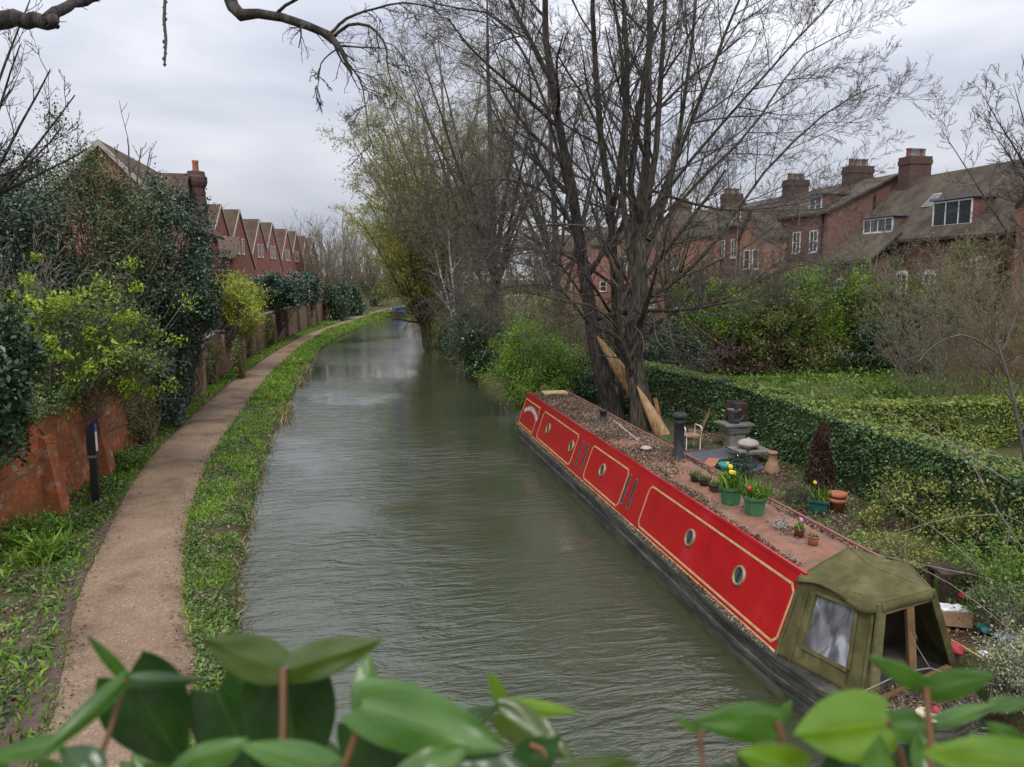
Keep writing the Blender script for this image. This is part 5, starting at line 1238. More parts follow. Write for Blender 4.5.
root = thing('split_limb', 'lower pale barkless limb leaning on the right side of the big trunk', 'log'); m = MB(); m.tube(ax, [.25, .25, .22, .18, .13, .08, .04, .01], 9); m.build('timber', M['stripped'], root); settle(root, tuple(a))
q = P(650, 425, 24.0); m = MB(); m.hexa([(q.x + .05, q.y - .1, .4), (q.x + .25, q.y - .1, .4), (q.x + .25, q.y - .05, .4), (q.x + .05, q.y - .05, .4), (q.x - .04, q.y + .1, .95), (q.x + .06, q.y + .1, .85), (q.x + .06, q.y + .15, .85), (q.x - .04, q.y + .15, .95)])
tag(m.build('broken_board', M['board']), 'jagged orange splinter of wood at the foot of the pale limb', 'board')

# trees behind, on the right bank
lvD = [dict(n=15, len=.34, ang=58, angv=16, rr=.4, up=.03, wob=.2, t0=.08, maxlen=4.5), dict(n=9, len=.5, ang=48, rr=.5, up=.02, wob=.22, t0=.1, minr=.012), dict(n=7, len=.5, ang=44, rr=.6, up=.0, wob=.22, minr=.0105)]
def upright_tree(name, label, base, h, spread, n, rng, mat, twig, lv, rad=.22, group=None, foliage=None, lean=(0, 0), cat='tree', stem0=.25):
    b = A(base, float); lim = [([tuple(b), tuple(b + A([lean[0] * .3, lean[1] * .3, h * .4])), tuple(b + A([lean[0] * .7, lean[1] * .7, h * .75])), tuple(b + A([lean[0], lean[1], h]))], [rad, rad * .7, rad * .4, rad * .1])]
    for i in range(n):
        a = i * 2.4 + rng.random(); s = spread * rng.uniform(.5, 1.1); z0 = h * rng.uniform(stem0 * .5, stem0 * 1.3); zt = h * rng.uniform(.65, 1.0)
        d_ = A([math.cos(a), math.sin(a), 0]); st = b + A([lean[0] * z0 / h, lean[1] * z0 / h, z0])
        lim.append(([tuple(st), tuple(st + d_ * s * .35 + A([0, 0, (zt - z0) * .35])), tuple(st + d_ * s * .7 + A([0, 0, (zt - z0) * .7])), tuple(st + d_ * s + A([0, 0, zt - z0]))], [rad * .45, rad * .32, rad * .2, rad * .06]))
    return bare_tree(name, label, lim, lv, rng, mat, twig=twig, group=group, foliage=foliage, K=8, sides=(8, 5, 3, 3, 3), cat=cat)
lvT = [dict(n=12, len=.32, ang=38, rr=.5, up=.06, wob=.14, t0=.1, maxlen=5), dict(n=7, len=.5, ang=36, rr=.55, up=.07, wob=.16, t0=.1, minr=.012), dict(n=5, len=.5, ang=34, rr=.6, up=.07, wob=.16, minr=.009)]
b = G(492, 372, .4)
upright_tree('bare_tree', 'tall bare twin-stemmed tree rising behind the yellow-leaved willow', (P(495, 300, 44).x, 44, .4), 21.0, 5.6, 12, rg(110), M['bark'], M['twig_far'], lvD, rad=.28, group='bare trees farther along the right bank', lean=(-.4, 0))
upright_tree('bare_tree', 'tall bare tree with dense crown at the left of the right bank group', (P(458, 300, 54).x, 54, .4), 21.5, 7.4, 15, rg(111), M['twig_far'], M['twig_far'], lvD, rad=.24, group='bare trees farther along the right bank', lean=(-1.2, 0), foliage=dict(per=1, size=.16, mat=M['lf_willow'], frac=.7, jit=.35))
upright_tree('bare_tree', 'bare tree between the slim trunk and the farther crowns', (P(560, 300, 40).x, 40, .4), 17.0, 4.8, 8, rg(112), M['bark'], M['twig_far'], lvT, rad=.25, group='bare trees farther along the right bank', lean=(-.8, 0))
upright_tree('bare_tree', 'slender bare tree behind the garden hedge near the brick terrace', (P(668, 300, 42).x, 42, .4), 12.5, 3.6, 8, rg(113), M['bark'], M['twig_far'], lvT, rad=.18, group='bare trees farther along the right bank')
upright_tree('bare_tree', 'broad bare crown rising behind the white-barked birch', (P(430, 300, 66).x, 66, .4), 20.5, 6.6, 13, rg(118), M['twig_far'], M['twig_far'], lvD, rad=.24, group='bare trees farther along the right bank', lean=(-1.0, 0), foliage=dict(per=1, size=.2, mat=M['lf_willow'], frac=.8, jit=.35))
# willow with young yellow-green leaves
lvW = [dict(n=9, len=.34, ang=50, rr=.5, up=-.02, wob=.14, t0=.1), dict(n=7, len=.5, ang=42, rr=.55, up=-.08, wob=.14, t0=.1, minr=.012), dict(n=5, len=.6, ang=38, rr=.6, up=-.16, wob=.12, minr=.008)]
upright_tree('willow_tree', 'willow with yellow-green young leaves arching over the far water', (P(452, 300, 60).x, 60, .3), 18.5, 7.0, 18, rg(114), M['twig_far'], M['twig_olive'], lvW, rad=.35, lean=(-2.2, 0), foliage=dict(per=4, size=.19, mat=M['lf_willow'], frac=.8, jit=.3, droop=.6), stem0=.3)
upright_tree('willow_tree', 'lower willow whose pale yellow twigs hang down to the canal', (P(428, 305, 72).x, 72, .3), 13.5, 6.5, 16, rg(115), M['bark'], M['twig_olive'], lvW, rad=.3, lean=(-3.0, -1), foliage=dict(per=4, size=.24, mat=M['lf_willow'], frac=.85, jit=.2, droop=.8), stem0=.25)
upright_tree('willow_tree', 'middle willow, olive-yellow with fresh leaves, between the tall willow and the low one', (P(425, 300, 58).x, 58, .3), 10.5, 4.6, 14, rg(117), M['bark'], M['twig_olive'], lvW, rad=.22, lean=(-1.8, 0), foliage=dict(per=4, size=.17, mat=M['lf_willow'], frac=.75, jit=.15, droop=.6), stem0=.2)
upright_tree('birch_tree', 'slender white-barked birch leaning in front of the willow', (P(458, 330, 50).x, 50, .3), 8.4, 1.6, 4, rg(116), M['birch'], M['twig_olive'], lvT, rad=.13, lean=(-.6, 0))
# undergrowth along the water
def thicket(name, label, px, py, Y, rad, n, mat, twig, rng, lv=None, h=None, group=None, foliage=None, cat='shrub', r0=.024, z0=.3):
    b = P(px, py, Y); nn = n; lim = []
    for i in range(nn):
        a = rng.random() * 6.283; s = math.sqrt(rng.random()); d_ = A([math.cos(a) * rad[0], math.sin(a) * rad[1], 0]) * s; z = rad[2] * rng.uniform(.6, 1.0) * (1 - .35 * s * s)
        st = A([b.x, Y, z0]) + d_ * .35
        lim.append(([tuple(st), tuple(st + d_ * .3 + A([0, 0, z * .4])), tuple(st + d_ * .55 + A([0, 0, z * .75])), tuple(st + d_ * .75 + A([0, 0, z]))], [r0, r0 * .75, r0 * .5, r0 * .2]))
    return bare_tree(name, label, lim, lv or [dict(n=8, len=.36, ang=38, rr=.55, up=.04, wob=.2, t0=.12), dict(n=6, len=.5, ang=38, rr=.6, up=.02, wob=.2, t0=.1, minr=.007), dict(n=3, len=.5, ang=36, rr=.6, up=0, wob=.2, minr=.006)], rng, twig, K=6, sides=(5, 3, 3, 3), group=group, cat=cat, foliage=foliage, base=(b.x, Y, z0))
thicket('hazel_thicket', 'olive-brown thicket of twigs below the willow on the right bank', 505, 330, 41, (3.2, 2.5, 6.2), 38, None, M['twig_olive'], rg(120), group='twiggy thickets on the right bank', foliage=dict(per=1, size=.1, mat=M['lf_olive'], frac=.5, jit=.1))
thicket('hazel_thicket', 'brown twiggy thicket behind the leaning trunk', 575, 330, 34, (3.2, 2.5, 6.4), 38, None, M['twig_tan'], rg(121), group='twiggy thickets on the right bank', foliage=dict(per=1, size=.09, mat=M['lf_olive'], frac=.35, jit=.1))
thicket('hazel_thicket', 'brown twiggy thicket between the forked tree and the terrace', 690, 320, 40, (4.2, 2.5, 6.2), 34, None, M['twig_tan'], rg(122), group='twiggy thickets on the right bank')
thicket('hazel_thicket', 'distant thicket at the canal bend under the lower willow', 440, 310, 64, (3.6, 3, 7.0), 34, None, M['twig_olive'], rg(123), group='twiggy thickets on the right bank', foliage=dict(per=1, size=.16, mat=M['lf_willow'], frac=.5, jit=.1))
c = P(470, 340, 42)
bush('ivy_shrub', 'dark ivy-clad shrub overhanging the right bank below the birch', 'shrub', (c.x + .4, 42, 2.0), (2.0, 2.6, 2.2), 12000, .13, M['lf_laurel'], rg(124), ncl=80, sig=.14, zmin=.1, base=(c.x + .8, 42, .3), lo=.55, stem_r=.04, twig=M['twig_olive'])
c = P(525, 372, 30.5)
bush('green_shrub', 'bright green leafy shrub hanging over the water in front of the boat', 'shrub', (c.x + .5, 31.2, 1.9), (2.2, 2.3, 1.9), 30000, .095, M['lf_fresh'], rg(125), ncl=140, sig=.11, zmin=.08, base=(c.x + .8, 31.2, .3), twig=M['twig_olive'], stem_r=.03, aspect=.35)
c = P(585, 360, 29)
bush('dark_shrub', 'dark low shrub behind the bow of the boat', 'shrub', (c.x + .2, 30.4, 1.3), (1.6, 1.6, 1.2), 8000, .1, M['lf_laurel'], rg(126), ncl=60, sig=.15, zmin=.3, base=(c.x, 30.4, .3))
c = P(690, 362, 33)
bush('dark_shrub', 'dark evergreen bush behind the hedge left of the tall green shrubs', 'shrub', (c.x - .6, 35, 1.9), (2.2, 1.8, 1.7), 9000, .13, M['lf_laurel'], rg(127), ncl=60, sig=.15, zmin=.5, base=(c.x, 35, .5))
for i, (px, Y, rad_, mt, lb) in enumerate(((462, 50, (2.0, 2.4, 2.4), 'lf_olive', 'olive bush dipping into the canal under the white-barked birch'), (446, 62, (2.2, 3.0, 2.6), 'lf_willow', 'yellow-green bush trailing into the water beyond the olive one'), (430, 78, (2.6, 3.4, 3.0), 'lf_olive', 'rounded olive bush on the right bank near the far bend'), (602, 36, (2.4, 1.6, 2.2), 'lf_mixed', 'grey-green scrub behind the slim dark trunk'), (545, 38, (2.6, 1.8, 2.6), 'lf_olive', 'olive scrub rising behind the bright green shrub'))):
    b = P(px, 300, Y)
    bush('bank_scrub', lb, 'shrub', (b.x + .4, Y, rad_[2] * .8), rad_, 9000, .15, M[mt], rg(145 + i), ncl=80, sig=.16, zmin=.15, base=(b.x + .8, Y, .3), stem_r=.03, twig=M['twig_olive'], lo=.3, aspect=.35, group='scrub along the right bank')
# far-off willows by the towpath and the treeline closing the view
lvF = [dict(n=10, len=.34, ang=34, rr=.45, up=.08, wob=.14, t0=.1, minr=.018), dict(n=7, len=.5, ang=34, rr=.6, up=.06, wob=.16, t0=.1, minr=.014), dict(n=3, len=.5, ang=34, rr=.6, up=.04, wob=.16, minr=.013)]
for i, (px, Y, h, lb) in enumerate(((322, 104, 11.5, 'nearest bare pollard willow at the end of the brick wall'), (345, 118, 14, 'bare upright willow behind the nearest pollard'), (368, 128, 13.5, 'third bare willow, beside the distant bend of the towpath'), (392, 150, 14, 'farthest bare willow at the canal bend'), (303, 135, 14, 'bare willow crown behind the last gabled house'))):
    b = P(px, 300, Y)
    upright_tree('bare_willow', lb, (b.x, Y, .5), h, 4.6, 18, rg(130 + i), M['twig_far'], M['twig_far'], lvF, rad=.22, group='bare willows at the bend', stem0=.12)
for i, (px, py, Y, rad_, lb) in enumerate(((338, 300, 96, (1.9, 2, 3.0), 'dark ivy mass round the foot of the nearest pollard'), (352, 302, 108, (2.4, 2, 2.6), 'dark ivy thicket beside the towpath bend'), (374, 303, 140, (4, 3, 3.5), 'far dark bush where the towpath disappears'))):
    b = P(px, py, Y); bush('ivy_mass', lb, 'ivy', (b.x, Y, rad_[2] * .8), rad_, 3500, .3, M['lf_laurel'] if i < 2 else M['lf_olive'], rg(140 + i), ncl=40, sig=.16, base=(b.x, Y, .4), stem_r=.06)
root = None
r_ = rg(150)
xs = np.linspace(-120, 260, 70); sets = []
Pn = []
for i in range(900):
    x = r_.uniform(-150, 330); y = 190 + r_.uniform(0, 60) + abs(x) * .1; h = r_.uniform(8, 14) * (1.15 + .3 * mnoise.noise((x * .03, 0, 0)))
    Pn.append([(x, y, .5), (x + r_.normal(0, .6), y, h * .35), (x + r_.normal(0, 1.2), y, h * .7), (x + r_.normal(0, 1.8), y, h)])
Pn = A(Pn); s_ = tree_levels(r_, Pn, np.full(len(Pn), .18), np.full(len(Pn), .05), [dict(n=9, len=.4, ang=32, rr=.6, up=.08, wob=.15, t0=.1, minr=.06), dict(n=4, len=.5, ang=32, rr=.6, up=.05, wob=.15, t0=.1, minr=.045)], K=5)
tag(tube_mesh('distant_wood', s_, [3, 3, 3], M['twig_tan'], None), 'distant brown winter wood closing the view beyond the bend', kind='stuff')
q, _ = blob(r_, (60, 225, 2.5), (260, 25, 4.2), 26000, 500, .03, zmin=.5, lo=.05)
tag(leaves('distant_scrub', q, .9, M['lf_olive'], None, aspect=.6, rng=r_), 'distant scrub at the foot of the winter wood', kind='stuff')

# ------------------------------------------------------------------ left: bare tree and sapling
c = P(-40, 260, 22)
lim = [([(c.x - 1.2, 22, .4), (c.x - 1.2, 22, 5), (c.x - .9, 22.2, 8), (c.x - .6, 22, 11)], [.25, .2, .14, .06])]
for k_, (tx, ty, yy) in enumerate(((20, 45, 21.5), (50, 70, 21), (75, 95, 21.8), (60, 130, 22.4), (30, 0, 22.8), (10, 90, 20.5), (85, 150, 22), (-5, 20, 21), (40, 160, 21.2))):
    st = (c.x - 1.0, 22, 5.5 + k_ * .3); e = P(tx, ty, yy); md = ((st[0] * .55 + e.x * .45), (22 + yy) / 2, st[2] * .6 + e.z * .4 - .3)
    lim.append(([st, md, tuple(e)], [.07, .045, .015]))
bare_tree('bare_tree', 'bare tree at the left edge with knobbly upturned twigs against the sky', lim, [dict(n=8, len=.33, ang=42, rr=.55, up=.14, wob=.12, t0=.2, maxlen=2.2), dict(n=5, len=.5, ang=42, rr=.6, up=.14, wob=.14, minr=.008), dict(n=3, len=.5, ang=40, rr=.7, up=.1, wob=.14, minr=.007)], rg(160), M['bark_dark'], twig=M['twig'])
c = P(128, 190, 33)
lim = [([(c.x, 33, .4), (c.x, 33, 6), (c.x + .1, 33, 9.3), (c.x + .1, 33, 10.9)], [.09, .07, .045, .015])]
for s in (-1, 1, -.4, .6): lim.append(([(c.x, 33, 8), (c.x + s * .5, 33 + s * .3, 9.3), (c.x + s * .95, 33, 10.6)], [.04, .03, .012]))
bare_tree('sapling', 'small bare sapling sticking up above the house gable', lim, [dict(n=4, len=.3, ang=45, rr=.6, up=.12, wob=.12, t0=.4, minr=.014), dict(n=2, len=.4, ang=45, rr=.6, up=.1, wob=.1, minr=.011)], rg(161), M['twig'])
# bushes on the left get some twiggy bare shoots
thicket('bare_shrub', 'tangle of grey bare shoots in front of the dark evergreen on the left', 25, 235, 21.5, (2.0, 1.2, 6.8), 16, None, M['twig_grey'], rg(162), r0=.015)

# ------------------------------------------------------------------ overhanging boughs at the top of the frame
def bough(name, label, main, subs, rng, lv, mat, K=12, tw=None):
    lim = [(main[0], main[1])] + subs
    return bare_tree(name, label, lim, lv, rng, mat, K=K, sides=(9, 4, 3, 3, 3), twig=tw, cat='branch')
def DD(*q): return [tuple(D(a, b, c_)) for a, b, c_ in q]
lvO = [dict(n=7, len=.45, ang=55, rr=.4, up=-.10, wob=.18, t0=.35, minr=.004, maxlen=.7), dict(n=5, len=.55, ang=42, rr=.6, up=-.10, wob=.16, minr=.003), dict(n=3, len=.5, ang=40, rr=.7, up=-.08, wob=.16, minr=.0022)]
bough('overhanging_branch', 'thick dark branch stub reaching in at the top left corner', (DD((-60, 22, 6.2), (0, 20, 6.1), (32, 19, 6.05), (50, 20, 6.0), (58, 27, 6.0)), [.085, .07, .06, .055, .02]),
      [(DD((48, 20, 6.02), (58, 10, 6.1), (75, 4, 6.2), (95, -2, 6.3), (140, -20, 6.5)), [.05, .042, .036, .032, .03])], rg(170), [dict(n=0, len=.3, ang=50)] and [dict(n=3, len=.12, ang=50, rr=.1, up=0, t0=.5, minr=.004)], M['bark_dark'])
bough('overhanging_branch', 'dark drooping branch with fine hanging twigs at the top of the picture, left of centre', (DD((215, -40, 6.4), (228, -5, 6.2), (238, 14, 6.1), (262, 15, 6.05), (295, 20, 6.0), (325, 32, 5.9), (338, 48, 5.85), (346, 62, 5.8), (352, 74, 5.8)), [.06, .052, .05, .036, .034, .03, .024, .016, .008]),
      [(DD((330, 34, 5.9), (345, 20, 5.9), (370, 10, 5.9), (405, 3, 5.9), (440, 10, 5.9)), [.014, .011, .009, .007, .004]),
       (DD((332, 38, 5.9), (350, 24, 5.8), (372, 28, 5.75), (385, 45, 5.7), (388, 70, 5.7), (395, 90, 5.7)), [.014, .012, .01, .008, .005, .003]),
       (DD((346, 62, 5.8), (360, 80, 5.8), (366, 110, 5.8), (370, 155, 5.8)), [.008, .006, .004, .002]),
       (DD((338, 48, 5.85), (322, 62, 5.8), (318, 85, 5.8), (316, 100, 5.8)), [.006, .005, .003, .002])], rg(171), lvO, M['bark_dark'], tw=M['twig'])
m = MB(); pts = DD((165, -25, 5.6), (165, 0, 5.6), (164, 20, 5.6), (166, 40, 5.6), (164.5, 66, 5.6))
m.tube(pts, [.01, .011, .012, .011, .007], 6)
for i in range(16): q = Vector(pts[0]).lerp(Vector(pts[-1]), i / 16 + .03); m.lathe((q.x + .006 * math.sin(i * 2.1), q.y, q.z - .01), [(.004, -.015), (.014, 0), (.004, .015)], 6)
tag(m.build('hanging_catkin', M['twig']), 'single knobbly twig hanging straight down at the top left', 'branch')
# ------------------------------------------------------------------ right bank garden
for args in (('garden_hedge', 'long dark clipped hedge with its lit top put in paler leaves, running behind the garden pots', (11.35, 8.6), (12.3, 22.4), .95, .45, 2.2, 52000, .075, M['lf_hedge'], rg(200)),
             ('garden_hedge', 'far length of clipped hedge behind the big tree, set back beyond the step', (11.9, 23.0), (11.0, 29.5), .9, .45, 2.25, 20000, .08, M['lf_hedge'], rg(201)),
             ('garden_hedge', 'paler yellow-green box hedge crossing behind the long hedge on the right', (13.4, 19.6), (27, 18.6), 1.0, .45, 1.95, 62000, .095, M['lf_box'], rg(202))): hedge(*args)
# weedy lawn beyond
r_ = rg(210)
def gzr(x, y): return A([gz_right(a, b) for a, b in zip(x, y)])
x = r_.uniform(13, 48, 36000); y = 21 + 17 * r_.random(36000) ** 1.1; k = x < 1.32 * y + 4; x, y = x[k], y[k]
kk = clumpy(r_, x, y, .8, .02); pos = np.column_stack([x, y, gzr(x, y) + np.abs(r_.normal(0, .22, len(x)))])[kk]
tag(leaves('garden_weeds', pos, .2, M['lf_green'], None, aspect=.5, up=.8, rng=r_), 'bright green weeds covering the rough lawn behind the hedges', kind='stuff')
x = r_.uniform(13, 48, 26000); y = 20 + 18 * r_.random(26000); o = blades('lawn_grass', x, y, gzr(x, y), .16, M['lf_grass'], r_, lean=.5, aspect=.15); o['label'] = 'grass of the rough lawn behind the hedges'
# tall shrubs beyond the lawn
for i, (px, py, Y, rad, mt, n, lb) in enumerate((
        (715, 335, 38, (2.7, 2.0, 2.7), 'lf_green', 17000, 'tall bamboo-like green shrub beyond the lawn, left of the white glimpses'),
        (775, 335, 37, (2.6, 2.0, 2.7), 'lf_olive', 14000, 'olive-brown tall shrub in the middle of the screen'),
        (826, 325, 38, (2.9, 2.0, 3.1), 'lf_green', 19000, 'rounded tall green shrub with bright tips before the brick terrace'),
        (880, 335, 37, (2.8, 2.0, 2.9), 'lf_olive', 15000, 'mossy green shrub right of the rounded one'),
        (985, 320, 34, (4.4, 2.2, 3.4), 'lf_olive', 19000, 'broad olive shrub at the right edge under the orange brick bay'),
        (905, 355, 35, (3.2, 1.5, 1.6), 'lf_laurel', 12000, 'low dark evergreen at the foot of the tall shrubs'),
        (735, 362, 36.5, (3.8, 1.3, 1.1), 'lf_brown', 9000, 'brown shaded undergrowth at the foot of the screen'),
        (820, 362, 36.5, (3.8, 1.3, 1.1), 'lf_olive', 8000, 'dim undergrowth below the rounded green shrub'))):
    b = P(px, py, Y)
    bush('tall_shrub', lb, 'shrub', (b.x, Y, max(b.z, .6 + rad[2] * .7)), tuple(q_ * 1.12 for q_ in rad), int(n * 1.7), .18, M[mt], rg(220 + i), ncl=110, sig=.12, zmin=.7, base=(b.x, Y, .6), twig=M['twig_tan'], stem_r=.035, aspect=.3, group='screen of shrubs beyond the lawn',
         extra=dict(c=(b.x, Y - .5, b.z + rad[2] * .35), rad=(rad[0] * .95, rad[1] * .8, rad[2] * .7), n=int(n * .16), size=.16, mat=M['lf_lime'] if mt == 'lf_green' else M['lf_green'], sig=.08, ncl=50, aspect=.35) if i < 5 else None)
for i, (px, Y, rd, lb) in enumerate(((945, 27, (3.4, 1.6, 7.2), 'bare grey-twigged shrub in front of the nearest terrace house'), (1000, 23, (3.4, 1.6, 7.2), 'bare hazel at the right edge with long upright rods'), (860, 38.5, (2.8, 1.5, 5.4), 'thin grey bare shrub before the rounded green shrub'), (745, 38.5, (3.4, 1.5, 5.2), 'grey twiggy shrub before the left end of the screen'))):
    thicket('bare_shrub', lb, px, 330, Y, rd, 40 if i < 2 else 20, None, M['twig_grey'] if i < 1 else M['twig_tan'], rg(240 + i), r0=.017, z0=.6, group='bare shrubs behind the lawn', foliage=dict(per=1, size=.09, mat=M['lf_olive'], frac=.45, jit=.1))
b = P(1052, 200, 30)
upright_tree('bare_tree', 'bare tree crown at the upper right corner above the terrace roof', (b.x + .5, 30, .8), 14.5, 5.2, 12, rg(250), M['bark'], M['twig'], lvT, rad=.14, stem0=.4)
for i, (px, Y, h_, lb) in enumerate(((735, 41, 9.5, 'thin bare garden tree veiling the middle of the brick terrace'), (795, 42, 9.0, 'second thin bare garden tree, before the chimneys of the third house'), (868, 39, 8.0, 'short twiggy tree before the nearest terrace house'))):
    b = P(px, 300, Y)
    upright_tree('bare_garden_tree', lb, (b.x, Y, .8), h_, 2.8, 8, rg(255 + i), M['twig_far'], M['twig_far'], [dict(n=10, len=.36, ang=46, rr=.4, up=.04, wob=.2, t0=.1), dict(n=7, len=.5, ang=44, rr=.55, up=.03, wob=.2, t0=.1, minr=.009), dict(n=4, len=.5, ang=42, rr=.6, up=.02, wob=.2, minr=.008)], rad=.09, stem0=.25, group='thin bare trees in the terrace gardens')
# small slanting tree in the right foreground of the lawn
q = P(1030, 470, 13.5)
lim = [([tuple(P(1040, 520, 12.6)), tuple(P(1018, 420, 13)), tuple(P(1000, 350, 13.4)), tuple(P(985, 330, 13.6)), tuple(P(970, 290, 13.8))], [.035, .03, .024, .018, .01]),
       ([tuple(P(1000, 355, 13.4)), tuple(P(965, 335, 13.2)), tuple(P(935, 345, 13)), tuple(P(918, 362, 12.9))], [.022, .017, .013, .008]),
       ([tuple(P(1012, 400, 13.1)), tuple(P(985, 365, 13.3)), tuple(P(972, 345, 13.5))], [.02, .015, .008]),
       ([tuple(P(1003, 350, 13.4)), tuple(P(1020, 300, 13.6)), tuple(P(1022, 250, 13.8))], [.025, .018, .01])]
lim[0][0].insert(0, (q.x + .3, 12.4, .45)); lim[0][1].insert(0, .04)
bare_tree('bare_sapling', 'small bare tree with crooked stems at the right edge, in front of the lawn', lim, [dict(n=7, len=.4, ang=48, rr=.5, up=.02, wob=.2, t0=.15, minr=.005), dict(n=5, len=.5, ang=42, rr=.6, up=0, wob=.2, minr=.004), dict(n=3, len=.5, ang=40, rr=.6, wob=.2, minr=.003)], rg(251), M['twig'], K=9)
# bramble bank beside the stern
for i, (px, py, Y, rad, mt, n, sz, lb) in enumerate((
        (948, 502, 12.2, (1.45, 1.5, .75), 'lf_privet', 9500, .06, 'pale yellow-green leafy tangle between the long hedge and the stern'),
        (1010, 530, 10.6, (1.3, 1.4, .9), 'lf_privet', 7000, .06, 'leafy privet tangle at the right edge above the clutter'),
        (892, 540, 11.6, (.9, .8, .3), 'lf_privet', 2800, .05, 'low sparse yellowish shrub just above the canopy'),
        (1005, 575, 9.6, (.9, 1.0, .6), 'lf_green', 4200, .06, 'fresh green bush behind the dark table'),
        (1004, 604, 9.0, (.5, .6, .35), 'lf_weed', 2200, .05, 'low weedy shrub between the dark table and the right edge'),
        (1012, 665, 8.0, (.45, .5, .45), 'lf_pale', 3800, .035, 'pale whitish-leaved bush at the lower right edge'))):
    b = G(px, py + 25, .6)
    bush('bank_shrub', lb, 'shrub', (b.x, b.y, .75 + rad[2] * .5), rad, n, sz, M[mt], rg(260 + i), ncl=90, sig=.13, zmin=.5, base=(b.x, b.y, .45), twig=M['twig_grey'], stem_r=.012, lo=.4, aspect=.5)
# long bare bramble arches
r_ = rg(270); arches = [((1024, 470, 11), (930, 440, 12), (860, 385, 12.8), .012), ((1030, 500, 10.6), (960, 450, 11.4), (900, 400, 12), .011), ((1000, 590, 9.3), (950, 540, 9.8), (890, 500, 10.4), .009), ((1010, 585, 9.2), (900, 560, 10), (850, 548, 10.6), .008),
          ((1024, 640, 8.2), (960, 590, 9), (905, 560, 9.6), .009), ((1030, 560, 9.4), (980, 480, 10), (960, 420, 10.4), .009), ((1024, 520, 10), (940, 520, 10.6), (870, 545, 11), .008)]
for i, (a, b, c_, r) in enumerate(arches):
    lim = [([tuple(P(*a)), tuple(P(*b)), tuple(P(*c_))], [r, r * .8, r * .35])]
    lb = ['long bare arching stem crossing in front of the long hedge, highest of the arches', 'second bare arching stem, just under the highest', 'bare stem slanting over the privet tangle towards the boat', 'low bare stem lying across the bank above the canopy', 'bare stem rising from the clutter at the lower right', 'steep bare stem near the right edge before the box hedge', 'nearly level bare stem across the leafy tangle'][i]
    a0 = P(*a); lim[0][0].insert(0, (a0.x + .5, a0.y - .1, .5)); lim[0][1].insert(0, r)
    bare_tree('briar', lb, lim, [dict(n=5, len=.28, ang=40, rr=.6, up=0, wob=.15, t0=.2, minr=.003), dict(n=2, len=.4, ang=40, rr=.6, wob=.15, minr=.0025)], r_, M['twig_grey'], K=8, sides=(5, 3, 3), split=3, group='bare arching stems over the bank', cat='stem')

# earth litter on the bank
r_ = rg(280); x = r_.uniform(7.9, 11.5, 16000); y = r_.uniform(7, 24, 16000)
pos = np.column_stack([x, y, gzr(x, y) + .03 + np.abs(r_.normal(0, .02, len(x)))]); k = clumpy(r_, x, y, 1.1, -.25)
tag(leaves('bank_leaf_litter', pos[k], .065, M['lf_dry'], None, aspect=.6, up=.9, rng=r_), 'dead leaves over the garden bank beside the boat', kind='stuff')
x = r_.uniform(7.9, 11.2, 9000); y = r_.uniform(6, 15, 9000); pos = np.column_stack([x, y, gzr(x, y) + .04 + np.abs(r_.normal(0, .05, len(x)))]); k = clumpy(r_, x, y, 1.3, .0)
tag(leaves('bank_ground_cover', pos[k], .06, M['lf_weed'], None, aspect=.6, up=.9, rng=r_), 'low weeds over the bank near the stern', kind='stuff')
# litter on roof and side deck
def roofz(x, y): return ZC(x) + .006
n = 52000; y = Y0 + .3 + (Y1 - Y0 - .5) * r_.random(n) ** .8; x = XN + .07 + (XF - XN - .14) * r_.random(n)
far = np.clip((y - 13) / 9, 0, 1); e = np.minimum(np.abs(x - XN - .1), np.abs(XF - .1 - x)); nn_ = A([mnoise.noise((a * 1.6, b * .8, 2)) for a, b in zip(x, y)])
keep = (r_.random(n) < np.clip(far * 1.3 - .1 + nn_ * .9, 0, 1)) | (e < .035 + .10 * r_.random(n) * (1 + nn_)) & (r_.random(n) < .95)
x, y = x[keep], y[keep]; z = A([ZC(a) for a in x]) + .006 + np.abs(r_.normal(0, .012, len(x)))
tag(leaves('roof_leaf_litter', np.column_stack([x, y, z]), .055, M['lf_dry'], None, aspect=.55, up=.9, rng=r_), 'dead leaves lying on the roof of the red boat', kind='stuff')
n = 6500; y = r_.uniform(8.9, 25.2, n); x = r_.uniform(5.31, 5.44, n); z = .606 + np.abs(r_.normal(0, .01, n))
tag(leaves('deck_leaf_litter', np.column_stack([x, y, z]), .035, M['lf_dry'], None, aspect=.6, up=.9, rng=r_), 'grit and dead leaves along the narrow side deck of the boat', kind='stuff')
n = 1500; x = r_.uniform(5.9, 7.2, n); y = r_.uniform(6.95, 7.7, n); z = .605 + np.abs(r_.normal(0, .01, n))
tag(leaves('stern_leaf_litter', np.column_stack([x, y, z]), .045, M['lf_dry'], None, aspect=.6, up=.9, rng=r_), 'dead leaves on the stern deck behind the canopy', kind='stuff')

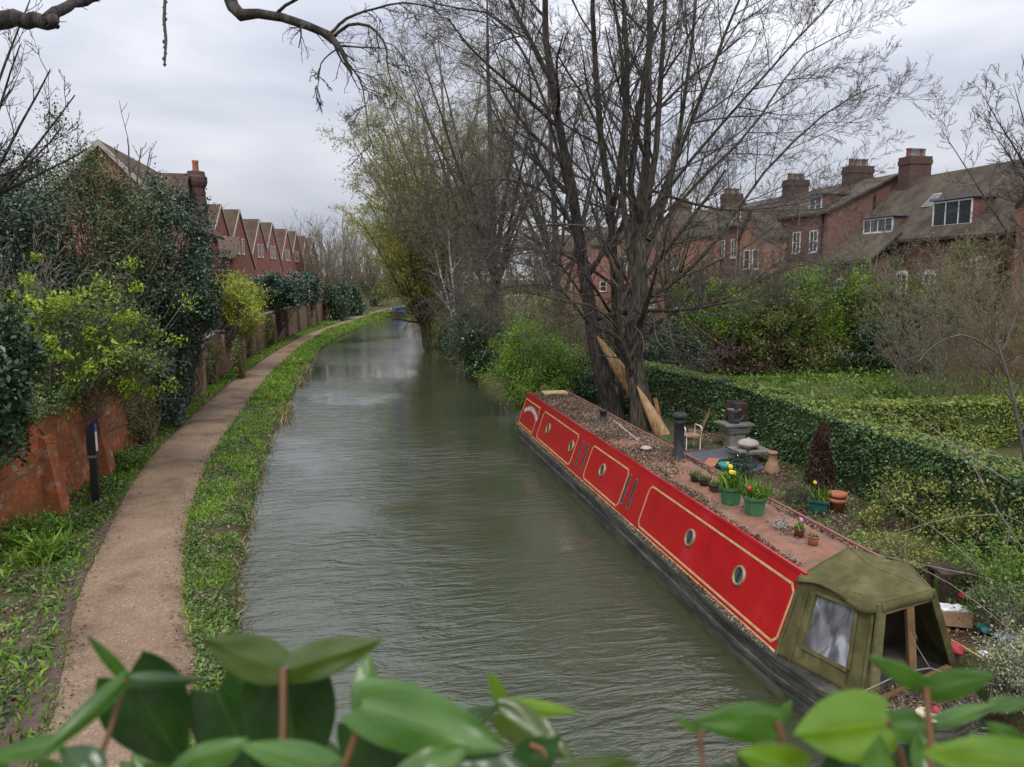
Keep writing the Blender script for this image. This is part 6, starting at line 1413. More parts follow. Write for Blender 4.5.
n = 2600; y = 8 + 50 * r_.random(n) ** 1.6; sd_ = r_.random(n) < .5; e = np.abs(r_.normal(0, .16, n)); x = np.where(sd_, A([pathL(t) for t in y]) + e, A([pathR(t) for t in y]) - e)
tag(leaves('path_edge_leaves', np.column_stack([x, y, np.full(n, .405)]), .045, M['lf_dry'], None, aspect=.6, up=1.2, rng=r_), 'dead leaves and bits along both edges of the towpath', kind='stuff')
n = 3200; y = 8 + 50 * r_.random(n) ** 1.5; sd_ = r_.random(n) < .5; e = np.abs(r_.normal(0, .07, n)) - .03; x = np.where(sd_, A([pathL(t) for t in y]) + e, A([pathR(t) for t in y]) - e); k = clumpy(r_, x, y, 1.3, .05); x, y = x[k], y[k]
o = blades('path_edge_grass', x, y, np.full(len(x), .375), .09, M['lf_grass'], r_, lean=.7, aspect=.12); o['label'] = 'grass creeping in over the edges of the towpath'
# ---- pots on the boat roof
def blade_set(parent, x, y, z, n, h, rng, mat, spread=.09, name='leaves_'):
    return blades(name.rstrip('_'), x + rng.normal(0, spread, n), y + rng.normal(0, spread, n), np.full(n, z), h, mat, rng, lean=.32, aspect=.055, parent=parent)
def daffodil(parent, x, y, z, h, mat, rng, tulip=False):
    m = MB(); lean = (rng.normal(0, .03), rng.normal(0, .03)); m.tube([(x, y, z), (x + lean[0] * .4, y + lean[1] * .4, z + h * .6), (x + lean[0], y + lean[1], z + h)], .005, 5); st = m.build('flower_stem', M['lf_green'], parent)
    f = MB(); c = Vector((x + lean[0], y + lean[1], z + h)); f.xf = Matrix.Translation(c) @ Matrix.Rotation(R(55) if not tulip else 0, 4, 'X') @ Matrix.Scale(1.0, 4)
    if tulip: f.lathe((0, 0, 0), [(.004, -.02), (.026, -.005), (.032, .02), (.024, .055), (.004, .065)], 8)
    else:
        for k in range(6):
            a = k * math.pi / 3; u = Vector((math.cos(a), math.sin(a), 0)); v = Vector((-u.y, u.x, 0)); f.add([(0, 0, 0), u * .025 - v * .016 + Vector((0, 0, .004)), u * .05, u * .025 + v * .016 + Vector((0, 0, .004))], [(0, 1, 2, 3)])
        f.lathe((0, 0, 0), [(.01, 0), (.014, .02), (.02, .032), (.015, .03), (.008, .004)], 8)
    f.build('flower', mat, st)
def planter(name, label, x, y, z, r, h, mat, rng, sides=8, group=None, soil=True, cat='planter'):
    root = thing(name, label, cat, group); m = MB()
    k = 1 / math.cos(math.pi / sides) if sides < 12 else 1; sm = sides >= 12
    m.lathe((x, y, z), [(.001, 0), (r * .78 * k, 0), (r * .93 * k, h * .8), (r * .93 * k, h * .82), (r * 1.06 * k, h * .83), (r * 1.08 * k, h), (r * .98 * k, h), (r * .93 * k, h * .88), (.001, h * .87)], sides, smooth=sm, phase=rng.random())
    m.build('pot', mat, root)
    s = MB(); s.lathe((x, y, z), [(.001, h * .93), (r * .96, h * .9)], 14); s.build('soil', M['soil'], root)
    return root
rr = rg(300)
c = G(758, 516, ZC(6.6)); x, y, z = c.x, c.y + .12, ZC(c.x) + .002
t = planter('octagonal_planter', 'nearer green octagonal planter on the boat roof, with a red tulip', x, y, z, .185, .31, M['green_pot'], rr, group='green octagonal planters on the roof')
blade_set(t, x, y, z + .26, 150, .26, rr, M['lf_green']); daffodil(t, x - .1, y - .02, z + .23, .2, M['tulip'], rr, True); daffodil(t, x + .07, y - .05, z + .23, .14, M['cream_petal'], rr, True)
leaves('dead_stems', np.column_stack([x + rr.normal(0, .07, 60), y + rr.normal(0, .07, 60), z + .38 + rr.normal(0, .07, 60)]), .16, M['lf_pale'], t, aspect=.08, rng=rr, dirs=np.tile(A([0, 0, 1.]), (60, 1))); settle(t, (x, y, z))
c = G(735, 505, ZC(6.6)); x, y, z = c.x - .02, c.y + .12, ZC(c.x) + .002
t = planter('octagonal_planter', 'farther green octagonal planter on the boat roof, holding yellow daffodils', x, y, z, .185, .31, M['green_pot'], rr, group='green octagonal planters on the roof')
blade_set(t, x, y, z + .26, 170, .3, rr, M['lf_green'])
for dx, dy, h_ in ((-.02, 0, .34), (.05, .06, .42), (.03, -.05, .33)): daffodil(t, x + dx, y + dy, z + .22, h_, M['yellow'], rr)
settle(t, (x, y, z))
for i, (px, py, lb) in enumerate(((697, 482, 'leftmost small brown pot of seedlings on the roof, farthest from the green planters'), (706, 486, 'middle small brown pot of green seedlings on the roof'), (717, 492, 'small brown pot of bright green sprouts beside the green planters'))):
    c = G(px, py, ZC(6.6)); x, y, z = c.x, c.y + .05, ZC(c.x) + .002
    t = planter('seedling_pot', lb, x, y, z, .115, .13, M['wood_dark'], rr, sides=4 if i == 2 else 14, group='small brown pots on the roof', cat='pot'); blade_set(t, x, y, z + .1, 90, .11, rr, M['lf_weed'] if i < 2 else M['lf_green'], .06); settle(t, (x, y, z))
c = G(801, 538, ZC(6.6)); x, y, z = c.x, c.y + .05, ZC(c.x) + .002
t = planter('flower_pot', 'glazed brown pot with green leaves and a pink bloom on the boat roof', x, y, z, .08, .13, M['pot_glaze'], rr, sides=18, cat='pot'); blade_set(t, x, y, z + .11, 60, .11, rr, M['lf_green'], .035); daffodil(t, x, y, z + .11, .12, M['pink_petal'], rr, True); settle(t, (x, y, z))
c = G(815, 546, ZC(6.6)); x, y, z = c.x, c.y + .05, ZC(c.x) + .002
t = planter('flower_pot', 'terracotta pot of dry straw-coloured soil at the canopy end of the roof', x, y, z, .085, .14, M['pot_clay'], rr, sides=18, cat='pot')
leaves('dry_tuft', np.column_stack([x + rr.normal(0, .04, 120), y + rr.normal(0, .04, 120), z + .14 + np.abs(rr.normal(0, .01, 120))]), .04, M['lf_reed'], t, rng=rr, up=.8); settle(t, (x, y, z))
# tangle of grey dried roots
c = G(781, 527, ZC(6.6)); x, y, z = c.x, c.y, ZC(c.x); st = np.tile(A([x, y, z + .03]), (60, 1)) + rr.normal(0, .05, (60, 3)) * A([1, 1, .3]); dr = rr.normal(0, 1, (60, 3)); dr[:, 2] = np.abs(dr[:, 2]) * .5
q = grow(rr, st, dr, rr.uniform(.08, .2, 60), 6, .5, -.1); q[:, :, 2] = np.maximum(q[:, :, 2], z + .012)
o = np_mesh('dried_roots', *tubes(q, np.linspace(.014, .005, 6)[None].repeat(60, 0), 5), M['twig_grey'], smooth=True); tag(o, 'tangle of grey dried roots lying on the faded roof between the pots', 'roots')
q_ = G(727, 497, ZC(6.4)); m = MB(); m.lathe((q_.x, q_.y, ZC(q_.x)), [(.001, 0), (.04, .005), (.05, .03), (.03, .055), (.001, .06)], 9); tag(m.build('white_stone', M['stone_pale']), 'small white stone at the foot of the green planters', 'stone')

# ---- garden objects
def at(px, py, z=.5): return G(px, py, z)
g1 = [at(672, 452), at(728, 447), at(748, 455), at(690, 465)]
m = MB(); zz = .62
m.slab([(p.x, p.y, zz) for p in (at(680, 455, zz), at(731, 449, zz), at(746, 456, zz), at(700, 466, zz))][::-1], (0, 0, .05)); tag(m.build('dark_slab', M['slate']), 'upper dark grey slab lying on the garden edge beside the boat', 'slab')
m = MB(); m.slab([(p.x, p.y, .5) for p in (at(693, 467, .5), at(752, 457, .5), at(766, 470, .5), at(722, 482, .5))][::-1], (0, 0, .05)); tag(m.build('dark_slab', M['slate']), 'lower dark slab, in front of the upper one', 'slab')
# stone trough on a block, bucket and basket on it
c = at(735, 450, .5); x, y = c.x + .1, c.y + .25
t = thing('stone_trough', 'pale carved stone trough standing against the hedge', 'trough'); m = MB()
m.box(x - .24, x + .24, y - .22, y + .22, .45, .98); m.build('pedestal', M['stone'], t)
m = MB(); m.hexa([(x - .3, y - .26, .983), (x + .3, y - .26, .983), (x + .3, y + .26, .983), (x - .3, y + .26, .983), (x - .42, y - .34, 1.22), (x + .42, y - .34, 1.22), (x + .42, y + .34, 1.22), (x - .42, y + .34, 1.22)])
m.box(x - .45, x + .45, y - .37, y + .37, 1.223, 1.28); m.build('basin', M['stone'], t); settle(t, (x, y, .45))
t = thing('metal_bucket', 'dull grey bucket standing on the stone trough', 'bucket'); m = MB(); m.lathe((x - .08, y - .08, 1.283), [(.001, 0), (.16, 0), (.2, .42), (.22, .42), (.2, .40), (.15, .03), (.001, .03)], 16); m.build('body', M['lead'], t)
m = MB(); m.tube([(x - .08 + .2 * math.cos(a), y - .3, 1.6 + .2 * math.sin(a)) for a in np.linspace(math.pi, 0, 9) * -1], .009, 5); m.build('handle', M['lead'], t); settle(t, (x - .08, y - .08, 1.283))
m = MB(); m.box(x + .0, x + .42, y + .0, y + .3, 1.283, 1.85); m.box(x - .14, x + .42, y + .303, y + .35, 1.283, 1.9); tag(m.build('wooden_crate', M['wood_dark']), 'brown wooden crate behind the grey bucket', 'crate')
c = at(748, 462, .5); x, y = c.x, c.y
t = thing('stone_table', 'grey stone slab on a low pillar in front of the trough', 'table'); m = MB(); m.box(x - .2, x + .2, y - .2, y + .2, .45, .8); m.build('pillar', M['stone'], t)
m = MB(); m.hexa([(x - .45, y - .42, .803), (x + .5, y - .42, .803), (x + .5, y + .35, .803), (x - .45, y + .35, .803), (x - .47, y - .44, .88), (x + .52, y - .44, .88), (x + .52, y + .37, .88), (x - .47, y + .37, .88)]); m.build('top', M['stone'], t); settle(t, (x, y, .45))
m = MB(); m.lathe((x + .0, y + .02, .883), [(.001, 0), (.13, 0), (.15, .03), (.29, .11), (.3, .15), (.24, .22), (.1, .27), (.04, .275), (.035, .31), (.001, .315)], 20); tag(m.build('lidded_bowl', M['stone_pale']), 'pale rounded lidded bowl resting on the grey stone slab', 'bowl')
c = at(772, 473, .5); m = MB(); m.lathe((c.x, c.y, .45), [(.19, 0), (.21, .05), (.2, .2), (.14, .34), (.11, .42), (.1, .56), (.13, .58), (.12, .63), (.08, .63), (.07, .45)], 16); tag(m.build('clay_forcer', M['card']), 'tall buff clay bell pot by the hedge', 'pot')
c = at(711, 470, .55); m = MB(); m.xf = Matrix.Translation((c.x, c.y, .57)) @ Matrix.Rotation(R(55), 4, 'Z'); m.hexa([(-.4, -.1, 0), (.4, -.1, 0), (.4, .1, 0), (-.4, .1, 0), (-.46, -.15, .2), (.46, -.15, .2), (.46, .15, .2), (-.46, .15, .2)]); tag(m.build('window_trough', M['pot_clay']), 'long orange terracotta trough lying on the dark slab', 'trough')
c = at(728, 470, .55); m = MB(); m.xf = Matrix.Translation((c.x, c.y, .56)) @ Matrix.Rotation(R(20), 4, 'Z'); m.lathe((0, 0, 0), [(.001, 0), (.2, 0), (.26, .16), (.28, .16), (.24, .03), (.001, .03)], 18); tag(m.build('washing_up_bowl', M['teal_plastic']), 'blue-green plastic bowl on the lower dark slab', 'bowl')
c = at(741, 478, .5); bush('potted_shrub', 'dark leafy herb bush behind the daffodils on the bank', 'plant', (c.x, c.y, .85), (.35, .35, .3), 1600, .05, M['lf_laurel'], rg(310), ncl=30, sig=.18, zmin=.5, base=(c.x, c.y, .5), stem_r=.008)
t = thing('daffodil_clump', 'clump of daffodils growing on the bank beside the lower slab', 'plant'); c = at(728, 480, .5); blade_set(t, c.x, c.y, .48, 60, .3, rr, M['lf_green'], .08); daffodil(t, c.x - .05, c.y, .5, .42, M['yellow'], rr); settle(t, (c.x, c.y, .48))
c = at(819, 511, .5); t = planter('square_planter', 'teal square planter with a daffodil and leafy bulbs in front of the hedge', c.x, c.y, .48, .21, .3, M['teal_pot'], rr, sides=4); blade_set(t, c.x, c.y, .74, 60, .28, rr, M['lf_green'], .09); daffodil(t, c.x - .1, c.y, .74, .42, M['yellow'], rr); settle(t, (c.x, c.y, .48))
c = at(797, 502, .5); bush('lavender_bush', 'grey-green lavender bush beside the teal planter', 'plant', (c.x, c.y, .75), (.38, .35, .28), 2200, .045, M['lf_mixed'], rg(311), ncl=40, sig=.18, zmin=.5, base=(c.x, c.y, .48), stem_r=.006, aspect=.25)
c = at(837, 512, .5); root = thing('terracotta_pot', 'lower pot of the pair of nested terracotta pots by the hedge', 'pot', 'nested terracotta pots')
def tpot(c, z, r, h, root):
    m = MB(); m.lathe((c.x, c.y, z), [(.001, 0), (r * .68, 0), (r * .92, h * .74), (r * 1.04, h * .75), (r * 1.08, h), (r * .97, h), (r * .88, h * .78), (.001, h * .76)], 22); m.build('pot', M['pot_clay'], root)
tpot(c, .48, .18, .34, root); settle(root, (c.x, c.y, .48))
root = thing('terracotta_pot', 'upper terracotta pot set inside the one below it', 'pot', 'nested terracotta pots'); tpot(c, .6, .18, .34, root); settle(root, (c.x, c.y, .6))
# brown dead conifer against the hedge
r_ = rg(320); c = at(826, 500, .5); x0, y0 = c.x + .05, c.y + .35; nl = 13000; hh = r_.random(nl) ** .75; a = r_.random(nl) * 6.283; rad_ = (.36 * (1 - hh) ** .6 * (.35 + .65 * np.sqrt(r_.random(nl))) + .03) * (1 + .18 * np.sin(a * 3 + hh * 9))
pos = np.column_stack([x0 + rad_ * np.cos(a), y0 + rad_ * np.sin(a), .5 + hh * 1.75]); root = thing('dead_conifer', 'slim reddish-brown dead conifer standing against the hedge', 'tree')
leaves('dead_foliage', pos, .075, M['lf_brown'], root, aspect=.22, rng=r_, droop=-.8); m = MB(); m.tube([(x0, y0, .45), (x0, y0, 2.0)], [.03, .008], 6); m.build('trunk', M['bark_dark'], root); settle(root, (x0, y0, .45))
# white garden chair, boards and stick by the stovepipe
c = at(690, 447, .55); x, y = c.x, c.y; t = thing('garden_chair', 'worn white metal garden chair behind the stovepipe', 'chair'); m = MB(); m.box(x - .25, x + .25, y - .25, y + .25, .9, .94); m.build('seat', M['card'], t)
for dx, dy in ((-.22, -.22), (.22, -.22), (-.22, .22), (.22, .22)):
    m = MB(); m.tube([(x + dx, y + dy, .5), (x + dx, y + dy, .9)], .017, 6); m.build('leg', M['white_paint'], t)
for dx in (-.26, .26):
    m = MB(); m.tube([(x + dx, y - .2, .94), (x + dx, y - .22, 1.16), (x + dx, y - .1, 1.2), (x + dx, y + .24, 1.2), (x + dx, y + .26, .94)], .02, 6); m.build('armrest', M['white_paint'], t)
settle(t, (x, y, .5))
def stick(name, label, a, b, w, mat, cat, th=.03):
    m = MB(); m.beam(a, b, w, th, up=(0, 1, 0)); return tag(m.build(name, mat), label, cat)
stick('leaning_board', 'orange-brown board leaning near the foot of the pale limb', at(662, 430, .5) + Vector((0, 0, 0)), P(655, 398, 24.3), .14, M['board'], 'board')
stick('leaning_stake', 'thin brown stake leaning on the hedge right of the stovepipe', at(698, 437, .5), P(714, 402, 23.3), .07, M['wood'], 'stake', .05)
stick('leaning_plank', 'short tan plank lying level between the stake and the stovepipe', P(683, 431, 22.3), P(700, 433, 22.5), .14, M['card'], 'plank', .14)
m = MB(); a = at(683, 440, .5); m.tube([(a.x, a.y, .5), (a.x + .12, a.y + .3, 1.5)], .02, 6); m.tube([(a.x + .25, a.y, .5), (a.x + .05, a.y + .3, 1.4)], .02, 6); tag(m.build('folded_stand', M['black_metal']), 'black folded metal stand leaning beside the white chair', 'stand')

# ---- clutter beside the stern
c = at(945, 605, .5); t = thing('dark_table', 'low dark wooden table on the bank behind the canopy', 'table'); x, y = c.x + .25, c.y + .2
m = MB(); m.hexa([(x - .3, y - .2, .96), (x + .5, y - .3, .96), (x + .55, y + .2, .96), (x - .25, y + .28, .96), (x - .3, y - .2, 1.0), (x + .5, y - .3, 1.0), (x + .55, y + .2, 1.0), (x - .25, y + .28, 1.0)]); m.build('top', M['wood_dark'], t)
for dx, dy in ((-.25, -.14), (.44, -.22), (.48, .14), (-.2, .2)):
    m = MB(); m.box(x + dx - .035, x + dx + .035, y + dy - .035, y + dy + .035, .42, .957); m.build('leg', M['wood_dark'], t)
settle(t, (x, y, .42))
c = at(948, 622, .5); m = MB(); m.xf = Matrix.Translation((c.x, c.y, .5)) @ Matrix.Rotation(R(-25), 4, 'Z')
t = thing('cardboard_box', 'open buff cardboard box beside the canopy, white sheet inside', 'box'); m.box(-.28, .28, -.15, .15, 0, .22); m.build('carton', M['card'], t); m = MB(); m.xf = Matrix.Translation((c.x, c.y, .5)) @ Matrix.Rotation(R(-25), 4, 'Z'); m.patch((-.25, -.12, .225), (.25, -.12, .225), (.2, .12, .24), (-.28, .12, .24), 8, 5, lambda u, v, p: Vector((0, 0, .03 * mnoise.noise((u * 6, v * 6, 0))))); m.build('sheet', M['white_plastic'], t); settle(t, (c.x, c.y, .5))
def crumple(name, label, px, py, r, mat, cat, seed, sq=.6, dz=0):
    c = at(px, py, .52); m = MB(); rr_ = [(.001, 0)] + [(r * math.sin(a), r * sq * (1 - math.cos(a))) for a in np.linspace(.5, 3.0, 8)] + [(.001, r * sq * 2)]; m.lathe((c.x, c.y, .48 + dz), rr_, 12)
    for v in m.v:
        f = 1 + .9 * mnoise.noise((v.x * 14, v.y * 14, v.z * 14 + seed)); v.x = c.x + (v.x - c.x) * f; v.y = c.y + (v.y - c.y) * f
    return tag(m.build(name, mat), label, cat)
crumple('red_bag', 'crumpled red bag below the cardboard box', 935, 640, .16, M['red_plastic'], 'bag', 1)
crumple('red_bag', 'second red crumpled bag, farther right below the cardboard box', 953, 650, .12, M['red_plastic'], 'bag', 4)
crumple('red_cloth', 'small bright red cloth under the dark table', 962, 602, .08, M['red_plastic'], 'cloth', 2, dz=.1)
crumple('blue_bag', 'crumpled blue plastic bag at the right among the weeds', 1004, 640, .13, M['blue_plastic'], 'bag', 3)
crumple('teal_bag', 'teal plastic sack among the weeds left of the blue bag', 988, 630, .14, M['teal_plastic'], 'bag', 5)
crumple('pale_bag', 'pale crumpled bag behind the stern deck', 985, 655, .08, M['white_plastic'], 'bag', 6)
m = MB(); pts = [at(930, 630, .56), at(955, 642, .54), at(985, 660, .54), at(1005, 676, .54)]; m.tube(pts, .014, 6); tag(m.build('garden_cane', M['yellow_hose']), 'yellow cane lying on the bank below the red bags', 'cane')
m = MB(); pts = [P(845, 700, 7.0), P(905, 672, 7.15), P(930, 668, 7.2), P(960, 678, 7.3), P(1024, 690, 7.3)]; m.tube(pts, [.006, .009, .01, .01, .012], 6); m.tube([pts[2], P(916, 645, 7.2), P(910, 632, 7.25)], [.008, .006, .003], 5); tag(m.build('bare_twig', M['twig_grey']), 'bare pale twig lying across the open stern of the canopy', 'twig')
# litter of small things on the stern deck
m = MB(); c = G(893, 741, .61); m.box(c.x - .09, c.x + .09, c.y - .06, c.y + .06, .606, .64); m.build('x', M['blue_plastic']).name = 'blue_packet'
tag(bpy.data.objects['blue_packet'], 'small blue packet on the stern deck, seen between the ivy leaves', 'packet')
m = MB(); c = G(893, 737, .66); m.box(c.x - .035, c.x + .035, c.y - .04, c.y + .04, .643, .67); tag(m.build('yellow_packet', M['yellow']), 'little yellow packet on the blue one', 'packet')
m = MB(); c = G(930, 716, .61); m.lathe((c.x, c.y, .604), [(.001, 0), (.14, 0), (.16, .03), (.14, .035), (.001, .02)], 16); tag(m.build('cream_dish', M['cream_petal']), 'cream dish on the stern deck near the timber post', 'dish')
m = MB(); c = G(935, 712, .63); m.lathe((c.x, c.y, .64), [(.001, 0), (.06, .01), (.065, .04), (.001, .07)], 12); tag(m.build('red_ball', M['red_plastic']), 'dull red ball lying in the cream dish', 'ball')

# ------------------------------------------------------------------ milepost
c = G(97, 503, .36); x, y = c.x, c.y
t = thing('milepost', 'slim black towpath post with a slanted head and a blue and white plate', 'post'); m = MB()
m.hexa([(x - .085, y - .06, .3), (x + .07, y - .06, .3), (x + .07, y + .08, .3), (x - .085, y + .08, .3), (x - .085, y - .06, 1.45), (x + .07, y - .06, 1.45), (x + .07, y + .08, 1.45), (x - .085, y + .08, 1.45)]); m.build('shaft', M['black_metal'], t)
m = MB(); m.hexa([(x - .075, y - .05, 1.45), (x + .06, y - .05, 1.45), (x + .06, y + .07, 1.45), (x - .075, y + .07, 1.45), (x - .075, y - .05, 1.52), (x + .06, y - .05, 1.52), (x + .06, y + .07, 1.52), (x - .075, y + .07, 1.52)]); m.build('neck', M['lead'], t)
m = MB(); m.hexa([(x - .11, y - .07, 1.52), (x + .08, y - .07, 1.52), (x + .08, y + .09, 1.52), (x - .11, y + .09, 1.52), (x - .11, y - .07, 2.12), (x + .08, y - .07, 2.34), (x + .08, y + .09, 2.34), (x - .11, y + .09, 2.12)]); m.build('head', M['black_metal'], t)
m = MB(); m.slab([(x + .082, y - .05, 1.6), (x + .082, y + .075, 1.6), (x + .082, y + .075, 2.06), (x + .082, y - .05, 2.06)], (.006, 0, 0)); m.build('plate', M['post_white'], t)
m = MB(); m.slab([(x + .082, y - .05, 2.065), (x + .082, y + .075, 2.065), (x + .082, y + .075, 2.25), (x + .082, y - .05, 2.25)], (.006, 0, 0)); m.build('plate', M['post_blue'], t)
settle(t, (x, y, .33))
# distant blue boat at the bend
c = G(389, 322, 0); x, y = P(398, 316, 110).x, 110
t = thing('narrowboat', 'distant blue narrowboat at the canal bend', 'boat'); m = MB(); m.hexa([(x - .9, y, -.1), (x + .9, y, -.1), (x + 2.0, y + 7, -.1), (x + .6, y + 7, -.1), (x - 1, y, .6), (x + 1, y, .6), (x + 2.1, y + 7, .6), (x + .5, y + 7, .6)]); m.build('hull', M['black_metal'], t)
m = MB(); m.hexa([(x - .85, y + 1, .603), (x + .85, y + 1, .603), (x + 1.8, y + 6.5, .603), (x + .7, y + 6.5, .603), (x - .72, y + 1, 1.3), (x + .72, y + 1, 1.3), (x + 1.7, y + 6.5, 1.3), (x + .8, y + 6.5, 1.3)]); m.build('cabin', M['blue_plastic'], t)
m = MB(); m.box(x - .2, x + .2, y + .97, y + .995, .8, 1.25); m.build('door', M['wood_dark'], t); settle(t, (x, y + 6, 0))

# ------------------------------------------------------------------ ivy on the bridge parapet, close to the lens
def ivy_leaf_mat(name, c1, c2, tr=.25):
    m, n, b = new_mat(name); uv = N(n, 'ShaderNodeUVMap'); uv.uv_map = 'UVMap'; s = N(n, 'ShaderNodeSeparateXYZ'); n.links.new(uv.outputs[0], s.inputs[0])
    # veins: |u| near the midrib, and side veins running forward
    ab = N(n, 'ShaderNodeMath', operation='ABSOLUTE'); n.links.new(s.outputs[0], ab.inputs[0])
    r1 = ramp(n, [(.0, (1, 1, 1)), (.035, (0, 0, 0))]); n.links.new(ab.outputs[0], r1.inputs[0])
    ma = N(n, 'ShaderNodeMath', operation='MULTIPLY_ADD'); ma.inputs[1].default_value = -.8; n.links.new(ab.outputs[0], ma.inputs[0]); n.links.new(s.outputs[1], ma.inputs[2])
    mu = N(n, 'ShaderNodeMath', operation='MULTIPLY'); mu.inputs[1].default_value = 5.5; n.links.new(ma.outputs[0], mu.inputs[0])
    fr = N(n, 'ShaderNodeMath', operation='FRACT'); n.links.new(mu.outputs[0], fr.inputs[0])
    r2 = ramp(n, [(.0, (.5, .5, .5)), (.05, (0, 0, 0)), (.95, (0, 0, 0)), (1, (.5, .5, .5))]); n.links.new(fr.outputs[0], r2.inputs[0])
    mxv = N(n, 'ShaderNodeMath', operation='MAXIMUM'); n.links.new(r1.outputs[0], mxv.inputs[0]); n.links.new(r2.outputs[0], mxv.inputs[1])
    tc = N(n, 'ShaderNodeTexCoord'); z = N(n, 'ShaderNodeTexNoise', Scale=16, Detail=5); n.links.new(tc.outputs['Object'], z.inputs['Vector'])
    r = ramp(n, [(.3, c1), (.7, c2)]); n.links.new(z.outputs['Fac'], r.inputs[0])
    mx = N(n, 'ShaderNodeMix', data_type='RGBA'); sc = N(n, 'ShaderNodeMath', operation='MULTIPLY'); sc.inputs[1].default_value = .8; n.links.new(mxv.outputs[0], sc.inputs[0])
    n.links.new(sc.outputs[0], mx.inputs[0]); n.links.new(r.outputs[0], mx.inputs[6]); mx.inputs[7].default_value = (min(1, c2[0] * 2.2), min(1, c2[1] * 1.6), c2[2] * 2.2, 1)
    n.links.new(mx.outputs[2], b.inputs['Base Color']); b.inputs['Roughness'].default_value = .26; b.inputs['Specular IOR Level'].default_value = .5
    t = N(n, 'ShaderNodeBsdfTranslucent'); n.links.new(mx.outputs[2], t.inputs[0]); ms = N(n, 'ShaderNodeMixShader'); ms.inputs[0].default_value = tr
    n.links.new(b.outputs[0], ms.inputs[1]); n.links.new(t.outputs[0], ms.inputs[2]); n.links.new(ms.outputs[0], n.nodes['Material Output'].inputs[0])
    bump_to(n, b, mxv.outputs[0], .2, -.0015); return m
IV = {'d': ivy_leaf_mat('ivy_dark', (.012, .045, .006), (.03, .08, .012), .15), 'm': ivy_leaf_mat('ivy_mid', (.03, .095, .008), (.07, .16, .016), .25), 'b': ivy_leaf_mat('ivy_bright', (.075, .17, .005), (.14, .26, .01), .3),
      'l': ivy_leaf_mat('ivy_light', (.04, .11, .015), (.085, .18, .028), .2), 'o': ivy_leaf_mat('ivy_olive', (.04, .075, .006), (.07, .11, .01), .25)}
M['petiole'] = plain('ivy_petiole', (.15, .07, .03), .5)
eye = Vector((0, 0, EYE))
def ivy_leaf(parent, base, tip, wpx, facing=.8, fold=.25, curl=.15, mat='m', roll=0.0, width=None):
    """base, tip: (px,py,distance); wpx: half width as seen; facing: 1 blade turned to the viewer, 0 edge-on"""
    b = D(*base); t = D(*tip); ax = (t - b); Ln = ax.length; ax.normalize()
    dist = (base[2] + tip[2]) / 2; hw = (width or wpx / FPX * dist) 
    vd = ((b + t) / 2 - eye).normalized(); sd = ax.cross(vd).normalized(); nr = sd.cross(ax).normalized()
    c_, s_ = math.cos(roll), math.sin(roll); sd2 = sd * c_ + nr * s_; nr2 = nr * c_ - sd * s_
    nu, nv = 12, 16; vs = []; uvs = []
    for j in range(nv + 1):
        v = j / nv; w = hw * 1.0 * (math.sin(math.pi * min(1, (v * .93 + .07)) ** .72) ** .8) * (1 - .12 * v)
        if j == nv: w = 0
        for i in range(nu + 1):
            u = i / nu * 2 - 1; lobe = -.07 * Ln * (abs(u) ** 1.5) * (1 - v) ** 3 * 1.6
            p = b + ax * (v * Ln + lobe) + sd2 * (u * w) + nr2 * (fold * abs(u) ** 1.3 * w + curl * Ln * (v * v - v) * 1.2 + hw * .16 * mnoise.noise((u * 1.6, v * 2.2, base[0] * .1)) + hw * .05 * math.sin(v * 9 + base[0]) * abs(u) ** 2)
            vs.append(p); uvs.append((u, v))
    fs = [(j * (nu + 1) + i, j * (nu + 1) + i + 1, (j + 1) * (nu + 1) + i + 1, (j + 1) * (nu + 1) + i) for j in range(nv) for i in range(nu)]
    m = MB(); m.add(vs, fs, True); o = m.build('leaf', IV[mat], parent); uvl = o.data.uv_layers.new(name='UVMap')
    for lp in o.data.loops: uvl.data[lp.index].uv = uvs[lp.vertex_index]
    return o
def petiole(parent, a, b, r=3.5):
    p, q = D(*a), D(*b); m = MB(); md = (p + q) / 2 + Vector((.002, 0, .002)); rr = r / FPX * (a[2] + b[2]) / 2; m.tube([p, p.lerp(md, .5), md, md.lerp(q, .5), q], [rr * 1.25, rr, rr, rr, rr * 1.2], 8); return m.build('stalk', M['petiole'], parent)
d0 = .62
iv = thing('ivy_plant', 'out-of-focus ivy with broad glossy leaves along the lower left edge, close to the lens', 'ivy', 'ivy in the foreground')
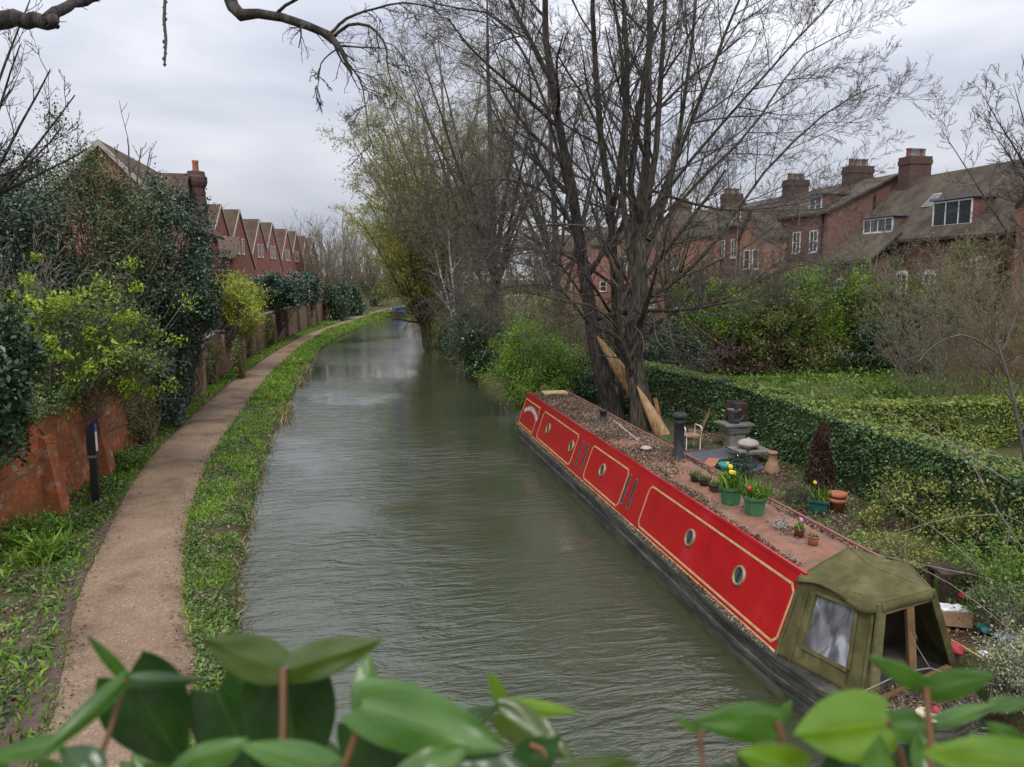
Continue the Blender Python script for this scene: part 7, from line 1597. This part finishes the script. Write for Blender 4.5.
for l in (((126, 678, d0), (86, 634, d0 - .02), 7, .2, .3, .1, 'm'), ((124, 680, d0), (206, 680, d0 + .03), 9, .3, .4, .35, 'd'), ((128, 676, d0 + .01), (185, 768, d0 + .05), 44, .9, .15, .1, 'd'),
          ((122, 682, d0 - .02), (30, 765, d0 - .06), 12, .3, .35, -.3, 'm'), ((60, 742, d0 - .03), (-20, 760, d0 - .03), 12, .6, .1, .1, 'l'), ((282, 668, d0), (203, 640, d0 - .02), 25, .8, .2, -.1, 'o'), ((290, 668, d0), (384, 640, d0 + .03), 21, .7, .25, -.12, 'o'),
          ((285, 672, d0 + .03), (300, 800, d0 + .08), 50, .9, .2, .1, 'd'), ((364, 711, d0 - .04), (368, 652, d0 - .02), 16, .5, .3, .1, 'm'), ((362, 704, d0 - .05), (508, 748, d0 - .05), 36, .9, .12, -.08, 'l'), ((366, 716, d0 - .01), (440, 800, d0 + .02), 48, .9, .2, .1, 'd'),
          ((503, 704, d0 + .05), (489, 670, d0 + .05), 8, .8, .1, .05, 'b'), ((506, 706, d0 + .06), (580, 712, d0 + .08), 10, .5, .3, -.2, 'b'), ((500, 712, d0 + .04), (575, 760, d0 + .02), 22, .8, .2, 0, 'o'), ((330, 768, d0 - .08), (240, 745, d0 - .09), 20, .8, .2, .1, 'l'), ((180, 775, d0 - .08), (250, 738, d0 - .07), 20, .8, .2, .1, 'm'),
          ((400, 790, d0 - .1), (470, 745, d0 - .08), 24, .9, .1, .1, 'm'), ((95, 772, d0 - .05), (60, 748, d0 - .04), 20, .9, .1, .1, 'd'), ((520, 772, d0), (560, 735, d0), 22, .9, .1, .1, 'd'), ((440, 735, d0 + .06), (500, 705, d0 + .08), 14, .6, .2, .1, 'd'), ((570, 780, d0), (640, 762, d0 + .04), 16, .9, .1, .1, 'o'),
          ((215, 690, d0 + .08), (262, 790, d0 + .1), 38, .9, .1, .1, 'd'), ((520, 780, d0 - .05), (440, 752, d0 - .04), 20, .9, .1, .1, 'd')):
    (b, t, w, fa, fo, cu, mt) = l; ivy_leaf(iv, b, t, w * .93, fa, fo, cu, mt)
for a, b, r in (((126, 679, d0), (88, 790, d0 - .03), 2.8), ((283, 668, d0), (278, 800, d0 - .03), 3.6), ((364, 710, d0 - .04), (330, 800, d0 - .05), 3.6), ((508, 702, d0 + .05), (480, 800, d0 + .02), 3.5), ((380, 800, d0), (350, 745, d0 + .02), 3), ((548, 758, d0), (530, 745, d0), 3)): petiole(iv, a, b, r)
st = MB(); st.tube([D(-60, 790, d0), D(90, 800, d0 - .03), D(280, 806, d0 - .03), D(480, 806, d0), D(620, 830, d0)], .004, 8); st.build('woody_stem', M['bark'], iv)
rq = rg(401)
for k_ in range(30):
    bx = rq.uniform(-10, 610); by = 792 - rq.uniform(0, 18); an = rq.uniform(-1.1, 1.1); ln = rq.uniform(26, 52); dd_ = d0 + rq.uniform(.02, .16)
    if 60 < bx < 120: continue
    ivy_leaf(iv, (bx, by, dd_), (bx + ln * math.sin(an), by - ln * math.cos(an), dd_ + rq.uniform(-.03, .03)), rq.uniform(10, 18), .8, rq.uniform(.05, .35), rq.uniform(-.2, .25), rq.choice(['d', 'm', 'd', 'o', 'm', 'b']), rq.uniform(-.5, .5))
settle(iv, tuple(D(300, 830, d0)))
iv = thing('ivy_plant', 'out-of-focus ivy with rounded bright leaves along the lower right edge, close to the lens', 'ivy', 'ivy in the foreground')
for l in (((777, 722, d0 - .02), (692, 722, d0 - .03), 21, .8, .15, .05, 'm'), ((888, 722, d0 - .06), (794, 735, d0 - .1), 39, .9, .12, .05, 'b'), ((806, 768, d0 - .05), (735, 752, d0 - .05), 20, .9, .15, .1, 'b'), ((924, 686, d0), (866, 655, d0 - .02), 12, .5, .3, .12, 'm'), ((928, 690, d0), (996, 674, d0 - .03), 16, .6, .25, .12, 'm'),
          ((936, 722, d0 + .03), (1003, 703, d0 + .05), 9, .5, .2, .1, 'l'), ((893, 726, d0), (936, 726, d0 + .02), 18, .9, .15, .1, 'm'), ((1040, 762, d0 - .1), (918, 752, d0 - .11), 24, .9, .15, .1, 'b'), ((877, 790, d0 - .1), (880, 735, d0 - .1), 18, .9, .1, .1, 'l'), ((778, 722, d0 + .02), (792, 700, d0 + .02), 7, .8, .1, .1, 'l'),
          ((994, 705, d0 + .02), (1034, 702, d0 + .02), 9, .8, .1, .1, 'm'), ((700, 732, d0 + .02), (672, 716, d0 + .02), 5, .8, .1, .1, 'm'), ((940, 775, d0 - .02), (915, 730, d0), 22, .9, .1, .1, 'm'), ((850, 800, d0), (835, 745, d0), 30, .9, .1, .1, 'd'), ((985, 780, d0), (972, 730, d0 + .02), 16, .9, .1, .1, 'l'),
          ((760, 790, d0), (700, 770, d0), 18, .9, .1, .1, 'd'), ((1020, 745, d0 + .03), (985, 722, d0 + .03), 12, .9, .1, .1, 'm'), ((893, 726, d0 + .03), (862, 712, d0 + .03), 10, .9, .1, .1, 'd')):
    (b, t, w, fa, fo, cu, mt) = l; ivy_leaf(iv, b, t, w * .93, fa, fo, cu, mt)
for a, b, r in (((926, 688, d0), (930, 800, d0 - .02), 3.4), ((886, 720, d0 - .06), (912, 800, d0 - .04), 3.2), ((777, 722, d0 - .02), (795, 800, d0 - .03), 3.5), ((700, 730, d0 + .02), (700, 800, d0), 3)): petiole(iv, a, b, r)
st = MB(); st.tube([D(640, 830, d0), D(800, 806, d0 - .03), D(930, 806, d0 - .03), D(1090, 790, d0)], .004, 8); st.build('woody_stem', M['bark'], iv)
rq = rg(402)
for k_ in range(22):
    bx = rq.uniform(690, 1040); by = 796 - rq.uniform(0, 18); an = rq.uniform(-1.1, 1.1); ln = rq.uniform(26, 50); dd_ = d0 + rq.uniform(.02, .16)
    ivy_leaf(iv, (bx, by, dd_), (bx + ln * math.sin(an), by - ln * math.cos(an), dd_ + rq.uniform(-.03, .03)), rq.uniform(10, 17), .8, rq.uniform(.05, .35), rq.uniform(-.2, .25), rq.choice(['d', 'm', 'b', 'o', 'm', 'b']), rq.uniform(-.5, .5))
settle(iv, tuple(D(850, 830, d0)))
